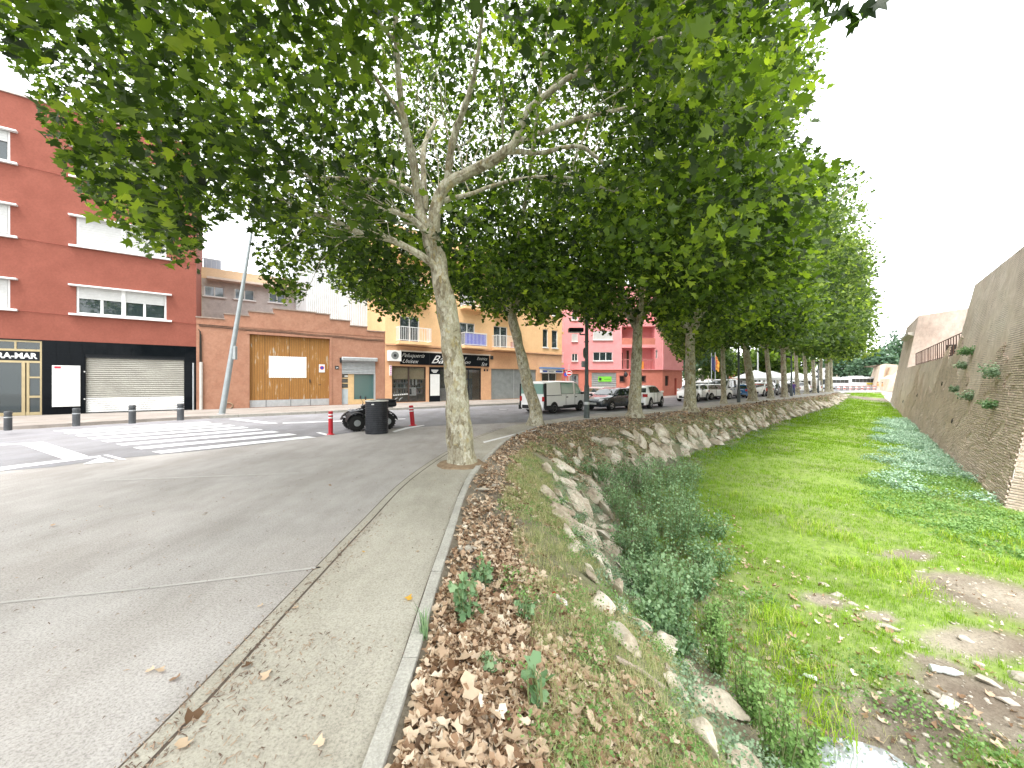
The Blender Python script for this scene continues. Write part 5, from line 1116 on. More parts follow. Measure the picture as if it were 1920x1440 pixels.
# ------------------------------------------------------------------ vehicles
def vthing(name, label, cat, loc, ang, group=None):
    o = thing(name, label, cat, loc, group, ang); WL[o.name] = Vector((0, 0, 0)); return o
def paint(name, c, rough=.25): return M(name, c, tuple(x * .95 for x in c), 2, rough, spec=.5, coat=.6)
car_white = paint('car_paint_white', (.88, .88, .87)); car_dark = paint('car_paint_dark', (.02, .025, .035)); car_silver = paint('car_paint_silver', (.5, .5, .5)); car_blue = paint('car_paint_blue', (.03, .12, .3)); car_red = paint('car_paint_red', (.5, .06, .03)); car_grey = paint('car_paint_grey', (.12, .12, .13))
rubber = M('tyre_rubber', (.02, .02, .02), None, 8, .9); trimb = M('black_trim', (.025, .026, .028), None, 8, .6); rim_m = M('alloy_rim', (.55, .55, .56), None, 8, .3, metal=.7)
carglass = glass_mat('car_glass', (.02, .028, .03), .02, .9); lampw = M('headlight_lens', (.7, .72, .75), None, 8, .1, spec=.8); lampr = M('tail_light_lens', (.45, .02, .02), None, 8, .2); greenglass = glass_mat('van_green_glass', (.25, .42, .36), .05, .92)
PROF = {
 'hatch': dict(top=[(0, .36), (.008, .55), (.03, .64), (.1, .9), (.16, .965), (.35, 1.0), (.52, .985), (.6, .93), (.76, .665), (.9, .58), (.965, .5), (.99, .4), (1, .3)], belt=.62, rw=.8, wx=(.19, .81), win=[(.12, .33), (.35, .53), (.55, .7)], ws=(.6, .755), rs=(.035, .1)),
 'suv': dict(top=[(0, .36), (.008, .58), (.03, .66), (.1, .9), (.17, .97), (.35, 1.0), (.55, .985), (.62, .93), (.76, .7), (.9, .63), (.965, .55), (.99, .42), (1, .3)], belt=.64, rw=.8, wx=(.19, .81), win=[(.14, .34), (.36, .54), (.56, .7)], ws=(.62, .755), rs=(.035, .1)),
 'van': dict(top=[(0, .3), (.004, .6), (.012, .9), (.03, .975), (.3, 1.0), (.7, .995), (.76, .95), (.9, .63), (.97, .53), (.992, .4), (1, .25)], belt=.55, rw=.9, wx=(.2, .83), win=[(.03, .04), (.36, .64), (.7, .84)], ws=(.765, .895), rs=(.002, .012)),
 'estate': dict(top=[(0, .36), (.008, .56), (.03, .66), (.06, .9), (.1, .97), (.35, 1.0), (.6, .985), (.66, .93), (.8, .68), (.92, .6), (.97, .5), (.99, .4), (1, .3)], belt=.62, rw=.83, wx=(.18, .82), win=[(.08, .3), (.32, .52), (.54, .72)], ws=(.66, .795), rs=(.032, .06))}
def car(label, kind, loc, ang, L, W, H, mt, group=None, glass=None, name='parked_car', cat='car', plate=True):
    g = PROF[kind]; t = vthing(name, label, cat, loc, ang, group); glass = glass or carglass
    TX, TZ = zip(*g['top']); ztop = lambda x: float(np.interp(x, TX, TZ)) * H
    belt = lambda x: g['belt'] * H + .03 * H * (1 - x)
    plan = lambda x: float(np.interp(x, [0, .02, .08, .5, .88, .96, 1], [.84, .93, .985, 1, .97, .9, .74])) * W / 2
    z0 = .17 * H if kind != 'van' else .13 * H
    def ys(x, z):
        b = min(belt(x), ztop(x)); k = max(0, min(1, (ztop(x) - belt(x)) / (H - belt(x)))); yr = plan(x) * (.96 - (.96 - g['rw']) * k)
        if z <= b or ztop(x) <= belt(x) + .01: return plan(x)
        return plan(x) * .985 + (yr - plan(x) * .985) * (z - b) / (ztop(x) - b)
    xs = sorted(set([x for x, _ in g['top']] + [i / 22 for i in range(23)])); vs = []; 
    for x in xs:
        zt = ztop(x); b = min(belt(x), zt - .03 * H); w = plan(x); yr = ys(x, zt); k = .96
        sec = [(0, z0), (w * .9, z0), (w * .97, z0 + .04 * H), (w, .38 * H if .38 * H < b else (z0 + b) / 2), (w * .985, b), ((ys(x, zt - .05 * H) if zt > belt(x) + .05 * H else w * .95), max(b + .004, zt - .045 * H)), (yr * .9, zt - .01 * H), (yr * .5, zt), (0, zt)]
        vs.append([((x - .5) * L, y, z) for y, z in sec])
    m = MB(); n_ = 9
    for sgn in (1, -1):
        V = [(a, b_ * sgn, c) for s_ in vs for a, b_, c in s_]; Fc = []
        for i in range(len(vs) - 1):
            for j in range(n_ - 1):
                q = (i * n_ + j, (i + 1) * n_ + j, (i + 1) * n_ + j + 1, i * n_ + j + 1); Fc.append(q if sgn < 0 else q[::-1])
        e0 = tuple(range(n_)); e1 = tuple((len(vs) - 1) * n_ + j for j in range(n_)); Fc += [e0 if sgn > 0 else e0[::-1], e1[::-1] if sgn > 0 else e1]
        m.add(V, Fc)
    m.build('body', mt, t, None, True)
    def winstrip(x0, x1, sgn, lo=.02, hi=.075, slant=(0, 0), off=.012):
        V = []; n2 = 5
        for i in range(n2):
            f = i / (n2 - 1); xb = x0 + (x1 - x0) * f; xt = x0 + slant[0] + (x1 + slant[1] - x0 - slant[0]) * f
            zb = belt(xb) + lo * H; zt = max(zb + .01, ztop(xt) - hi * H); V += [((xb - .5) * L, (ys(xb, zb) + off) * sgn, zb), ((xt - .5) * L, (ys(xt, zt) + off) * sgn, zt)]
        mm = MB(); mm.add(V, [(2 * i, 2 * i + 2, 2 * i + 3, 2 * i + 1) for i in range(n2 - 1)]); return mm
    for sgn in (1, -1):
        for wi, (a, b) in enumerate(g['win']):
            sl = (.0, 0)
            if kind != 'van' and wi == 0: sl = (.035, 0)
            if wi == 2: sl = (0, -.07)
            winstrip(a - .008, b + .008, sgn, .01, .06, sl, .006).build('window_seal', trimb, t)
            winstrip(a, b, sgn, .02, .075, sl).build('window', glass, t)
    def cross(xa, xb, name, mat_, w_=.92, off=.012):
        za, zb = ztop(xa), ztop(xb); nx, nz = (zb - za), -(xb - xa) * L; ln = math.hypot(nx, nz); nx, nz = -nx / ln * off, -nz / ln * off
        if nz < 0: nx, nz = -nx, -nz
        if xa < .3: nx = -abs(nx)
        V = []
        for x, z in ((xa, za), (xb, zb)):
            y = ys(x, z) * w_; V += [((x - .5) * L + nx, -y, z + nz * .5), ((x - .5) * L + nx, 0, z + nz + .004), ((x - .5) * L + nx, y, z + nz * .5)]
        mm = MB(); mm.add(V, [(0, 1, 4, 3), (1, 2, 5, 4)]); mm.build(name, mat_, t)
    cross(g['ws'][0] + .012, g['ws'][1] - .01, 'windshield', carglass)
    if kind != 'van': cross(g['rs'][0] + .003, g['rs'][1] - .008, 'rear_window', carglass)
    else:
        for sgn in (0, 1): mm = MB(); mm.box(-.5 * L + .01 * L * 0 - .012, -.5 * L + .03, -.43 * W + sgn * .45 * W, -.02 * W + sgn * .43 * W, .6 * H, .9 * H); mm.build('rear_window', glass, t)
    rw = .3 if kind != 'suv' else .33; rw *= H / 1.45 if kind != 'van' else H / 1.9; rw = max(rw, .27)
    for x in g['wx']:
        for sgn in (1, -1):
            cx = (x - .5) * L; y = plan(x)
            mm = MB(); mm.lathe([(rw * 1.2, -.05), (rw * 1.2, 0.006)], (cx, 0, rw), 22, 'y'); mm.v = [(a, sgn * (y + b), max(c, z0 * .98)) for a, b, c in mm.v]; mm.build('wheel_arch', trimb, t)
            mm = MB(); mm.lathe([(rw * .7, -.2), (rw * .97, -.19), (rw, -.12), (rw, -.02), (rw * .96, .02), (rw * .66, .025)], (0, 0, 0), 22, 'y'); mm.v = [(cx + a, sgn * (y - .0 + b), rw + c) for a, b, c in mm.v]; wq = mm.build('wheel', rubber, t, None, True)
            mm = MB(); mm.lathe([(rw * .64, .018), (rw * .6, .03), (rw * .5, .012)], (0, 0, 0), 20, 'y'); 
            for k in range(5 if kind != 'van' else 0):
                a_ = k * 2 * math.pi / 5; ca, sa = math.cos(a_), math.sin(a_); w5 = rw * .09
                mm.add([(-sa * w5 + ca * rw * .1, .034, ca * w5 + sa * rw * .1), (sa * w5 + ca * rw * .1, .034, -ca * w5 + sa * rw * .1), (sa * w5 + ca * rw * .6, .03, -ca * w5 + sa * rw * .6), (-sa * w5 + ca * rw * .6, .03, ca * w5 + sa * rw * .6)], [(0, 1, 2, 3)])
            mm.v = [(cx + a, sgn * (y + b), rw + c) for a, b, c in mm.v]; mm.build('rim', rim_m, wq)
            mm = MB(); mm.lathe([(rw * .5, .008), (rw * .5, .012)], (0, 0, 0), 16, 'y'); mm.v = [(cx + a, sgn * (y + b), rw + c) for a, b, c in mm.v]; mm.build('brake_disc', grey_met if kind == 'van' else trimb, wq)
    for sgn in (1, -1):
        mm = MB(); xf = .955; mm.hexa([((xf - .5) * L - .12, sgn * plan(.93) * .99, .46 * H), ((.985 - .5) * L, sgn * plan(.985) * .8, .42 * H), ((.985 - .5) * L + .01, sgn * plan(.985) * .55, .42 * H), ((xf - .5) * L, sgn * plan(.93) * .6, .44 * H), ((xf - .5) * L - .16, sgn * plan(.92) * 1.005, .53 * H), ((.97 - .5) * L, sgn * plan(.97) * .86, .5 * H), ((.97 - .5) * L + .01, sgn * plan(.97) * .5, .5 * H), ((xf - .5) * L, sgn * plan(.93) * .6, .5 * H)]); mm.build('headlight', lampw, t)
        mm = MB(); zl = (.5, .63) if kind != 'van' else (.38, .52); tk = .75 if kind != 'van' else .93; mm.box(-.5 * L - .01, -.5 * L + .16 * (.6 if kind == 'van' else 1), sgn * plan(0) * tk if sgn > 0 else sgn * plan(.03) * 1.012, sgn * plan(.03) * 1.012 if sgn > 0 else sgn * plan(0) * tk, zl[0] * H, zl[1] * H); mm.build('tail_light', lampr, t, bevel=.01)
        mm = MB(); xm = .735 if kind != 'van' else .845; mm.box((xm - .5) * L - .05, (xm - .5) * L + .08, sgn * plan(xm) + (0 if sgn > 0 else -.17), sgn * plan(xm) + (.17 if sgn > 0 else 0), belt(xm), belt(xm) + .12); mm.build('mirror', mt if kind != 'van' else trimb, t, bevel=.02)
        mm = MB(); mm.box(-.33 * L, .31 * L, sgn * plan(.5) - .02, sgn * plan(.5) + .012, z0 - .01, z0 + .07 * H); mm.build('sill', trimb, t)
        for xd in (.345, .545) if kind != 'van' else (.68, .46):
            mm = MB(); mm.box((xd - .5) * L, (xd - .5) * L + .008, sgn * plan(xd) - .01, sgn * plan(xd) + .003, z0 + .1 * H, belt(xd) - .0); mm.build('door_gap', trimb, t)
            mm = MB(); mm.box((xd - .5) * L + .05, (xd - .5) * L + .2, sgn * plan(xd) - .01, sgn * plan(xd) + .02, belt(xd) - .1 * H, belt(xd) - .07 * H); mm.build('door_handle', trimb if kind == 'van' else mt, t)
    mm = MB(); mm.box(.488 * L, .502 * L, -W * .3, W * .3, .2 * H, .34 * H); mm.build('front_grille', trimb, t)
    mm = MB(); mm.box(.497 * L, .51 * L, -.23, .23, .27 * H, .27 * H + .1); mm.build('number_plate', white_pt, t)
    mm = MB(); mm.box(-.512 * L, -.49 * L, -W * .36, W * .36, .15 * H, .26 * H); mm.build('rear_bumper', trimb, t)
    mm = MB(); mm.box(-.514 * L, -.5 * L, -.23, .23, .4 * H, .4 * H + .1); mm.build('number_plate', white_pt, t)
    return t
AD = math.atan2(.674, .738)
def at(px, py): g_ = G(px, py); return Vector((g_[0], g_[1], .01))
# white van: near side rear corner at (985,776)
AV = math.atan2(.75, .66); c0 = Vector((1.61, 18.75, .006)); dv = Vector((math.cos(AV), math.sin(AV), 0)); nv_ = Vector((-dv.y, dv.x, 0))
LV, WV, HV = 4.0, 1.65, 1.66
van = car('white panel van with black trim and small green tinted side windows, parked at the kerb', 'van', c0 + dv * LV / 2 + nv_ * WV / 2, AV, LV, WV, HV, car_white, glass=greenglass, name='parked_van', cat='van')
for sgn in (-1, 1):
    for (x0, x1, z0, z1) in ((-.5 * LV + .01, -.5 * LV + .17, .28, 1.5), (-.48 * LV, -.16 * LV, .86, .9),):
        if x0 < -.49 * LV: y_ = sgn * WV * .475
        else: y_ = sgn * WV / 2
        mm = MB(); mm.box(x0, x1, y_ - .03, y_ + .03, z0, z1) if z0 < .8 else mm.box(-.46 * LV, -.14 * LV, y_ - .02, y_ + .012, .9, .93)
        mm.v = [(a, b * (1 - .05 * max(0, (c - .95))), c) for a, b, c in mm.v]; mm.build('trim_strip', trimb, van)
    mm = MB(); mm.box(-.5 * LV - .02, -.32 * LV, sgn * WV / 2 - .02, sgn * WV / 2 + .02, .2, .42); mm.build('bumper_wrap', trimb, van)
    mm = MB(); mm.box(-.1 * LV, .22 * LV, sgn * WV / 2 - .02, sgn * WV / 2 + .016, .24, .38); mm.build('side_moulding', trimb, van)
dv = Vector((math.cos(AD), math.sin(AD), 0)); nv_ = Vector((-dv.y, dv.x, 0))
LH, WH_, HH = 3.75, 1.55, 1.27
c0 = Vector(G(1141, 771)); c0.z = .006
car('dark blue black hatchback parked nose to tail behind the white van', 'hatch', c0 + dv * (LH / 2 - .35) + nv_ * WH_ / 2, AD + math.pi, LH, WH_, HH, car_dark)
a2 = math.atan2(.8, .6); d2_ = Vector((math.cos(a2), math.sin(a2), 0)); n2_ = Vector((-d2_.y, d2_.x, 0)); c0 = Vector(G(1214, 767.5)); c0.z = .006
car('white crossover with red tail lights right of the dark hatchback', 'suv', c0 + d2_ * 1.85 + n2_ * .78, a2, 3.7, 1.56, 1.4, car_white)
car('silver white estate car moving behind the van and the dark hatchback', 'estate', Vector((6.3, 27.6, .006)), AD + math.pi, 3.8, 1.5, 1.25, car_silver)
car('white crossover with black front bumper, half hidden by the sturdy forked trunk', 'suv', Vector((15.15, 32.2, .006)), AD + math.pi + .1, 3.9, 1.6, 1.42, car_white)
car('white small van behind the half hidden white crossover', 'van', Vector((18.3, 36.6, .01)), AD + math.pi + .1, 4.0, 1.6, 1.65, car_white, name='parked_van', cat='van')
far_cars = [  # px centre, px base, kind, colour, label, angle, scale
 (1351, 749.5, 'estate', car_white, 'white car seen between the small white van and the thin trunk', .5),
 (1374, 748, 'van', car_silver, 'silver people carrier left of the dark lamp post', AD + math.pi),
 (1396, 746.5, 'hatch', car_blue, 'blue hatchback right of the first dark lamp post', AD + .4),
 (1424, 743.8, 'hatch', car_red, 'small red car facing the road between two trunks', AD + 2.6),
 (1438, 743.5, 'suv', car_white, 'white car beside the small red car', AD + math.pi),
 (1452, 741.8, 'suv', car_white, 'white off-road car seen from behind between trunks far down the row', AD),
 (1463, 741.4, 'hatch', car_grey, 'dark red grey car right of the white off-road car', AD + math.pi),
 (1481, 739.6, 'estate', car_dark, 'black car by the second dark lamp post', AD + 2.7),
 (1501, 737.6, 'suv', car_white, 'white car in front of the white marquees', AD + 2.6),
 (1518, 736.4, 'van', car_white, 'far white van in front of the coaches', AD + 2.2)]
for px, py, kd, mt_, lab, an in far_cars:
    g_ = G(px, py); c0 = Vector((g_[0], g_[1], .012)) + Vector((-.3, .9, 0)); s_ = 1.12
    car(lab, kd, c0, an, 3.7 * s_, 1.55 * s_, {'van': 1.65, 'suv': 1.4, 'estate': 1.25, 'hatch': 1.25}[kd] * s_, mt_, 'cars parked along the river side', name='parked_van' if kd == 'van' else 'parked_car', cat='van' if kd == 'van' else 'car')
# quad bike
qp = G(676, 808); qa = math.atan2(-.55, -.8)
qb = vthing('quad_bike', 'black quad bike with big knobbly tyres, handlebar and rear top box', 'quad bike', (qp[0] + .1, qp[1] + .5, .008), qa)
qblack = M('quad_black', (.012, .013, .016), None, 8, .5, spec=.3); qgrey = M('quad_silver_plastic', (.45, .46, .5), None, 8, .35)
def qbx(name, x0, x1, y0, y1, z0, z1, mt_=qblack, bev=.03): m = MB(); m.box(x0, x1, y0, y1, z0, z1); return m.build(name, mt_, qb, bevel=bev)
for x in (-.48, .5):
    for sgn in (1, -1):
        m = MB(); m.lathe([(.1, -.12), (.2, -.13), (.255, -.1), (.265, 0), (.255, .1), (.2, .13), (.1, .12)], (x, sgn * .38, .265), 24, 'y'); w_ = m.build('wheel', rubber, qb, None, True)
        for k in range(20):
            a = k * math.pi / 10; m = MB() if k == 0 else m
            ca, sa = math.cos(a), math.sin(a)
            for dy in (-.07, .04): m.add([(x + ca * .258 - sa * .02, sgn * .38 + dy, .265 + sa * .258 + ca * .02), (x + ca * .258 + sa * .02, sgn * .38 + dy, .265 + sa * .258 - ca * .02), (x + ca * .258 + sa * .02, sgn * .38 + dy + .05, .265 + sa * .258 - ca * .02), (x + ca * .258 - sa * .02, sgn * .38 + dy + .05, .265 + sa * .258 + ca * .02), (x + ca * .28 - sa * .015, sgn * .38 + dy, .265 + sa * .28 + ca * .015), (x + ca * .28 + sa * .015, sgn * .38 + dy, .265 + sa * .28 - ca * .015), (x + ca * .28 + sa * .015, sgn * .38 + dy + .05, .265 + sa * .28 - ca * .015), (x + ca * .28 - sa * .015, sgn * .38 + dy + .05, .265 + sa * .28 + ca * .015)], [(4, 5, 6, 7), (0, 1, 5, 4), (1, 2, 6, 5), (2, 3, 7, 6), (3, 0, 4, 7)])
            if k == 19: m.build('tread', rubber, w_, 'stuff')
        m = MB(); m.lathe([(.02, .0), (.12, .0), (.13, .02)], (0, 0, 0), 16, 'y'); m.v = [(x + a * .8, sgn * (.5 + b), .265 + c * .8) for a, b, c in m.v]; m.build('rim', grey_met, w_)
        m = MB(); pts = [(x + .33 * math.cos(a), .265 + .33 * math.sin(a)) for a in np.linspace(.25, math.pi - .2, 9)]
        V = []
        for a, c in pts: V += [(a, sgn * .2, c + .04), (a, sgn * .53, c), (a, sgn * .53, c - .03), (a, sgn * .2, c - .01)]
        m.add(V, [(4 * i + j, 4 * i + 4 + j, 4 * i + 4 + (j + 1) % 4, 4 * i + (j + 1) % 4) for i in range(8) for j in range(4)]); m.build('mudguard', qblack, qb, None, True)
qbx('chassis', -.5, .5, -.13, .13, .22, .45, trimb); qbx('engine', -.15, .25, -.16, .16, .24, .5, grey_met)
m = MB(); m.prism([(.2, .45), (.62, .42), (.72, .5), (.6, .62), (.3, .72), (.1, .68)], 'y', -.15, .15); m.build('front_body', qblack, qb, bevel=.03)
m = MB(); m.prism([(-.5, .52), (.15, .5), (.2, .66), (.0, .63), (-.3, .68), (-.5, .7)], 'y', -.14, .14); m.build('seat', M('seat_vinyl', (.02, .02, .022), None, 8, .7), qb, bevel=.04)
for sgn in (1, -1):
    m = MB(); m.hexa([(.55, sgn * .17, .5), (.7, sgn * .2, .47), (.62, sgn * .42, .46), (.5, sgn * .42, .5), (.5, sgn * .17, .62), (.62, sgn * .2, .58), (.52, sgn * .4, .56), (.44, sgn * .4, .6)]); m.build('headlight', qgrey, qb, bevel=.02)
    m = MB(); m.tube([(.1, sgn * .05, .7), (.2, sgn * .1, .82), (.12, sgn * .38, .86)], .016, 6); m.tube([(.12, sgn * .26, .86), (.2, sgn * .33, 1.02)], .008, 5); m.build('handlebar', trimb, qb)
    m = MB(); m.lathe([(.01, -.02), (.055, -.01), (.06, .015), (.02, .03)], (.2, sgn * .34, 1.06), 12, 'x'); m.build('mirror', trimb, qb)
    m = MB(); m.tube([(.5, sgn * .12, .3), (.52, sgn * .38, .28)], .03, 6); m.tube([(-.48, sgn * .1, .3), (-.48, sgn * .38, .27)], .03, 6); m.build('axle', grey_met, qb)
m = MB(); [m.tube([(.3 + k * .1, -.3, .68), (.3 + k * .1, .3, .68)], .01, 5) for k in range(4)]; m.tube([(.28, -.3, .68), (.64, -.28, .64), (.64, .28, .64), (.28, .3, .68)], .013, 5); m.build('front_rack', qgrey, qb)
m = MB(); m.tube([(.7, -.25, .4), (.78, -.15, .44), (.78, .15, .44), (.7, .25, .4)], .018, 6); m.build('bumper', qgrey, qb, None, True)
qbx('dashboard', .1, .26, -.1, .1, .7, .8, trimb)
m = MB(); m.tube([(-.3, -.3, .72), (-.7, -.3, .72), (-.7, .3, .72), (-.3, .3, .72)], .013, 5); m.build('rear_rack', grey_met, qb)
tbx = qbx('top_box', -.82, -.3, -.42, .42, .74, .92, qblack, .07); m = MB(); m.box(-.8, -.32, -.4, .4, .9, 1.0); m.build('lid', qblack, tbx, bevel=.05); m = MB(); m.box(-.3, -.26, -.2, .2, .78, .96); m.build('back_pad', trimb, tbx, bevel=.015)
# ribbed black drum with pale lid
bpz = G(706.5, 812); drum = thing('ribbed_drum', 'ribbed black plastic drum with a pale holed lid in front of the quad bike', 'drum', (bpz[0], bpz[1], 0))
k = bpz[1] / F; rd = 20.5 * k; hd = 60 * k; prof = [(rd * .99, 0)]
nr = 15
for j in range(nr):
    z_ = .02 + j * (hd - .06) / nr; dz = (hd - .06) / nr; prof += [(rd, z_), (rd, z_ + dz * .62), (rd * .955, z_ + dz * .7), (rd * .955, z_ + dz * .94)]
prof += [(rd, hd - .04), (rd, hd)]
drm = M('drum_plastic', (.035, .038, .045), (.02, .022, .028), 5, .45, fine=(9, .4)); m = MB(); m.lathe(prof, (bpz[0], bpz[1], 0), 40); m.build('drum_shell', drm, drum, None, True)
m = MB(); m.lathe([(rd * 1.02, hd), (rd * 1.02, hd + .02), (rd * .92, hd + .025)], (bpz[0], bpz[1], 0), 40); lid = m.build('lid', M('pale_lid', (.62, .62, .58), (.5, .5, .46), 9, .7), drum)
for a in (.5, 2.6, 4.4): m = MB(); m.lathe([(rd * .26, hd + .0255), (rd * .26, hd + .027)], (bpz[0] + math.cos(a) * rd * .5, bpz[1] + math.sin(a) * rd * .5, 0), 16); m.build('lid_hole', int_m, lid)
m = MB(); m.box(bpz[0] - .04, bpz[0] + .04, bpz[1] - rd - .012, bpz[1] - rd - .002, hd - .1, hd - .07); m.build('label_patch', white_pt, drum)
# bollards
boll_m = M('bollard_grey', (.07, .075, .08), (.05, .053, .058), 6, .5, fine=(20, .15))
for i, (x, yb, yt, lab) in enumerate(((15, 807, 771, 'dark steel bollard at the left edge, before the entrance door'), (143, 799, 765, 'dark steel bollard in front of the white wall board'), (248, 794, 760, 'dark steel bollard in front of the middle of the white shutter'), (338.5, 788, 757, 'dark steel bollard before the right end of the white shutter'))):
    Y = F * (H0 - .12) / (yb - HY); X = (x - 960) / F * Y; h = (yb - yt) / F * Y; r = 5.2 / F * Y
    b = thing('steel_bollard', lab, 'bollard', (X, Y, .12), 'dark bollards at the crossing'); m = MB(); m.lathe([(r, 0), (r, h - .12), (r * .9, h - .115), (r * .9, h - .095), (r, h - .09), (r, h - .02), (r * .85, h)], (X, Y, .12), 20); m.build('post', boll_m, b, None, True)
    m = MB(); m.lathe([(r * 1.01, h - .2), (r * 1.01, h - .17)], (X, Y, .12), 20); m.build('ring', zinc_m, b)
plred = M('red_plastic', (.5, .02, .03), (.4, .015, .025), 5, .45, fine=(18, .15)); refl = M('white_band', (.8, .78, .78), None, 5, .4)
for x, yb, yt, lean, lab in ((620, 815, 771, .0, 'upright red plastic post with white bands left of the quad bike'), (774, 798, 760, -.09, 'leaning red plastic post right of the black drum')):
    g_ = G(x, yb); k = g_[1] / F; h = (yb - yt) * k; r = 4.0 * k
    b = thing('red_post', lab, 'post', (g_[0], g_[1], 0), 'red flexible posts'); WL[b.name] = Vector((0, 0, 0)); b.rotation_euler = (0, lean, 0)
    m = MB(); m.lathe([(r * 1.9, 0), (r * 1.7, .02), (r, .04), (r, h * .99), (r * .8, h)], (0, 0, 0), 18); m.build('post', plred, b, None, True)
    for z_ in (.7, .83): m = MB(); m.lathe([(r * 1.02, h * z_), (r * 1.02, h * (z_ + .055))], (0, 0, 0), 18); m.build('band', refl, b)
# leaning grey lamp pole
pb = Vector(MAIN.p(MAIN.t(421, 4.4), 4.4, .12)); Yp = pb.y; tp = P(466, 478, Yp + .3); k = Yp / F
lp = thing('leaning_lamp_pole', 'tall leaning galvanised lamp pole in front of the salmon garage', 'lamp post', tuple(pb))
top2 = Vector(tp) + (Vector(tp) - pb) * .28
m = MB(); pb2 = Vector(P(416, 782, Yp)); pb2.z = .12; m.tube([pb2, pb2.lerp(top2, .35), top2], [5.2 * k, 4.2 * k, 2.0 * k], 14); m.build('pole', M('pole_grey', (.3, .33, .34), (.25, .275, .285), 5, .45, metal=.2), lp, None, True)
m = MB(); m.lathe([(.2, 0), (.2, .02), (.12, .03)], tuple(pb2), 14); m.build('base_plate', zinc_m, lp)
q = pb2.lerp(top2, .265); m = MB(); m.box(q.x + .1, q.x + .24, q.y - .05, q.y + .1, q.z, q.z + .62); m.build('junction_box', grey_met, lp, bevel=.02)
m = MB(); q = top2; m.tube([q, q + Vector((.5, -.6, .25)), q + Vector((.9, -1.2, .3))], .05, 8); m.box(q.x + .8, q.x + 1.3, q.y - 1.8, q.y - 1.1, q.z + .25, q.z + .37); m.build('lamp_head', zinc_m, lp)
# dark lamp post with box lamp and sign backs
g_ = G(1100, 783.5); k = g_[1] / F; X, Y = g_[0], g_[1]
lg = thing('street_lamp', 'dark green grey street lamp with flat box lantern between the van and the hatchback', 'street lamp', (X, Y, 0)); lmat = M('lamp_paint', (.09, .11, .11), (.06, .075, .075), 6, .5, fine=(15, .2))
m = MB(); m.lathe([(5.6 * k, 0), (5.4 * k, .05), (4.6 * k, 60 * k), (3.6 * k, 62 * k), (2.8 * k, 330 * k), (2.2 * k, 420 * k)], (X, Y, 0), 16); m.build('pole', lmat, lg, None, True)
def bxp(name, x0, x1, y0, y1, dep, mat_, par, dy=0, bev=.01):
    m = MB(); a = P(x0, y1, Y + dy); b = P(x1, y0, Y + dy); m.box(a[0], b[0], Y + dy - dep / 2, Y + dy + dep / 2, a[2], b[2]); return m.build(name, mat_, par, bevel=bev)
bxp('arm', 1087, 1098, 626, 628.5, .05, lmat, lg); bxp('arm', 1086.5, 1089, 621, 628, .05, lmat, lg, .0); bxp('lantern', 1066, 1093, 615.5, 623, .42, black_m, lg, bev=.02); bxp('lens', 1069, 1090, 623.1, 624, .3, lampw, lg)
m = MB(); c = P(1096.5, 662, Y + .12); m.lathe([(10.5 * k, 0), (10.5 * k, .02)], (0, 0, 0), 24, 'y'); m.v = [(c[0] + a * .45, c[1] + b + a * .6, c[2] + cc) for a, b, cc in m.v]; m.build('round_sign_back', grey_met, lg)
bxp('sign_back', 1090, 1103, 677, 688.5, .03, grey_met, lg, .13); bxp('clamp', 1095, 1104, 640, 641.5, .2, lmat, lg)
m = MB(); m.lathe([(5.7 * k, 25 * k), (5.7 * k, 30 * k)], (X, Y, 0), 16); m.build('collar', zinc_m, lg)
for x, yb, lab in ((1385, 754.5, 'dark street lamp between the thin trunk and the leaning trunk'), (1484, 743, 'second dark street lamp far down the tree row, with flat lantern'), (1534, 737, 'third dark street lamp farthest down the tree row')):
    g_ = G(x, yb); X2, Y2 = g_[0], g_[1]; kk = max(Y2 / F, .03); h = 7.2
    o = thing('street_lamp', lab, 'street lamp', (X2, Y2, 0), 'dark street lamps along the tree row'); m = MB(); m.lathe([(.13, 0), (.12, 1), (.08, 1.1), (.06, h)], (X2, Y2, 0), 12); m.build('pole', lmat, o, None, True)
    zl = 4.3; m = MB(); m.box(X2 - .9, X2 - .15, Y2 - .2, Y2 + .2, zl, zl + .18); m.box(X2 - .2, X2, Y2 - .03, Y2 + .03, zl - .1, zl); m.build('lantern', black_m, o)
# no entry sign by the side street
g_ = (P(1067, 760, 33)); o = thing('no_entry_sign', 'round red no entry sign on a thin post beside the peach building', 'sign', (g_[0], 33, .0)); m = MB(); m.tube([(g_[0], 33, 0), (g_[0], 33, 3.1)], .035, 8); m.build('post', zinc_m, o)
FR = Frame((g_[0], 32.95), (1, 0), (0, -1)); disc(FR, 0, 2.35, 0, .26, .0, redp, o, 'sign_disc'); disc(FR, 0, 2.35, .22, .26, .003, refl, o, 'border'); fb(FR, 'white_bar', refl, o, -.17, .17, .002, .006, 2.3, 2.4)
g_ = P(1061, 760, 36); o = thing('blue_round_sign', 'dark blue and red round parking sign left of the no entry sign', 'sign', (g_[0], 36, 0)); m = MB(); m.tube([(g_[0], 36, 0), (g_[0], 36, 2.7)], .035, 8); m.build('post', zinc_m, o); FR = Frame((g_[0], 35.95), (1, 0), (0, -1)); disc(FR, 0, 2.3, 0, .25, 0, bluep, o, 'sign_disc'); disc(FR, 0, 2.3, .19, .25, .003, redp, o, 'border')
g_ = P(1180, 760, 30); o = thing('round_traffic_sign', 'round red rimmed sign partly hidden behind the wide forked trunk', 'sign', (g_[0] + .3, 30, 0)); m = MB(); m.tube([(g_[0] + .3, 30, 0), (g_[0] + .3, 30, 2.6)], .035, 8); m.build('post', zinc_m, o); FR = Frame((g_[0] + .3, 29.95), (1, 0), (0, -1)); disc(FR, 0, 2.2, .24, .33, 0, redp, o, 'border'); disc(FR, 0, 2.2, 0, .24, 0, refl, o, 'sign_disc')
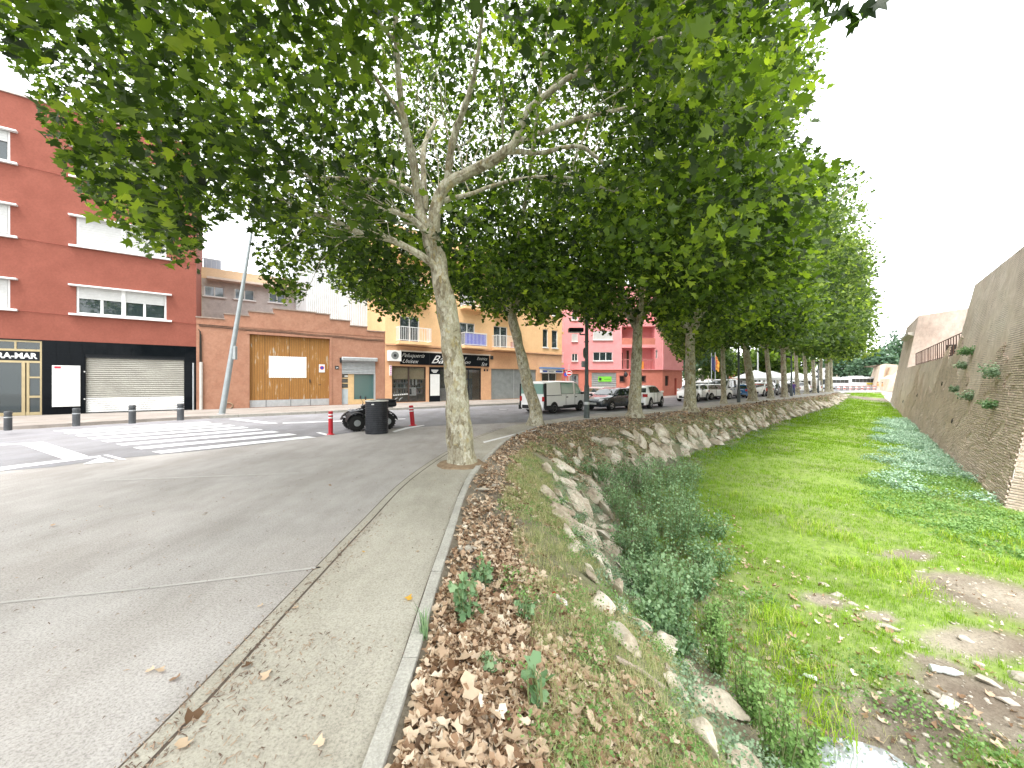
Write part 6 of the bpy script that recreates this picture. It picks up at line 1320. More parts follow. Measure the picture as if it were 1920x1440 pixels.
# manhole covers
for x, y, lab in ((1006 - 63, 768.5, 'dark round manhole cover on the road before the garage shutter'), ):
    g_ = G(x, y); o = thing('manhole_cover', lab, 'manhole cover', (g_[0], g_[1], .004)); m = MB(); m.lathe([(.32, .004), (.32, .009)], (g_[0], g_[1], 0), 20); m.build('lid', dark_m, o)
    m = MB(); m.lathe([(.25, .009), (.25, .012)], (g_[0], g_[1], 0), 20); m.build('inner_plate', grey_met, o)

# ------------------------------------------------------------------ far background
def person(label, base, h, top_c, leg_c, hair_c, group=None, ang=0.0):
    """one continuous skinned figure, clothing colours as parts"""
    t = vthing('person', label, 'person', base, ang, group); s = h / 1.75
    J = {'pelvis': (0, 0, .95), 'chest': (0, 0, 1.3), 'neck': (0, 0, 1.5), 'head': (0.02, 0, 1.62), 'crown': (0, 0, 1.7), 'ls': (0, .19, 1.42), 'le': (-.02, .27, 1.15), 'lh': (.08, .28, .9), 'rs': (0, -.19, 1.42), 're': (.03, -.27, 1.15), 'rh': (.14, -.28, .92), 'lk': (.1, .1, .5), 'lf': (0.0, .1, .08), 'lt': (.16, .11, .03), 'rk': (.02, -.1, .5), 'rf': (-.14, -.1, .08), 'rt': (.02, -.11, .03), 'lhip': (0, .09, .9), 'rhip': (0, -.09, .9)}
    E = [('pelvis', 'chest'), ('chest', 'neck'), ('neck', 'head'), ('head', 'crown'), ('chest', 'ls'), ('ls', 'le'), ('le', 'lh'), ('chest', 'rs'), ('rs', 're'), ('re', 'rh'), ('pelvis', 'lhip'), ('lhip', 'lk'), ('lk', 'lf'), ('lf', 'lt'), ('pelvis', 'rhip'), ('rhip', 'rk'), ('rk', 'rf'), ('rf', 'rt')]
    Rr = {'pelvis': .15, 'chest': .15, 'neck': .055, 'head': .1, 'crown': .085, 'ls': .06, 'le': .045, 'lh': .03, 'rs': .06, 're': .045, 'rh': .03, 'lk': .06, 'lf': .045, 'lt': .035, 'rk': .06, 'rf': .045, 'rt': .035, 'lhip': .09, 'rhip': .09}
    ks = list(J); me = bpy.data.meshes.new('body'); me.from_pydata([tuple(c * s for c in J[k]) for k in ks], [(ks.index(a), ks.index(b)) for a, b in E], [])
    o = bpy.data.objects.new('body', me); C.link(o); md = o.modifiers.new('s', 'SKIN'); 
    for i, k in enumerate(ks): me.skin_vertices[0].data[i].radius = (Rr[k] * s, Rr[k] * s)
    me.skin_vertices[0].data[0].use_root = True; o.modifiers.new('ss', 'SUBSURF').levels = 1; o.modifiers['ss'].render_levels = 1
    dg = bpy.context.evaluated_depsgraph_get(); dg.update(); m2 = bpy.data.meshes.new_from_object(o.evaluated_get(dg)); bpy.data.objects.remove(o)
    m2.materials.clear(); [m2.materials.append(q) for q in (M('skin', (.5, .3, .2)), top_c, leg_c)]
    for p in m2.polygons: z_ = p.center.z / s; p.material_index = 0 if z_ > 1.5 or (z_ < 1.12 and abs(p.center.y) > .2 * s) else (1 if z_ > .93 else 2); p.use_smooth = True
    b = link('body', m2, None, t); m = MB(); m.lathe([(.02, 1.6 * s), (.1 * s, 1.64 * s), (.115 * s, 1.7 * s), (.08 * s, 1.78 * s), (.01, 1.8 * s)], (-.01, 0, 0), 12); m.build('hair', hair_c, t, None, True); return t
hair = M('dark_hair', (.03, .02, .015)); purple = M('purple_jacket', (.1, .05, .25)); orange = M('orange_vest', (.8, .25, .1)); denim = M('blue_denim', (.08, .12, .25)); pinkc = M('pale_clothes', (.7, .45, .4))
person('person in a purple jacket standing by the black parked car', (G(1488, 741)[0], G(1488, 741)[1], .01), 1.55, purple, denim, hair, ang=1.0)
person('left one of two people in orange tops beside the far pale bastion', P(1646, 733.5, 66)[:2] + (0,), 1.6, orange, pinkc, hair, ang=2.0)
person('right one of two people in orange tops beside the far pale bastion', P(1654.5, 733.5, 66)[:2] + (0,), 1.5, orange, pinkc, hair, ang=-1.0)
def coach(label, x0, x1, yt, yb, Y, ang, body, low, panes_):
    a = P(x0, yb, Y); b = P(x1, yt, Y); L = b[0] - a[0]; h = b[2]; cx = (a[0] + b[0]) / 2
    t = vthing('coach', label, 'bus', (cx, Y + 1.2, .01), ang); m = MB(); m.box(-L / 2, L / 2, -1.2, 1.2, .35, h); m.build('body', body, t, bevel=.15)
    m = MB(); m.box(-L / 2 + .02, L / 2 - .02, -1.21, 1.21, .33, .95); m.build('skirt', low, t, bevel=.05)
    n_ = panes_; w = (L * .86) / n_
    for k in range(n_):
        for sg in (-1, 1):
            m = MB(); x_ = -L * .42 + k * w; y0_, y1_ = (-1.225, -1.19) if sg < 0 else (1.19, 1.225); m.box(x_, x_ + w - .05, y0_, y1_, h * .55, h * .84); m.build('window', carglass, t)
    for sg in (-1, 1):
        m = MB(); m.box(sg * L / 2 - .03, sg * L / 2 + .02, -1.05, 1.05, h * .42, h * .88); m.build('windshield', carglass, t)
    for x_ in (-L * .33, L * .3):
        for sg in (-1, 1):
            m = MB(); m.lathe([(.44, -.14), (.46, 0), (.42, .03), (.25, .04)], (0, 0, 0), 18, 'y'); m.v = [(x_ + p, sg * (1.17 + q), .46 + r) for p, q, r in m.v]; w_ = m.build('wheel', rubber, t); m = MB(); m.lathe([(.24, .02), (.22, .05)], (0, 0, 0), 14, 'y'); m.v = [(x_ + p, sg * (1.17 + q), .46 + r) for p, q, r in m.v]; m.build('rim', rim_m, w_)
    m = MB(); m.box(-L * .3, L * .1, -.7, .7, h, h + .18); m.build('roof_unit', white_pt, t, bevel=.05); return t
lightblue = paint('coach_light_blue', (.55, .66, .8)); yellowp = M('coach_yellow', (.7, .6, .1))
cA = coach('pale blue and white coach parked left of the long white bus', 1556, 1594, 708.5, 733, 82, 0.05, paint('coach_white', (.75, .78, .82)), lightblue, 4)
cB = coach('long white bus with dark window band and yellow stripe beside the far bastion', 1594.5, 1642, 706.5, 731.5, 86, -.03, paint('coach_white'  , (.75, .78, .82)), paint('coach_low_white', (.74, .74, .74)), 6)
m = MB(); m.box(.8, 2.6, -1.235, -1.2, 1.0, 1.4); m.build('yellow_stripe', yellowp, cB)
cC = coach('white coach far back seen between the last trunks', 1507, 1545, 709.5, 731, 90, .02, paint('coach_white', (.75, .78, .82)), paint('coach_low_white', (.74, .74, .74)), 5)
# red and white barriers in front of the buses
for k in range(7):
    p = P(1572 + k * 11, 735, 72); o = thing('road_barrier', ['road barrier before the coaches, %s from the left' % s_ for s_ in ('first', 'second', 'third', 'fourth', 'fifth', 'sixth', 'seventh')][k], 'barrier', (p[0], 72, 0), 'red and white barriers before the coaches')
    for j in range(3): m = MB(); m.box(p[0] - .5, p[0] + .48, 71.97, 72.03, .22 + j * .25, .35 + j * .25); m.build('board', [M('barrier_red', (.7, .2, .15)), white_pt, M('barrier_red')][j] if False else (M('barrier_red', (.7, .2, .15)) if j != 1 else white_pt), o)
    m = MB(); [m.box(p[0] + s_ - .03, p[0] + s_ + .03, 71.8, 72.2, 0, .9) for s_ in (-.4, .4)]; m.build('leg', zinc_m, o, 'stuff')
def house(label, x0, x1, yt, yb, Y, dep, mat_, wins, name='far_house', roof=None, balc=False, winm=None):
    a = P(x0, yb, Y); b = P(x1, yt, Y); t = thing(name, label, 'building', ((a[0] + b[0]) / 2, Y, 0)); fr = Frame((a[0], Y), (1, 0), (0, -1)); L = b[0] - a[0]; z1 = b[2]
    hs_ = []; nx, nz = wins
    if nx:
        fh = (z1 - 1.0) / nz
        for i in range(nx):
            for j in range(nz): t0 = L * (i + .25) / nx; hs_.append((t0, t0 + L * .5 / nx, 1.0 + fh * j + .1, 1.0 + fh * j + fh * .6))
    wall_holes(fr, 0, L, 0, z1, hs_, -.3, 0).build('wall', mat_, t); m = MB(); m.fbox(fr, 0, L, -dep, -.31, 0, z1 - .02); m.build('building_core', mat_, t)
    for h_ in hs_:
        w_ = fb(fr, 'window', white_pt, t, h_[0], h_[1], -.2, -.16, h_[2], h_[2] + .08); fb(fr, 'pane', glass_m, w_, h_[0], h_[1], -.2, -.18, h_[2] + .08, h_[3])
    if balc:
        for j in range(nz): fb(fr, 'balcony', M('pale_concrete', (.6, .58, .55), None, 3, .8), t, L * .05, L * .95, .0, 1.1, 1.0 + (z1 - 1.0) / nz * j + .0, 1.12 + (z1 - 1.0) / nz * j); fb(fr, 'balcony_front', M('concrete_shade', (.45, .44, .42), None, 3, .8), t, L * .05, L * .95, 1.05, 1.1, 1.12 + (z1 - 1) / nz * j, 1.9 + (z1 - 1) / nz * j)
    if roof: m = MB(); m.hexa([(a[0] - .5, Y - .5, z1), (a[0] + L + .5, Y - .5, z1), (a[0] + L + .5, Y + dep + .5, z1), (a[0] - .5, Y + dep + .5, z1), (a[0] + 1, Y + dep * .45, z1 + 2), (a[0] + L - 1, Y + dep * .45, z1 + 2), (a[0] + L - 1, Y + dep * .55, z1 + 2), (a[0] + 1, Y + dep * .55, z1 + 2)]); m.build('roof', roof, t)
    return t
w_wall = M('far_white_wall', (.72, .71, .7), (.64, .63, .62), .5, .9)
house('orange brick apartment block with grey balconies far behind the parked cars', 1371, 1386, 672, 735, 88, 8, M('orange_brick', (.55, .22, .12), (.48, .18, .1), 3, .9), (2, 4), 'far_apartment_block')
house('grey apartment block with deep balconies beside the orange brick one', 1386, 1402, 676, 735, 89, 8, M('far_grey_render', (.4, .39, .38)), (1, 4), 'far_apartment_block', balc=True)
house('low white house left of the orange brick block', 1340, 1371, 712, 735, 78, 6, w_wall, (5, 1), 'far_house')
house('long white building behind the trunks at the end of the car park', 1402, 1462, 694, 735, 110, 10, w_wall, (9, 2), 'far_house')
house('tall white building behind the far trunks', 1462, 1560, 690, 735, 125, 10, w_wall, (12, 3), 'far_house')
house('pale house with a small gable far behind the white van', 1300, 1340, 706, 735, 95, 8, w_wall, (4, 1), 'far_house', M('far_roof', (.55, .5, .42)))
house('yellow ochre building behind the long white bus', 1618, 1646, 692, 735, 150, 12, M('far_ochre', (.75, .55, .3), (.68, .5, .27), .4, .9), (4, 3), 'far_house')
house('cream building behind the leftmost end of the coaches', 1560, 1618, 698, 735, 160, 12, M('far_cream', (.74, .68, .55)), (7, 2), 'far_house')
for x, Y, w, lab in ((1420, 66, 6, 'white peaked marquee behind the small red car'), (1450, 70, 6, 'white peaked marquee behind the white off-road car'), (1492, 76, 6, 'white peaked marquee left of the third lamp post')):
    p = P(x, 735, Y); t = thing('marquee', lab, 'marquee', (p[0], Y, 0), 'white marquees'); m = MB(); m.hexa([(p[0] - w / 2, Y - 2, 2.2), (p[0] + w / 2, Y - 2, 2.2), (p[0] + w / 2, Y + 3, 2.2), (p[0] - w / 2, Y + 3, 2.2), (p[0] - .1, Y + .4, 3.6), (p[0] + .1, Y + .4, 3.6), (p[0] + .1, Y + .6, 3.6), (p[0] - .1, Y + .6, 3.6)]); m.build('canopy', white_pt, t)
    for a in (-w / 2 + .1, w / 2 - .1):
        for b in (-1.9, 2.9): m = MB(); m.tube([(p[0] + a, Y + b, 0), (p[0] + a, Y + b, 2.2)], .05, 6); m.build('leg', white_pt, t)
    m = MB(); m.box(p[0] - w / 2, p[0] + w / 2, Y - 2.02, Y - 1.98, 1.9, 2.2); m.build('valance', white_pt, t)
# flags
for x, c_, lab in ((1334, M('flag_blue', (.06, .07, .18)), 'dark blue flag hanging on its pole above the parked cars'), (1341, M('flag_orange', (.75, .42, .08), (.6, .15, .08), 3, .8, lo=.45, hi=.5), 'yellow and orange flag hanging on its pole above the parked cars')):
    Y = 60; p = P(x, 735, Y); t = thing('flag', lab, 'flag', (p[0], Y, 0)); m = MB(); m.tube([(p[0], Y, 0), (p[0], Y, 6.2)], .05, 6); m.build('pole', zinc_m, t); m = MB(); V = []
    for k in range(6): V += [(p[0] + .05 + .12 * k, Y + .08 * math.sin(k * 2.2), 5.9 - k * .25), (p[0] + .05 + .1 * k, Y + .08 * math.sin(k * 2.2 + .4), 3.6 - k * .1)]
    V2 = [(a + .0, b + .03, c) for a, b, c in V]; m.add(V, [(2 * k, 2 * k + 2, 2 * k + 3, 2 * k + 1) for k in range(5)]); m.add(V2, [(2 * k, 2 * k + 1, 2 * k + 3, 2 * k + 2) for k in range(5)]); m.build('cloth', c_, t)
for x, yt, lab in ((1421, 676, 'tall pale mast behind the leaning trunk'), (1361, 690, 'thin pale pole right of the thin trunk')):
    p = P(x, 735, 70); t = thing('mast', lab, 'pole', (p[0], 70, 0)); m = MB(); m.tube([(p[0], 70, 0), (p[0], 70, P(x, yt, 70)[2] + 4)], [.16, .1], 8); m.build('pole', M('pale_pole', (.6, .62, .64), None, 4, .5), t, None, True)
    m = MB(); m.lathe([(.3, 0), (.3, .1), (.2, .12)], (p[0], 70, 0), 10); m.build('base', zinc_m, t)
# far trees
def bgtree(label, x, Y, h, r, mat_, seed, n=90, zc=None, ls=.7):
    p = ((x - 960) / F * Y, Y); t = thing('background_tree', label, 'tree', (p[0], Y, 0), 'trees beyond the car park'); rg = np.random.default_rng(seed)
    m = MB(); m.tube([(p[0], Y, 0), (p[0] + .2, Y, h * .4), (p[0], Y, h * .7)], [.3, .22, .1], 8); m.build('trunk', bark_m, t, None, True)
    d = rg.normal(size=(n, 3)); d /= np.linalg.norm(d, axis=1, keepdims=True); c = d * (rg.random(n) ** .4)[:, None] * np.array([r, r, h * .38]) * (1 + .2 * np.sin(d[:, :1] * 7 + seed)) + np.array([p[0], Y, h * .6])
    pos = (c[:, None] + rg.normal(size=(n, 34, 3)) * r * .12).reshape(-1, 3); emit('crown', pos, rots(len(pos), rg, (0, -.2, .6), .7), ls * (.6 + .7 * rg.random(len(pos))), np.clip(np.repeat(rg.random(n), 34) * .5 + rg.random(len(pos)) * .5, 0, 1), (LEAF3_V, LEAF3_F), mat_, t)
pine_m = leaf_mat('pine_foliage', [(0, (.04, .08, .05)), (.5, (.07, .13, .08)), (1, (.12, .2, .11))], .2)
for i, a in enumerate((('dark conifer right of the pink building', 1296, 58, 12, 3.2, pine_m), ('round dark tree behind the sturdy forked trunk', 1316, 66, 10, 4, leafd_m), ('green tree behind the flags', 1338, 70, 9, 4, leafd_m), ('bright green tree left of the orange brick block', 1362, 74, 8, 3.5, leaf_m), ('bright tree behind the leaning trunk and the mast', 1432, 84, 10, 4.5, leaf_m), ('bright bushy tree behind the second lamp post', 1458, 95, 12, 5, leaf_m), ('green tree behind the white marquees', 1490, 105, 12, 6, leafd_m), ('dark tree at the back behind the coaches', 1580, 130, 12, 6, pine_m), ('dark round tree left of the far pale bastion', 1628, 120, 10, 5, pine_m), ('dark tree just behind the corner of the far pale bastion', 1651, 110, 10.5, 4, pine_m), ('grey green tree standing above the far pale bastion', 1688, 120, 15.5, 6, pine_m), ('grey green tree above the far bastion beside the near wall', 1706, 118, 14, 5, pine_m))):
    bgtree(*a, 300 + i, ls=.5 if a[2] < 80 else .8)
# ------------------------------------------------------------------ bank and bed: rocks, litter, grass, weeds
GPX = 960 + F * gp[:, 0] / np.maximum(gp[:, 1], .1); GPY = HY - F * (gp[:, 2] - H0) / np.maximum(gp[:, 1], .1)
GV = VV.ravel(); GU = UU.ravel()
def S(px, py):
    d = (GPX - px) ** 2 + (GPY - py) ** 2; d[gp[:, 1] < .4] = 1e9; i = int(np.argmin(d)); return Vector(gp[i])
def inview(p, mx=1.36, lo=1.05): return (p[:, 1] > .6) & (np.abs(p[:, 0]) < mx * p[:, 1] + .6) & ((H0 - p[:, 2]) < lo * p[:, 1] + .3)
def area_sample(n, u0, u1, v0, v1, rg, power=1.0):
    """uniform-ish points per world area in a patch of the strip"""
    N = n * 4; u = u0 + (u1 - u0) * rg.random(N); v = v0 + (v1 - v0) * rg.random(N)
    e = 1e-2; p = surf(u, v); pu = surf(u + e, v); pv = surf(u, v + e * .5)
    A = np.linalg.norm(np.cross(pu - p, pv - p), axis=1); w = A / np.maximum(np.hypot(p[:, 0], p[:, 1]), 1.5) ** power
    w *= inview(p); w /= w.sum(); idx_ = rg.choice(N, n, replace=False, p=w) if (w > 0).sum() > n else np.where(w > 0)[0]
    return p[idx_], u[idx_], v[idx_]
def blobs(p, spots): # spots: (px,py,rx,ry) in metres around the ground point
    d = np.full(len(p), 9.0)
    for x, y, rx, ry in spots: c = S(x, y); d = np.minimum(d, ((p[:, 0] - c.x) / rx) ** 2 + ((p[:, 1] - c.y) / ry) ** 2)
    return d
BARE = [(1890, 1130, 1.3, .8), (1800, 1090, .9, .4), (1700, 1040, .6, .25), (1840, 1300, .75, .5), (1710, 1345, .5, .34), (1890, 1370, .45, .35), (1550, 1128, .36, .22), (1640, 1160, .3, .18), (1650, 1400, .6, .5), (1760, 1250, .4, .2), (1300, 1290, .35, .3), (1250, 1210, .35, .3), (1850, 1210, .9, .35), (1660, 750, 3.5, 6)]
gr = 1 - np.clip(blobs(gp, BARE) * .9, 0, 1.0) ** 2
green = np.clip((GV - 2.02) / .12, 0, 1) * np.clip(1 - gr * 1.1, 0, 1) * (gp[:, 1] < 60)
green *= .55 + .45 * np.clip(hnoise(gp[:, 0], gp[:, 1], .8) + .9, 0, 1)
green = np.maximum(green, .35 * np.clip(1 - np.abs(GV - 1.2) / .8, 0, 1))
at_ = terr.data.attributes.new('green', 'FLOAT', 'POINT'); at_.data.foreach_set('value', green.astype(np.float32))
n, l, b = bed_m.node_tree.nodes, bed_m.node_tree.links, bed_m.node_tree.nodes['Principled BSDF']
a_ = n.new('ShaderNodeAttribute'); a_.attribute_name = 'green'; src = b.inputs['Base Color'].links[0].from_socket
gx = n.new('ShaderNodeNewGeometry'); gn = ramp(n, [(.35, (.12, .22, .02)), (.65, (.26, .38, .05))]); l.new(noise(n, l, gx.outputs['Position'], 8, 6, .7), gn.inputs[0])
mg = n.new('ShaderNodeMath'); mg.operation = 'MULTIPLY'; mg.inputs[1].default_value = .8; l.new(a_.outputs['Fac'], mg.inputs[0]); l.new(mix(n, l, mg.outputs[0], src, gn.outputs[0]), b.inputs['Base Color'])

# --- rock revetment (each rock a part)
import bmesh
rock_m = M('pale_rock', (.66, .62, .55), (.44, .38, .31), 2.2, .9, .7, 14, world_co=True, stops=[(.28, (.24, .19, .14)), (.42, (.4, .34, .26)), (.55, (.58, .52, .43)), (.7, (.72, .68, .6))], fine=(22, .25))
from mathutils import noise as mnoise
def rock_mesh(seed, sub=3):
    bm = bmesh.new(); bmesh.ops.create_icosphere(bm, subdivisions=sub, radius=.5); rr = random.Random(seed); pl = [(Vector((rr.gauss(0, 1), rr.gauss(0, 1), rr.gauss(0, 1))).normalized(), .2 + rr.random() * .2) for _ in range(11)]
    for v in bm.verts:
        for nn, dd in pl:
            k = v.co.dot(nn) - dd
            if k > 0: v.co -= nn * k * .92
        v.co += v.co.normalized() * (mnoise.noise(v.co * 5 + Vector((seed, 0, 0))) * .05 + mnoise.noise(v.co * 14 + Vector((0, seed, 0))) * .022)
        v.co += Vector((rr.gauss(0, .003), rr.gauss(0, .003), rr.gauss(0, .003)))
    me = bpy.data.meshes.new('rock'); bm.to_mesh(me); bm.free(); me.materials.append(rock_m); return me
RM = [rock_mesh(s_) for s_ in range(14)]
rev = tag(col(bpy.data.objects.new('rock_slope', None)), 'pale rock facing on the river bank below the leaf litter', None, None, 'structure')
rg = np.random.default_rng(31); rp_, ru, rv = [], [], []
u = 2.3; placed = []
while u < 15.2 and len(placed) < 299:
    pk = surf(np.array([u]), np.array([1.5]))[0]; dist_ = math.hypot(pk[0], pk[1]); s_ = .37 + .011 * min(dist_, 40) + (.1 if 5 < u < 9 else 0) 
    nrow = 4 if 3.2 < u < 9 else (3 if dist_ < 24 else 2); vlo = .82 if 3.2 < u < 9 else 1.08
    for r_ in range(nrow):
        v = vlo + (1.86 - vlo) * (r_ + .5) / nrow + rg.normal() * .06
        if u < 3.2 and rg.random() < .3: continue
        if rg.random() < .06: continue
        placed.append((u + rg.normal() * .05, v, s_ * (.5 + .75 * rg.random()) * (.9 if u < 5 else 1)))
    e = .05; p2 = surf(np.array([u + e]), np.array([1.5]))[0]; sp = np.linalg.norm(p2 - pk) / e; u += s_ * .92 / max(sp, .5)
for u, v, s_ in placed:
    p = surf(np.array([u]), np.array([v]))[0]; pa = surf(np.array([u + .02]), np.array([v]))[0]; pb_ = surf(np.array([u]), np.array([v + .03]))[0]
    tx_ = Vector(pa - p).normalized(); ty = Vector(pb_ - p).normalized(); nz_ = tx_.cross(ty).normalized(); nz_ = nz_ if nz_.z > 0 else -nz_; ty = nz_.cross(tx_)
    rm = Matrix((tx_, ty, nz_)).transposed().to_4x4(); o = col(bpy.data.objects.new('rock', RM[rg.integers(14)])); o.parent = rev
    o.matrix_local = Matrix.Translation(Vector(p) + nz_ * s_ * (.06 if u < 6 else .01) + tx_ * float(rg.normal() * .06) + ty * float(rg.normal() * .05)) @ rm @ Matrix.Rotation(rg.normal() * .45 + .35, 4, 'Z') @ Matrix.Rotation(rg.normal() * .3, 4, 'X') @ Matrix.Diagonal((s_ * (.75 + .4 * rg.random()), s_ * (1.1 + .6 * rg.random()), s_ * (.34 + .22 * rg.random()), 1))
# --- leaf litter
rg = np.random.default_rng(41)
parts = []
for nn_, u0, u1, v0, v1, sz_ in ((9000, 1.4, 3.6, .03, 1.25, .046), (3500, 1.4, 3.6, .03, .75, .056), (9000, 3.6, 6.5, .03, 1.25, .046), (5000, 6.5, 9.5, .03, 1.5, .075), (4500, 9.5, 15, .03, 1.9, .11), (900, 2, 6, 1.9, 2.25, .07), (260, 2, 4.5, 2.3, 3, .045)):
    p, u, v = area_sample(nn_, u0, u1, v0, v1, rg, 1.0)
    if u0 < 6: 
        k = hnoise(p[:, 0] + 3, p[:, 1], 1.6) + rg.random(len(p)) * 1.1 > (np.where(v > .5, .75, .1) + np.where(p[:, 1] > 2.9, .25, -.1) if v1 < 1.6 else .2); p = p[k]
    parts.append((p + np.array([0, 0, .012]) + np.abs(rg.normal(size=(len(p), 1))) * np.array([0, 0, .012]), sz_ * (.55 + .85 * rg.random(len(p)))))
pos = np.concatenate([a for a, c in parts]); sz_ = np.concatenate([c for a, c in parts]); h_ = len(pos) // 2; pm = rg.permutation(len(pos)); pos, sz_ = pos[pm], sz_[pm]
rn = np.clip(rg.random(len(pos)) * .8 + .2 * rg.random(len(pos)), 0, 1)
va, fa, ra = stamp(pos[:h_], rots(h_, rg, (.15, 0, 1), .42), sz_[:h_], CURL_V, LEAF2_F, rn[:h_]); vb, fb_, rb = stamp(pos[h_:], rots(len(pos) - h_, rg, (.1, 0, 1), .5), sz_[h_:], CURL2_V, LEAF2_F, rn[h_:])
link('leaf_litter', np_mesh('leaf_litter', np.concatenate([va, vb]), np.concatenate([fa, fb_ + len(va)]), np.concatenate([ra, rb]), litter_m), None, None, 'stuff')['label'] = 'dry brown plane leaves covering the upper bank'
# larger individual leaves on the bank
big = [(1090, 1350, .14, 4, 'large pale curled sheet of bark among the leaves at the bottom of the bank', 'bark'), (1118, 1395, .1, 4, 'pale strip of bark below the large bark sheet', 'bark'), (935, 1085, .1, 3, 'orange tinged pale leaf above the small green weeds', 'leaf'), (985, 1405, .1, 3, 'pale orange leaf near the bottom of the bank', 'leaf'), (960, 1310, .09, 2, 'russet leaf left of the large dark green weed', 'leaf'), (880, 1330, .11, 4, 'long pale folded leaf on the litter', 'leaf'), (862, 1245, .09, 3, 'yellow leaf beside the small weed in the litter', 'leaf')]
TM6 = [np_mesh('leaf', np.array(CURL_V), np.array(LEAF2_F), np.full(6, [.1, .26, .42, .55, .66, .6][j]), litter_m) for j in range(6)]
ylw = leaf_mat('yellow_leaf', [(0, (.6, .35, .06)), (1, (.7, .62, .35))], .2)
TMY = [np_mesh('leaf', np.array(CURL_V), np.array(LEAF2_F), np.full(6, a), ylw) for a in (.0, .6, 1.)]
for x, y, s_, c_, lab, kd in big:
    p = S(x, y); o = col(bpy.data.objects.new('fallen_leaf' if kd == 'leaf' else 'bark_flake', TM6[c_])); tag(o, lab, kd if kd == 'leaf' else 'bark flake'); o.location = p + Vector((0, 0, .04)); o.scale = (s_ * (.6 if kd == 'bark' else 1), s_ * 1.3, s_); o.rotation_euler = (.5, .1, rg.random() * 6)
# leaves lying on the plaza and walkway
pl = [(345, 1350, .075, 0, 'curled rust brown leaf on the plaza at the bottom, beside the joint'), (348, 1405, .07, 5, 'pale cream leaf at the bottom of the plaza beside the joint'), (470, 1245, .055, 0, 'orange leaf in the debris along the joint'), (500, 1262, .06, 5, 'yellowish curled leaf just below the orange leaf along the joint'), (298, 1256, .05, 5, 'pale tan leaf on the plaza left of the joint'), (338, 1270, .05, 1, 'brown leaf right of the pale tan leaf on the plaza'), (494, 1135, .04, 5, 'small tan leaf on the plaza left of the joint halfway down'), (683, 1037, .04, 6, 'small orange yellow leaf on the walkway'), (765, 1120, .06, 6, 'yellow leaf with long stem on the walkway near the edging'), (780, 1175, .05, 4, 'pale brown leaf lying against the edging'), (290, 1254, .04, 4, 'thin pale leaf sliver on the plaza'), (596, 1388, .05, 4, 'pale curled leaf low on the walkway'), (384, 963, .05, 1, 'pale leaf curled on the plaza in the middle distance'), (100, 987, .06, 2, 'dark dry leaf on the left of the plaza'), (290, 960, .05, 2, 'dark dry leaf left of the pale curled one'), (192, 950, .04, 3, 'tan leaf far out on the plaza'), (620, 912, .05, 1, 'small brown leaf in the distance on the plaza near the tree'), (420, 935, .04, 1, 'small brown leaf on the middle of the plaza'), (785, 1035, .04, 3, 'leaf fragment on the walkway right of the orange yellow leaf'), (560, 1140, .045, 3, 'leaf fragment on the plaza by the joint')]
for x, y, s_, c_, lab in pl:
    p = Vector(G(x, y, .01)); o = col(bpy.data.objects.new('fallen_leaf', TM6[c_] if c_ < 6 else TMY[0])); tag(o, lab, 'leaf', 'fallen leaves on the paving'); o.location = p + Vector((0, 0, .004)); o.scale = (s_, s_, s_ * .8); o.rotation_euler = (rg.normal() * .2, rg.normal() * .2, rg.random() * 6)
# debris: twigs and bark chips (one uncountable cover)
m = MB(); q = []
for k in range(1500):
    if k < 550: Y = 1.5 + 3.2 * rg.random() ** 1.5; X = -1.6 + rg.normal() * .05 + (.12 if rg.random() < .3 else 0)
    elif k < 900: Y = 1.55 + .9 * rg.random(); X = -1.55 + abs(rg.normal()) * .35
    else: Y = 1.5 + 7 * rg.random() ** 1.2; X = -.7 - 5 * rg.random() ** 1.3
    a = rg.random() * 3.14; ln = .004 + .013 * rg.random() ** 1.5; w = .0008 + .003 * rg.random() ** 2; c_, s_ = math.cos(a) * ln, math.sin(a) * ln; px_, py_ = -math.sin(a) * w, math.cos(a) * w; z_ = .009
    m.add([(X - c_ - px_, Y - s_ - py_, z_), (X + c_ - px_, Y + s_ - py_, z_ + .004), (X + c_ + px_, Y + s_ + py_, z_ + .004), (X - c_ + px_, Y - s_ + py_, z_), (X - px_ * .3, Y - py_ * .3, z_ + .007)], [(0, 1, 4), (1, 2, 4), (2, 3, 4), (3, 0, 4)])
o = m.build('twig_debris', M('twig_mix', (.34, .25, .18), (.12, .08, .06), 14, .9, lo=.42, hi=.56, world_co=True), None, 'stuff')
# --- grass blades
def blades(pts, per, h, w, rg, spread, bend=.5, tone=0.0):
    n_ = len(pts) * per; base = np.repeat(pts, per, 0) + rg.normal(size=(n_, 3)) * np.array([spread, spread, 0]); hh_ = h * (.45 + .85 * rg.random(n_)); hh_ = hh_ if np.ndim(h) == 0 else hh_
    a = rg.random(n_) * 6.283; d = np.stack([np.cos(a), np.sin(a), np.zeros(n_)], 1); sd_ = np.stack([-d[:, 1], d[:, 0], np.zeros(n_)], 1); bd = bend * (.3 + rg.random(n_)); ww = w * (.6 + .8 * rg.random(n_))
    up = np.array([0, 0, 1.0]); v = np.stack([base - sd_ * ww[:, None], base + sd_ * ww[:, None], base + up * (hh_ * .6)[:, None] + d * (hh_ * bd * .35)[:, None] + sd_ * (ww * .7)[:, None], base + up * (hh_ * .6)[:, None] + d * (hh_ * bd * .35)[:, None] - sd_ * (ww * .7)[:, None], base + up * (hh_ * (1 - bd * .35))[:, None] + d * (hh_ * bd)[:, None]], 1)
    f = (np.array([[0, 1, 2], [0, 2, 3], [3, 2, 4]])[None] + (np.arange(n_) * 5)[:, None, None]).reshape(-1, 3)
    r = np.clip(np.repeat(rg.random(len(pts)) * .6, per) + rg.random(n_) * .4 + tone, 0, 1); return v.reshape(-1, 3), f, np.repeat(r, 3)
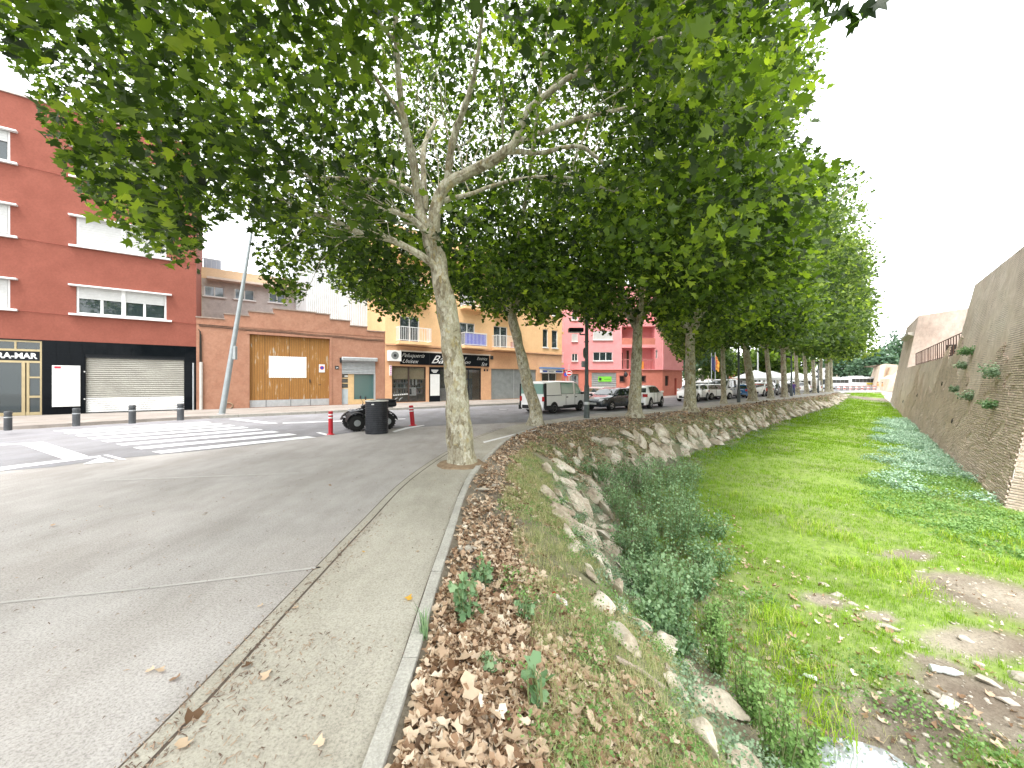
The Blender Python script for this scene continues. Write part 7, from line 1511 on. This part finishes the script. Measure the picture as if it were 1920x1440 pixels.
def joinp(L_):
    vs, fs, rs = [], [], []; k = 0
    for v, f, r in L_: vs.append(v); fs.append(f + k); rs.append(r); k += len(v)
    return np.concatenate(vs), np.concatenate(fs), np.concatenate(rs)
L_ = []
for nn_, u0, u1, per, h, w, sp_ in ((15000, 1.5, 5.6, 7, .075, .0022, .03), (11000, 5.6, 8.2, 6, .09, .0035, .05), (9000, 8.2, 11, 6, .1, .007, .08), (8000, 11, 15.6, 5, .12, .013, .14)):
    p, u, v = area_sample(nn_, u0, u1, 2.0, 2.99, rg, 1.1); dd = blobs(p, BARE); hn = hnoise(p[:, 0], p[:, 1], .9)
    k = (rg.random(len(p)) < np.clip(dd * .75 - .25, 0, 1)) & (rg.random(len(p)) < np.clip(.75 + hn * .6, .25, 1)) & (((p[:, 0] - PUD[0]) / .75) ** 2 + ((p[:, 1] - PUD[1]) / .95) ** 2 > 1)
    p = p[k]; L_.append(blades(p, per, h, w, rg, sp_, .6, -.12 + .0))
v_, f_, r_ = joinp(L_); link('bed_grass', np_mesh('bed_grass', v_, f_, r_, grass_m), None, None, 'stuff')['label'] = 'bright green grass covering the river bed'
# taller pale tufts of grass
L_ = []
for x, y in ((1560, 1010), (1600, 1020), (1640, 1035), (1520, 1000), (1500, 985), (1680, 1060), (1700, 1090), (1540, 990), (1590, 1060), (1640, 1080), (1780, 1010), (1900, 1060), (1890, 1000), (1720, 1110), (1460, 960), (1530, 1330), (1490, 1300), (1540, 1370), (1460, 1230), (1510, 1270), (1380, 930), (1420, 960), (1560, 940), (1620, 900), (1660, 960), (1900, 1020), (1860, 1010), (1480, 1180), (1440, 1150)):
    c = np.array(S(x, y)); pp_ = c + rg.normal(size=(26, 3)) * np.array([.16, .16, 0]); L_.append(blades(pp_, 5, .2, .004, rg, .03, .8, .25))
v_, f_, r_ = joinp(L_); link('tall_grass', np_mesh('tall_grass', v_, f_, r_, grass_m), None, None, 'stuff')['label'] = 'taller pale grass tufts standing in the river bed'
# dry and green grass on the bank
L_ = []
for nn_, u0, u1, v0, v1, per, h, w in ((3600, 1.5, 4.4, .4, 1.4, 10, .085, .0016), (2600, 4.4, 6.8, .35, 1.0, 9, .1, .002), (1500, 6.8, 10, .5, 1.2, 7, .09, .004), (1500, 10, 15, .6, 1.95, 6, .12, .009), (900, 2, 7, 1.85, 2.1, 8, .1, .002)):
    p, u, v = area_sample(nn_, u0, u1, v0, v1, rg, 1.1); k = hnoise(p[:, 0], p[:, 1] + 7, 2.1) + rg.random(len(p)) * .9 > .25; L_.append(blades(p[k], per, h, w, rg, .035, 1.0, .22))
v_, f_, r_ = joinp(L_); link('bank_grass', np_mesh('bank_grass', v_, f_, r_, drygrass_m), None, None, 'stuff')['label'] = 'thin dry and green grass on the bank between leaves and rocks'
# silvery herb patches between the rocks (uncountable) 
def herb(name, label, pts, r, per, ls, mat_, h, rg, tm=(LEAF3_V, LEAF3_F), flat=.6):
    n_ = len(pts); k = per; f = rg.random((n_, k, 1)); off = rg.normal(size=(n_, k, 3)) * r * np.array([1, 1, 0]) + np.concatenate([np.zeros((n_, k, 2)), h * f * np.exp(-0 * f)], 2)
    off[:, :, 2] *= np.exp(-(off[:, :, 0] ** 2 + off[:, :, 1] ** 2) / (2.2 * r * r)); pos = (pts[:, None] + off).reshape(-1, 3)
    v, f2, rr_ = stamp(pos, rots(len(pos), rg, (0, 0, .9), .6), ls * (.6 + .8 * rg.random(len(pos))), tm[0], tm[1], np.clip(f.reshape(-1) * .55 + rg.random(len(pos)) * .45, 0, 1))
    o = link(name, np_mesh(name, v, f2, rr_, mat_), None, None, 'stuff'); o['label'] = label; return o
ps = []
for nn_, u0, u1, v0, v1 in ((70, 2.6, 5.2, 1.0, 1.95), (130, 5.2, 8.5, .9, 2.0), (110, 8.5, 11, 1.3, 2.15), (90, 11, 14, 1.5, 2.3)):
    p, u, v = area_sample(nn_, u0, u1, v0, v1, rg, .6); ps.append(p)
herb('silver_herbs', 'grey green silvery herbs sprawling between the rocks of the bank', np.concatenate(ps), .12, 130, .026, silver_m, .13, rg)
ps = []
tt = rg.random(700) * 25 + .2; dd_ = .15 + 2.6 * rg.random(700) ** 1.2 * (.55 + .45 * np.sin(tt * .8 + .6) ** 2) * np.clip(1.15 - tt / 45, .4, 1)
p = np.stack([W0.x + WD.x * tt - WN.x * dd_, W0.y + WD.y * tt - WN.y * dd_, np.zeros(700)], 1)
gi = [(np.argmin((gp[:, 0] - a) ** 2 + (gp[:, 1] - c) ** 2)) for a, c in p[:, :2]]; p[:, 2] = gp[gi, 2]; keep = (hnoise(p[:, 0], p[:, 1], .7) > -.35)
herb('mint_ground_cover', 'pale mint green leafy plants spreading along the foot of the bastion', p[keep], .2, 80, .06, mint_m, .3, rg)
p, u, v = area_sample(240, 3.5, 6.8, 2.62, 2.97, rg, .6); herb('leafy_weeds', 'low mid green leafy weeds in front of the bastion', p, .18, 80, .045, weedb_m, .2, rg)
p, u, v = area_sample(420, 1.8, 7.5, .3, 1.6, rg, .7); p = p[hnoise(p[:, 0] + 4, p[:, 1] + 2, 1.7) > .0]; herb('low_green_weeds', 'low green weeds creeping over the bank above the rocks', p, .09, 90, .02, weedb_m, .09, rg)
p, u, v = area_sample(160, 2, 9, 2.0, 2.16, rg, .8); herb('toe_weeds', 'patchy green weeds at the foot of the rock slope', p, .12, 60, .032, weedb_m, .16, rg)
# countable weeds
thick = [(1250, 1190, 135), (1262, 1150, 110), (1215, 1060, 115), (1270, 1040, 120), (1240, 1010, 115), (1180, 1000, 95), (1300, 1000, 90), (1225, 965, 100), (1285, 955, 90), (1165, 945, 70), (1205, 925, 70), (1250, 920, 62), (1292, 905, 50), (1178, 902, 42), (1150, 960, 50), (1330, 1070, 60), (1310, 1110, 70), (1200, 1120, 70), (1235, 1110, 90), (1180, 1050, 60), (1120, 900, 35), (1330, 1010, 50), (1260, 1215, 45), (1225, 1180, 60)]
for i, (x, y, h) in enumerate(thick):
    p = S(x, y); k = p.y / F; shrub('tall_weed', 'bluish green leafy weed in the dense thicket at the foot of the rocks', 'weed', tuple(p), max(.13, min(.5, 42 * k)), 900, .045, weed_m, 400 + i, h=h * k * 1.0, group='thicket of tall weeds at the foot of the rocks', stems=26, tm=(LEAF3_V, LEAF3_F))
for i, (x, y, h, r, lab) in enumerate(((1345, 1270, 110, .12, 'bright green leafy weed at the foot of the bank, right of the muddy hollow'), (1400, 1350, 120, .14, 'bright green leafy weed left of the bottom clump'), (1455, 1440, 170, .17, 'big bright green weed clump at the bottom beside the puddle'), (1340, 1190, 70, .12, 'small bright weed in the grass right of the thicket'), (1500, 1470, 120, .12, 'bright weed just left of the puddle at the bottom edge'))):
    p = S(x, min(y, 1600)); k = p.y / F; shrub('bright_weed', lab, 'weed', tuple(p), r, 700, .034, weedb_m, 430 + i, h=h * k, stems=18)
for i, (x, y, h, r, ls, n_, lab) in enumerate(((885, 1165, 95, .075, .05, 90, 'dark green weed standing in the litter beside the walkway'), (905, 1095, 50, .09, .045, 80, 'low dark green weed above the taller one beside the walkway'), (985, 1165, 55, .05, .05, 34, 'small dark weed right of the tall one in the litter'), (905, 1258, 35, .05, .035, 40, 'tiny dark green weed in the leaf litter'), (1003, 1340, 95, .05, .075, 16, 'dark weed with large leaves standing alone in the litter'), (860, 1120, 30, .04, .04, 22, 'little sprout left of the dark green weed'))):
    p = S(x, y); k = p.y / F; shrub('bank_weed', lab, 'weed', tuple(p), r, n_, ls, weed_m, 450 + i, h=h * k, stems=9, tm=(LEAF2_V, LEAF2_F))
p = S(797, 1195); t = thing('grass_stalk', 'tall thin green stalk growing at the edging beside the walkway', 'weed', tuple(p)); v_, f_, r_ = blades(np.array([list(p)]) + rg.normal(size=(9, 3)) * np.array([.015, .015, 0]), 4, .2, .003, rg, .006, .4, .1); v_ -= np.array(list(p)); link('blades', np_mesh('blades', v_, f_, r_, weed_m), None, t)
# --- stones in the bed
stone_b = M('bed_stone', (.5, .46, .4), (.38, .34, .28), 4, .9, .4, 30, world_co=True, fine=(30, .25))
SM = []
for s_ in range(8): me = rock_mesh(70 + s_, 2); me.materials.clear(); me.materials.append(stone_b); SM.append(me)
st_l = [(1665, 1180, .17, 'pale flat stone in the grass, larger of a touching pair'), (1690, 1205, .14, 'pale stone just below the larger flat stone'), (1570, 1120, .16, 'flat pale stone in the bare patch at the top'), (1600, 1130, .1, 'small grey stone beside the bare patch'), (1545, 1095, .14, 'long low pale stone half sunk in grass'), (1780, 1325, .16, 'rounded stone on the muddy slope right of the puddle'), (1750, 1305, .1, 'small stone above the rounded one on the muddy slope'), (1700, 1395, .07, 'angular white stone at the edge of the puddle'), (1860, 1280, .16, 'pale stone near the right edge above the leaf pile'), (1905, 1270, .22, 'broad white slab at the right edge'), (1890, 1320, .14, 'flat slab with dark underside at the right edge'), (1810, 1200, .12, 'stone on the gravel track'), (1395, 1115, .1, 'pale stone in the grass near the thicket'), (1490, 1140, .1, 'pale stone between grass tufts left of the bare patch'), (1730, 1420, .09, 'stone lying low beside the puddle'), (1620, 1250, .06, 'small white stone in the grass above the puddle'), (1475, 1255, .1, 'mossy pale stone left of the white bottle'), (1835, 1240, .12, 'grey stone above the plastic bottle')]
for i, (x, y, s_, lab) in enumerate(st_l):
    p = S(x, y); o = col(bpy.data.objects.new('bed_stone', SM[i % 8])); tag(o, lab, 'stone', 'larger stones in the river bed'); o.location = p + Vector((0, 0, s_ * .08)); o.scale = (s_ * 1.7, s_ * 1.1, s_ * .7); o.rotation_euler = (rg.normal() * .2, rg.normal() * .2, -.5 + rg.normal() * .5)
rm1 = rock_mesh(90, 1); pv = np.array([v.co for v in rm1.vertices]); pf = np.array([list(p.vertices) for p in rm1.polygons])
p, u, v = area_sample(6000, 1.6, 6.5, 2.1, 2.98, rg, 1.0); dd = blobs(p, BARE); p = p[(dd < 1.5) | (rg.random(len(p)) < .12)]
n_ = len(p); sc_ = .035 * (.4 + 1.6 * rg.random(n_) ** 3)[:, None] * np.array([1.4, 1, .6]); v_, f_, r_ = stamp(p, rots(n_, rg, (0, 0, 1), .15), sc_, pv, pf, rg.random(n_)); link('bed_gravel', np_mesh('bed_gravel', v_, f_, r_, stone_b), None, None, 'stuff')['label'] = 'loose pale gravel and pebbles on the bare patches of the bed'
# puddle
m = MB(); m.lathe([(.01, 0), (1.0, 0)], (0, 0, 0), 40); m = MB(); m.add([(PUD[0] + .95 * math.cos(a), PUD[1] + 1.1 * math.sin(a), -2.035) for a in np.linspace(0, 2 * math.pi, 40, endpoint=False)], [tuple(range(40))])
wm_, n, l, b = nodes('puddle_water'); b.inputs['Base Color'].default_value = (.45, .48, .52, 1); b.inputs['Metallic'].default_value = .35; b.inputs['Roughness'].default_value = .02; b.inputs['Specular IOR Level'].default_value = 1.0; b.inputs['IOR'].default_value = 1.6; b.inputs['Coat Weight'].default_value = 0; b.inputs['Coat Roughness'].default_value = .01
bp = n.new('ShaderNodeBump'); bp.inputs['Strength'].default_value = .03; gx = n.new('ShaderNodeNewGeometry'); l.new(noise(n, l, gx.outputs['Position'], 7, 2), bp.inputs['Height']); l.new(bp.outputs[0], b.inputs['Normal'])
tag(m.build('puddle_water', wm_, None, 'structure'), 'puddle of still water mirroring the sky')
# litter items
p = S(1768, 1262); t = vthing('plastic_bottle', 'crushed clear plastic bottle lying on the dead leaves in the bed', 'bottle', tuple(p + Vector((0, 0, .04))), -.35)
m = MB(); m.lathe([(.02, -.14), (.038, -.135), (.04, -.06), (.03, -.03), (.04, 0), (.04, .07), (.02, .12), (.012, .13)], (0, 0, 0), 14, 'x'); m.build('body', M('clear_plastic', (.72, .78, .8), (.6, .66, .68), 20, .15, spec=.8), t, None, True); m = MB(); m.lathe([(.015, .13), (.015, .15)], (0, 0, 0), 10, 'x'); m.build('cap', white_pt, t)
p = S(1055, 1132); t = vthing('crushed_carton', 'crushed red and white drink carton lying on the bank', 'carton', tuple(p + Vector((0, 0, .03))), -.9)
m = MB(); m.hexa([(-.08, -.025, -.02), (.07, -.03, -.01), (.08, .02, -.015), (-.06, .03, -.02), (-.07, -.02, .03), (.06, -.015, .03), (.07, .02, .02), (-.06, .02, .035)]); m.build('carton', M('carton_white', (.72, .68, .68)), t, bevel=.006); m = MB(); m.box(-.09, -.05, -.026, .028, -.02, .034); m.build('red_print', plred, t, bevel=.004); m = MB(); m.lathe([(.014, -.1), (.014, -.088)], (0, 0, .01), 8, 'x'); m.build('cap', dark_m, t)
p = S(1522, 1278); o = vthing('white_wrapper', 'small white wrapper in the grass above the puddle', 'litter', tuple(p + Vector((0, 0, .03))), -.7); m = MB(); m.hexa([(-.07, -.02, 0), (.07, -.015, 0), (.07, .02, .01), (-.06, .025, 0), (-.06, -.015, .03), (.06, -.01, .03), (.06, .015, .035), (-.05, .02, .025)]); m.build('wrapper', M('wrapper_white', (.75, .77, .8)), o, bevel=.005)
p = S(1522, 1365); o = vthing('wood_plank', 'broken brown plank lying at the edge of the puddle', 'plank', tuple(p + Vector((0, 0, .03))), -.95); m = MB(); m.hexa([(-.13, -.02, 0), (.13, -.012, 0), (.13, .012, 0), (-.13, .02, 0), (-.13, -.018, .016), (.12, -.01, .016), (.12, .01, .016), (-.11, .02, .016)]); m.build('plank', M('weathered_wood', (.45, .3, .2), (.3, .2, .13), 9, .9), o)
p1, p2_ = S(1160, 1245), S(1245, 1305); o = thing('dead_branch', 'grey dead branch lying along the rocks', 'branch', tuple(p1)); m = MB(); m.tube([p1 + Vector((0, 0, .05)), p1.lerp(p2_, .5) + Vector((0, 0, .07)), p2_ + Vector((0, 0, .05))], [.022, .02, .014], 8); m.build('branch', M('dead_wood', (.4, .33, .28), (.28, .22, .18), 12, .9), o, None, True)
for k, (x, y, lab) in enumerate(((905, 920, 'white stone slab in the litter just beyond the edging'), (930, 912, 'smaller white stone slab right of the first in the litter'), (868, 1030, 'pale flat rubble piece near the edging'))):
    p = S(x, y); o = col(bpy.data.objects.new('rubble', SM[k])); tag(o, lab, 'rubble'); o.location = p + Vector((0, 0, .02)); o.scale = (.3, .14, .08); o.rotation_euler.z = .3
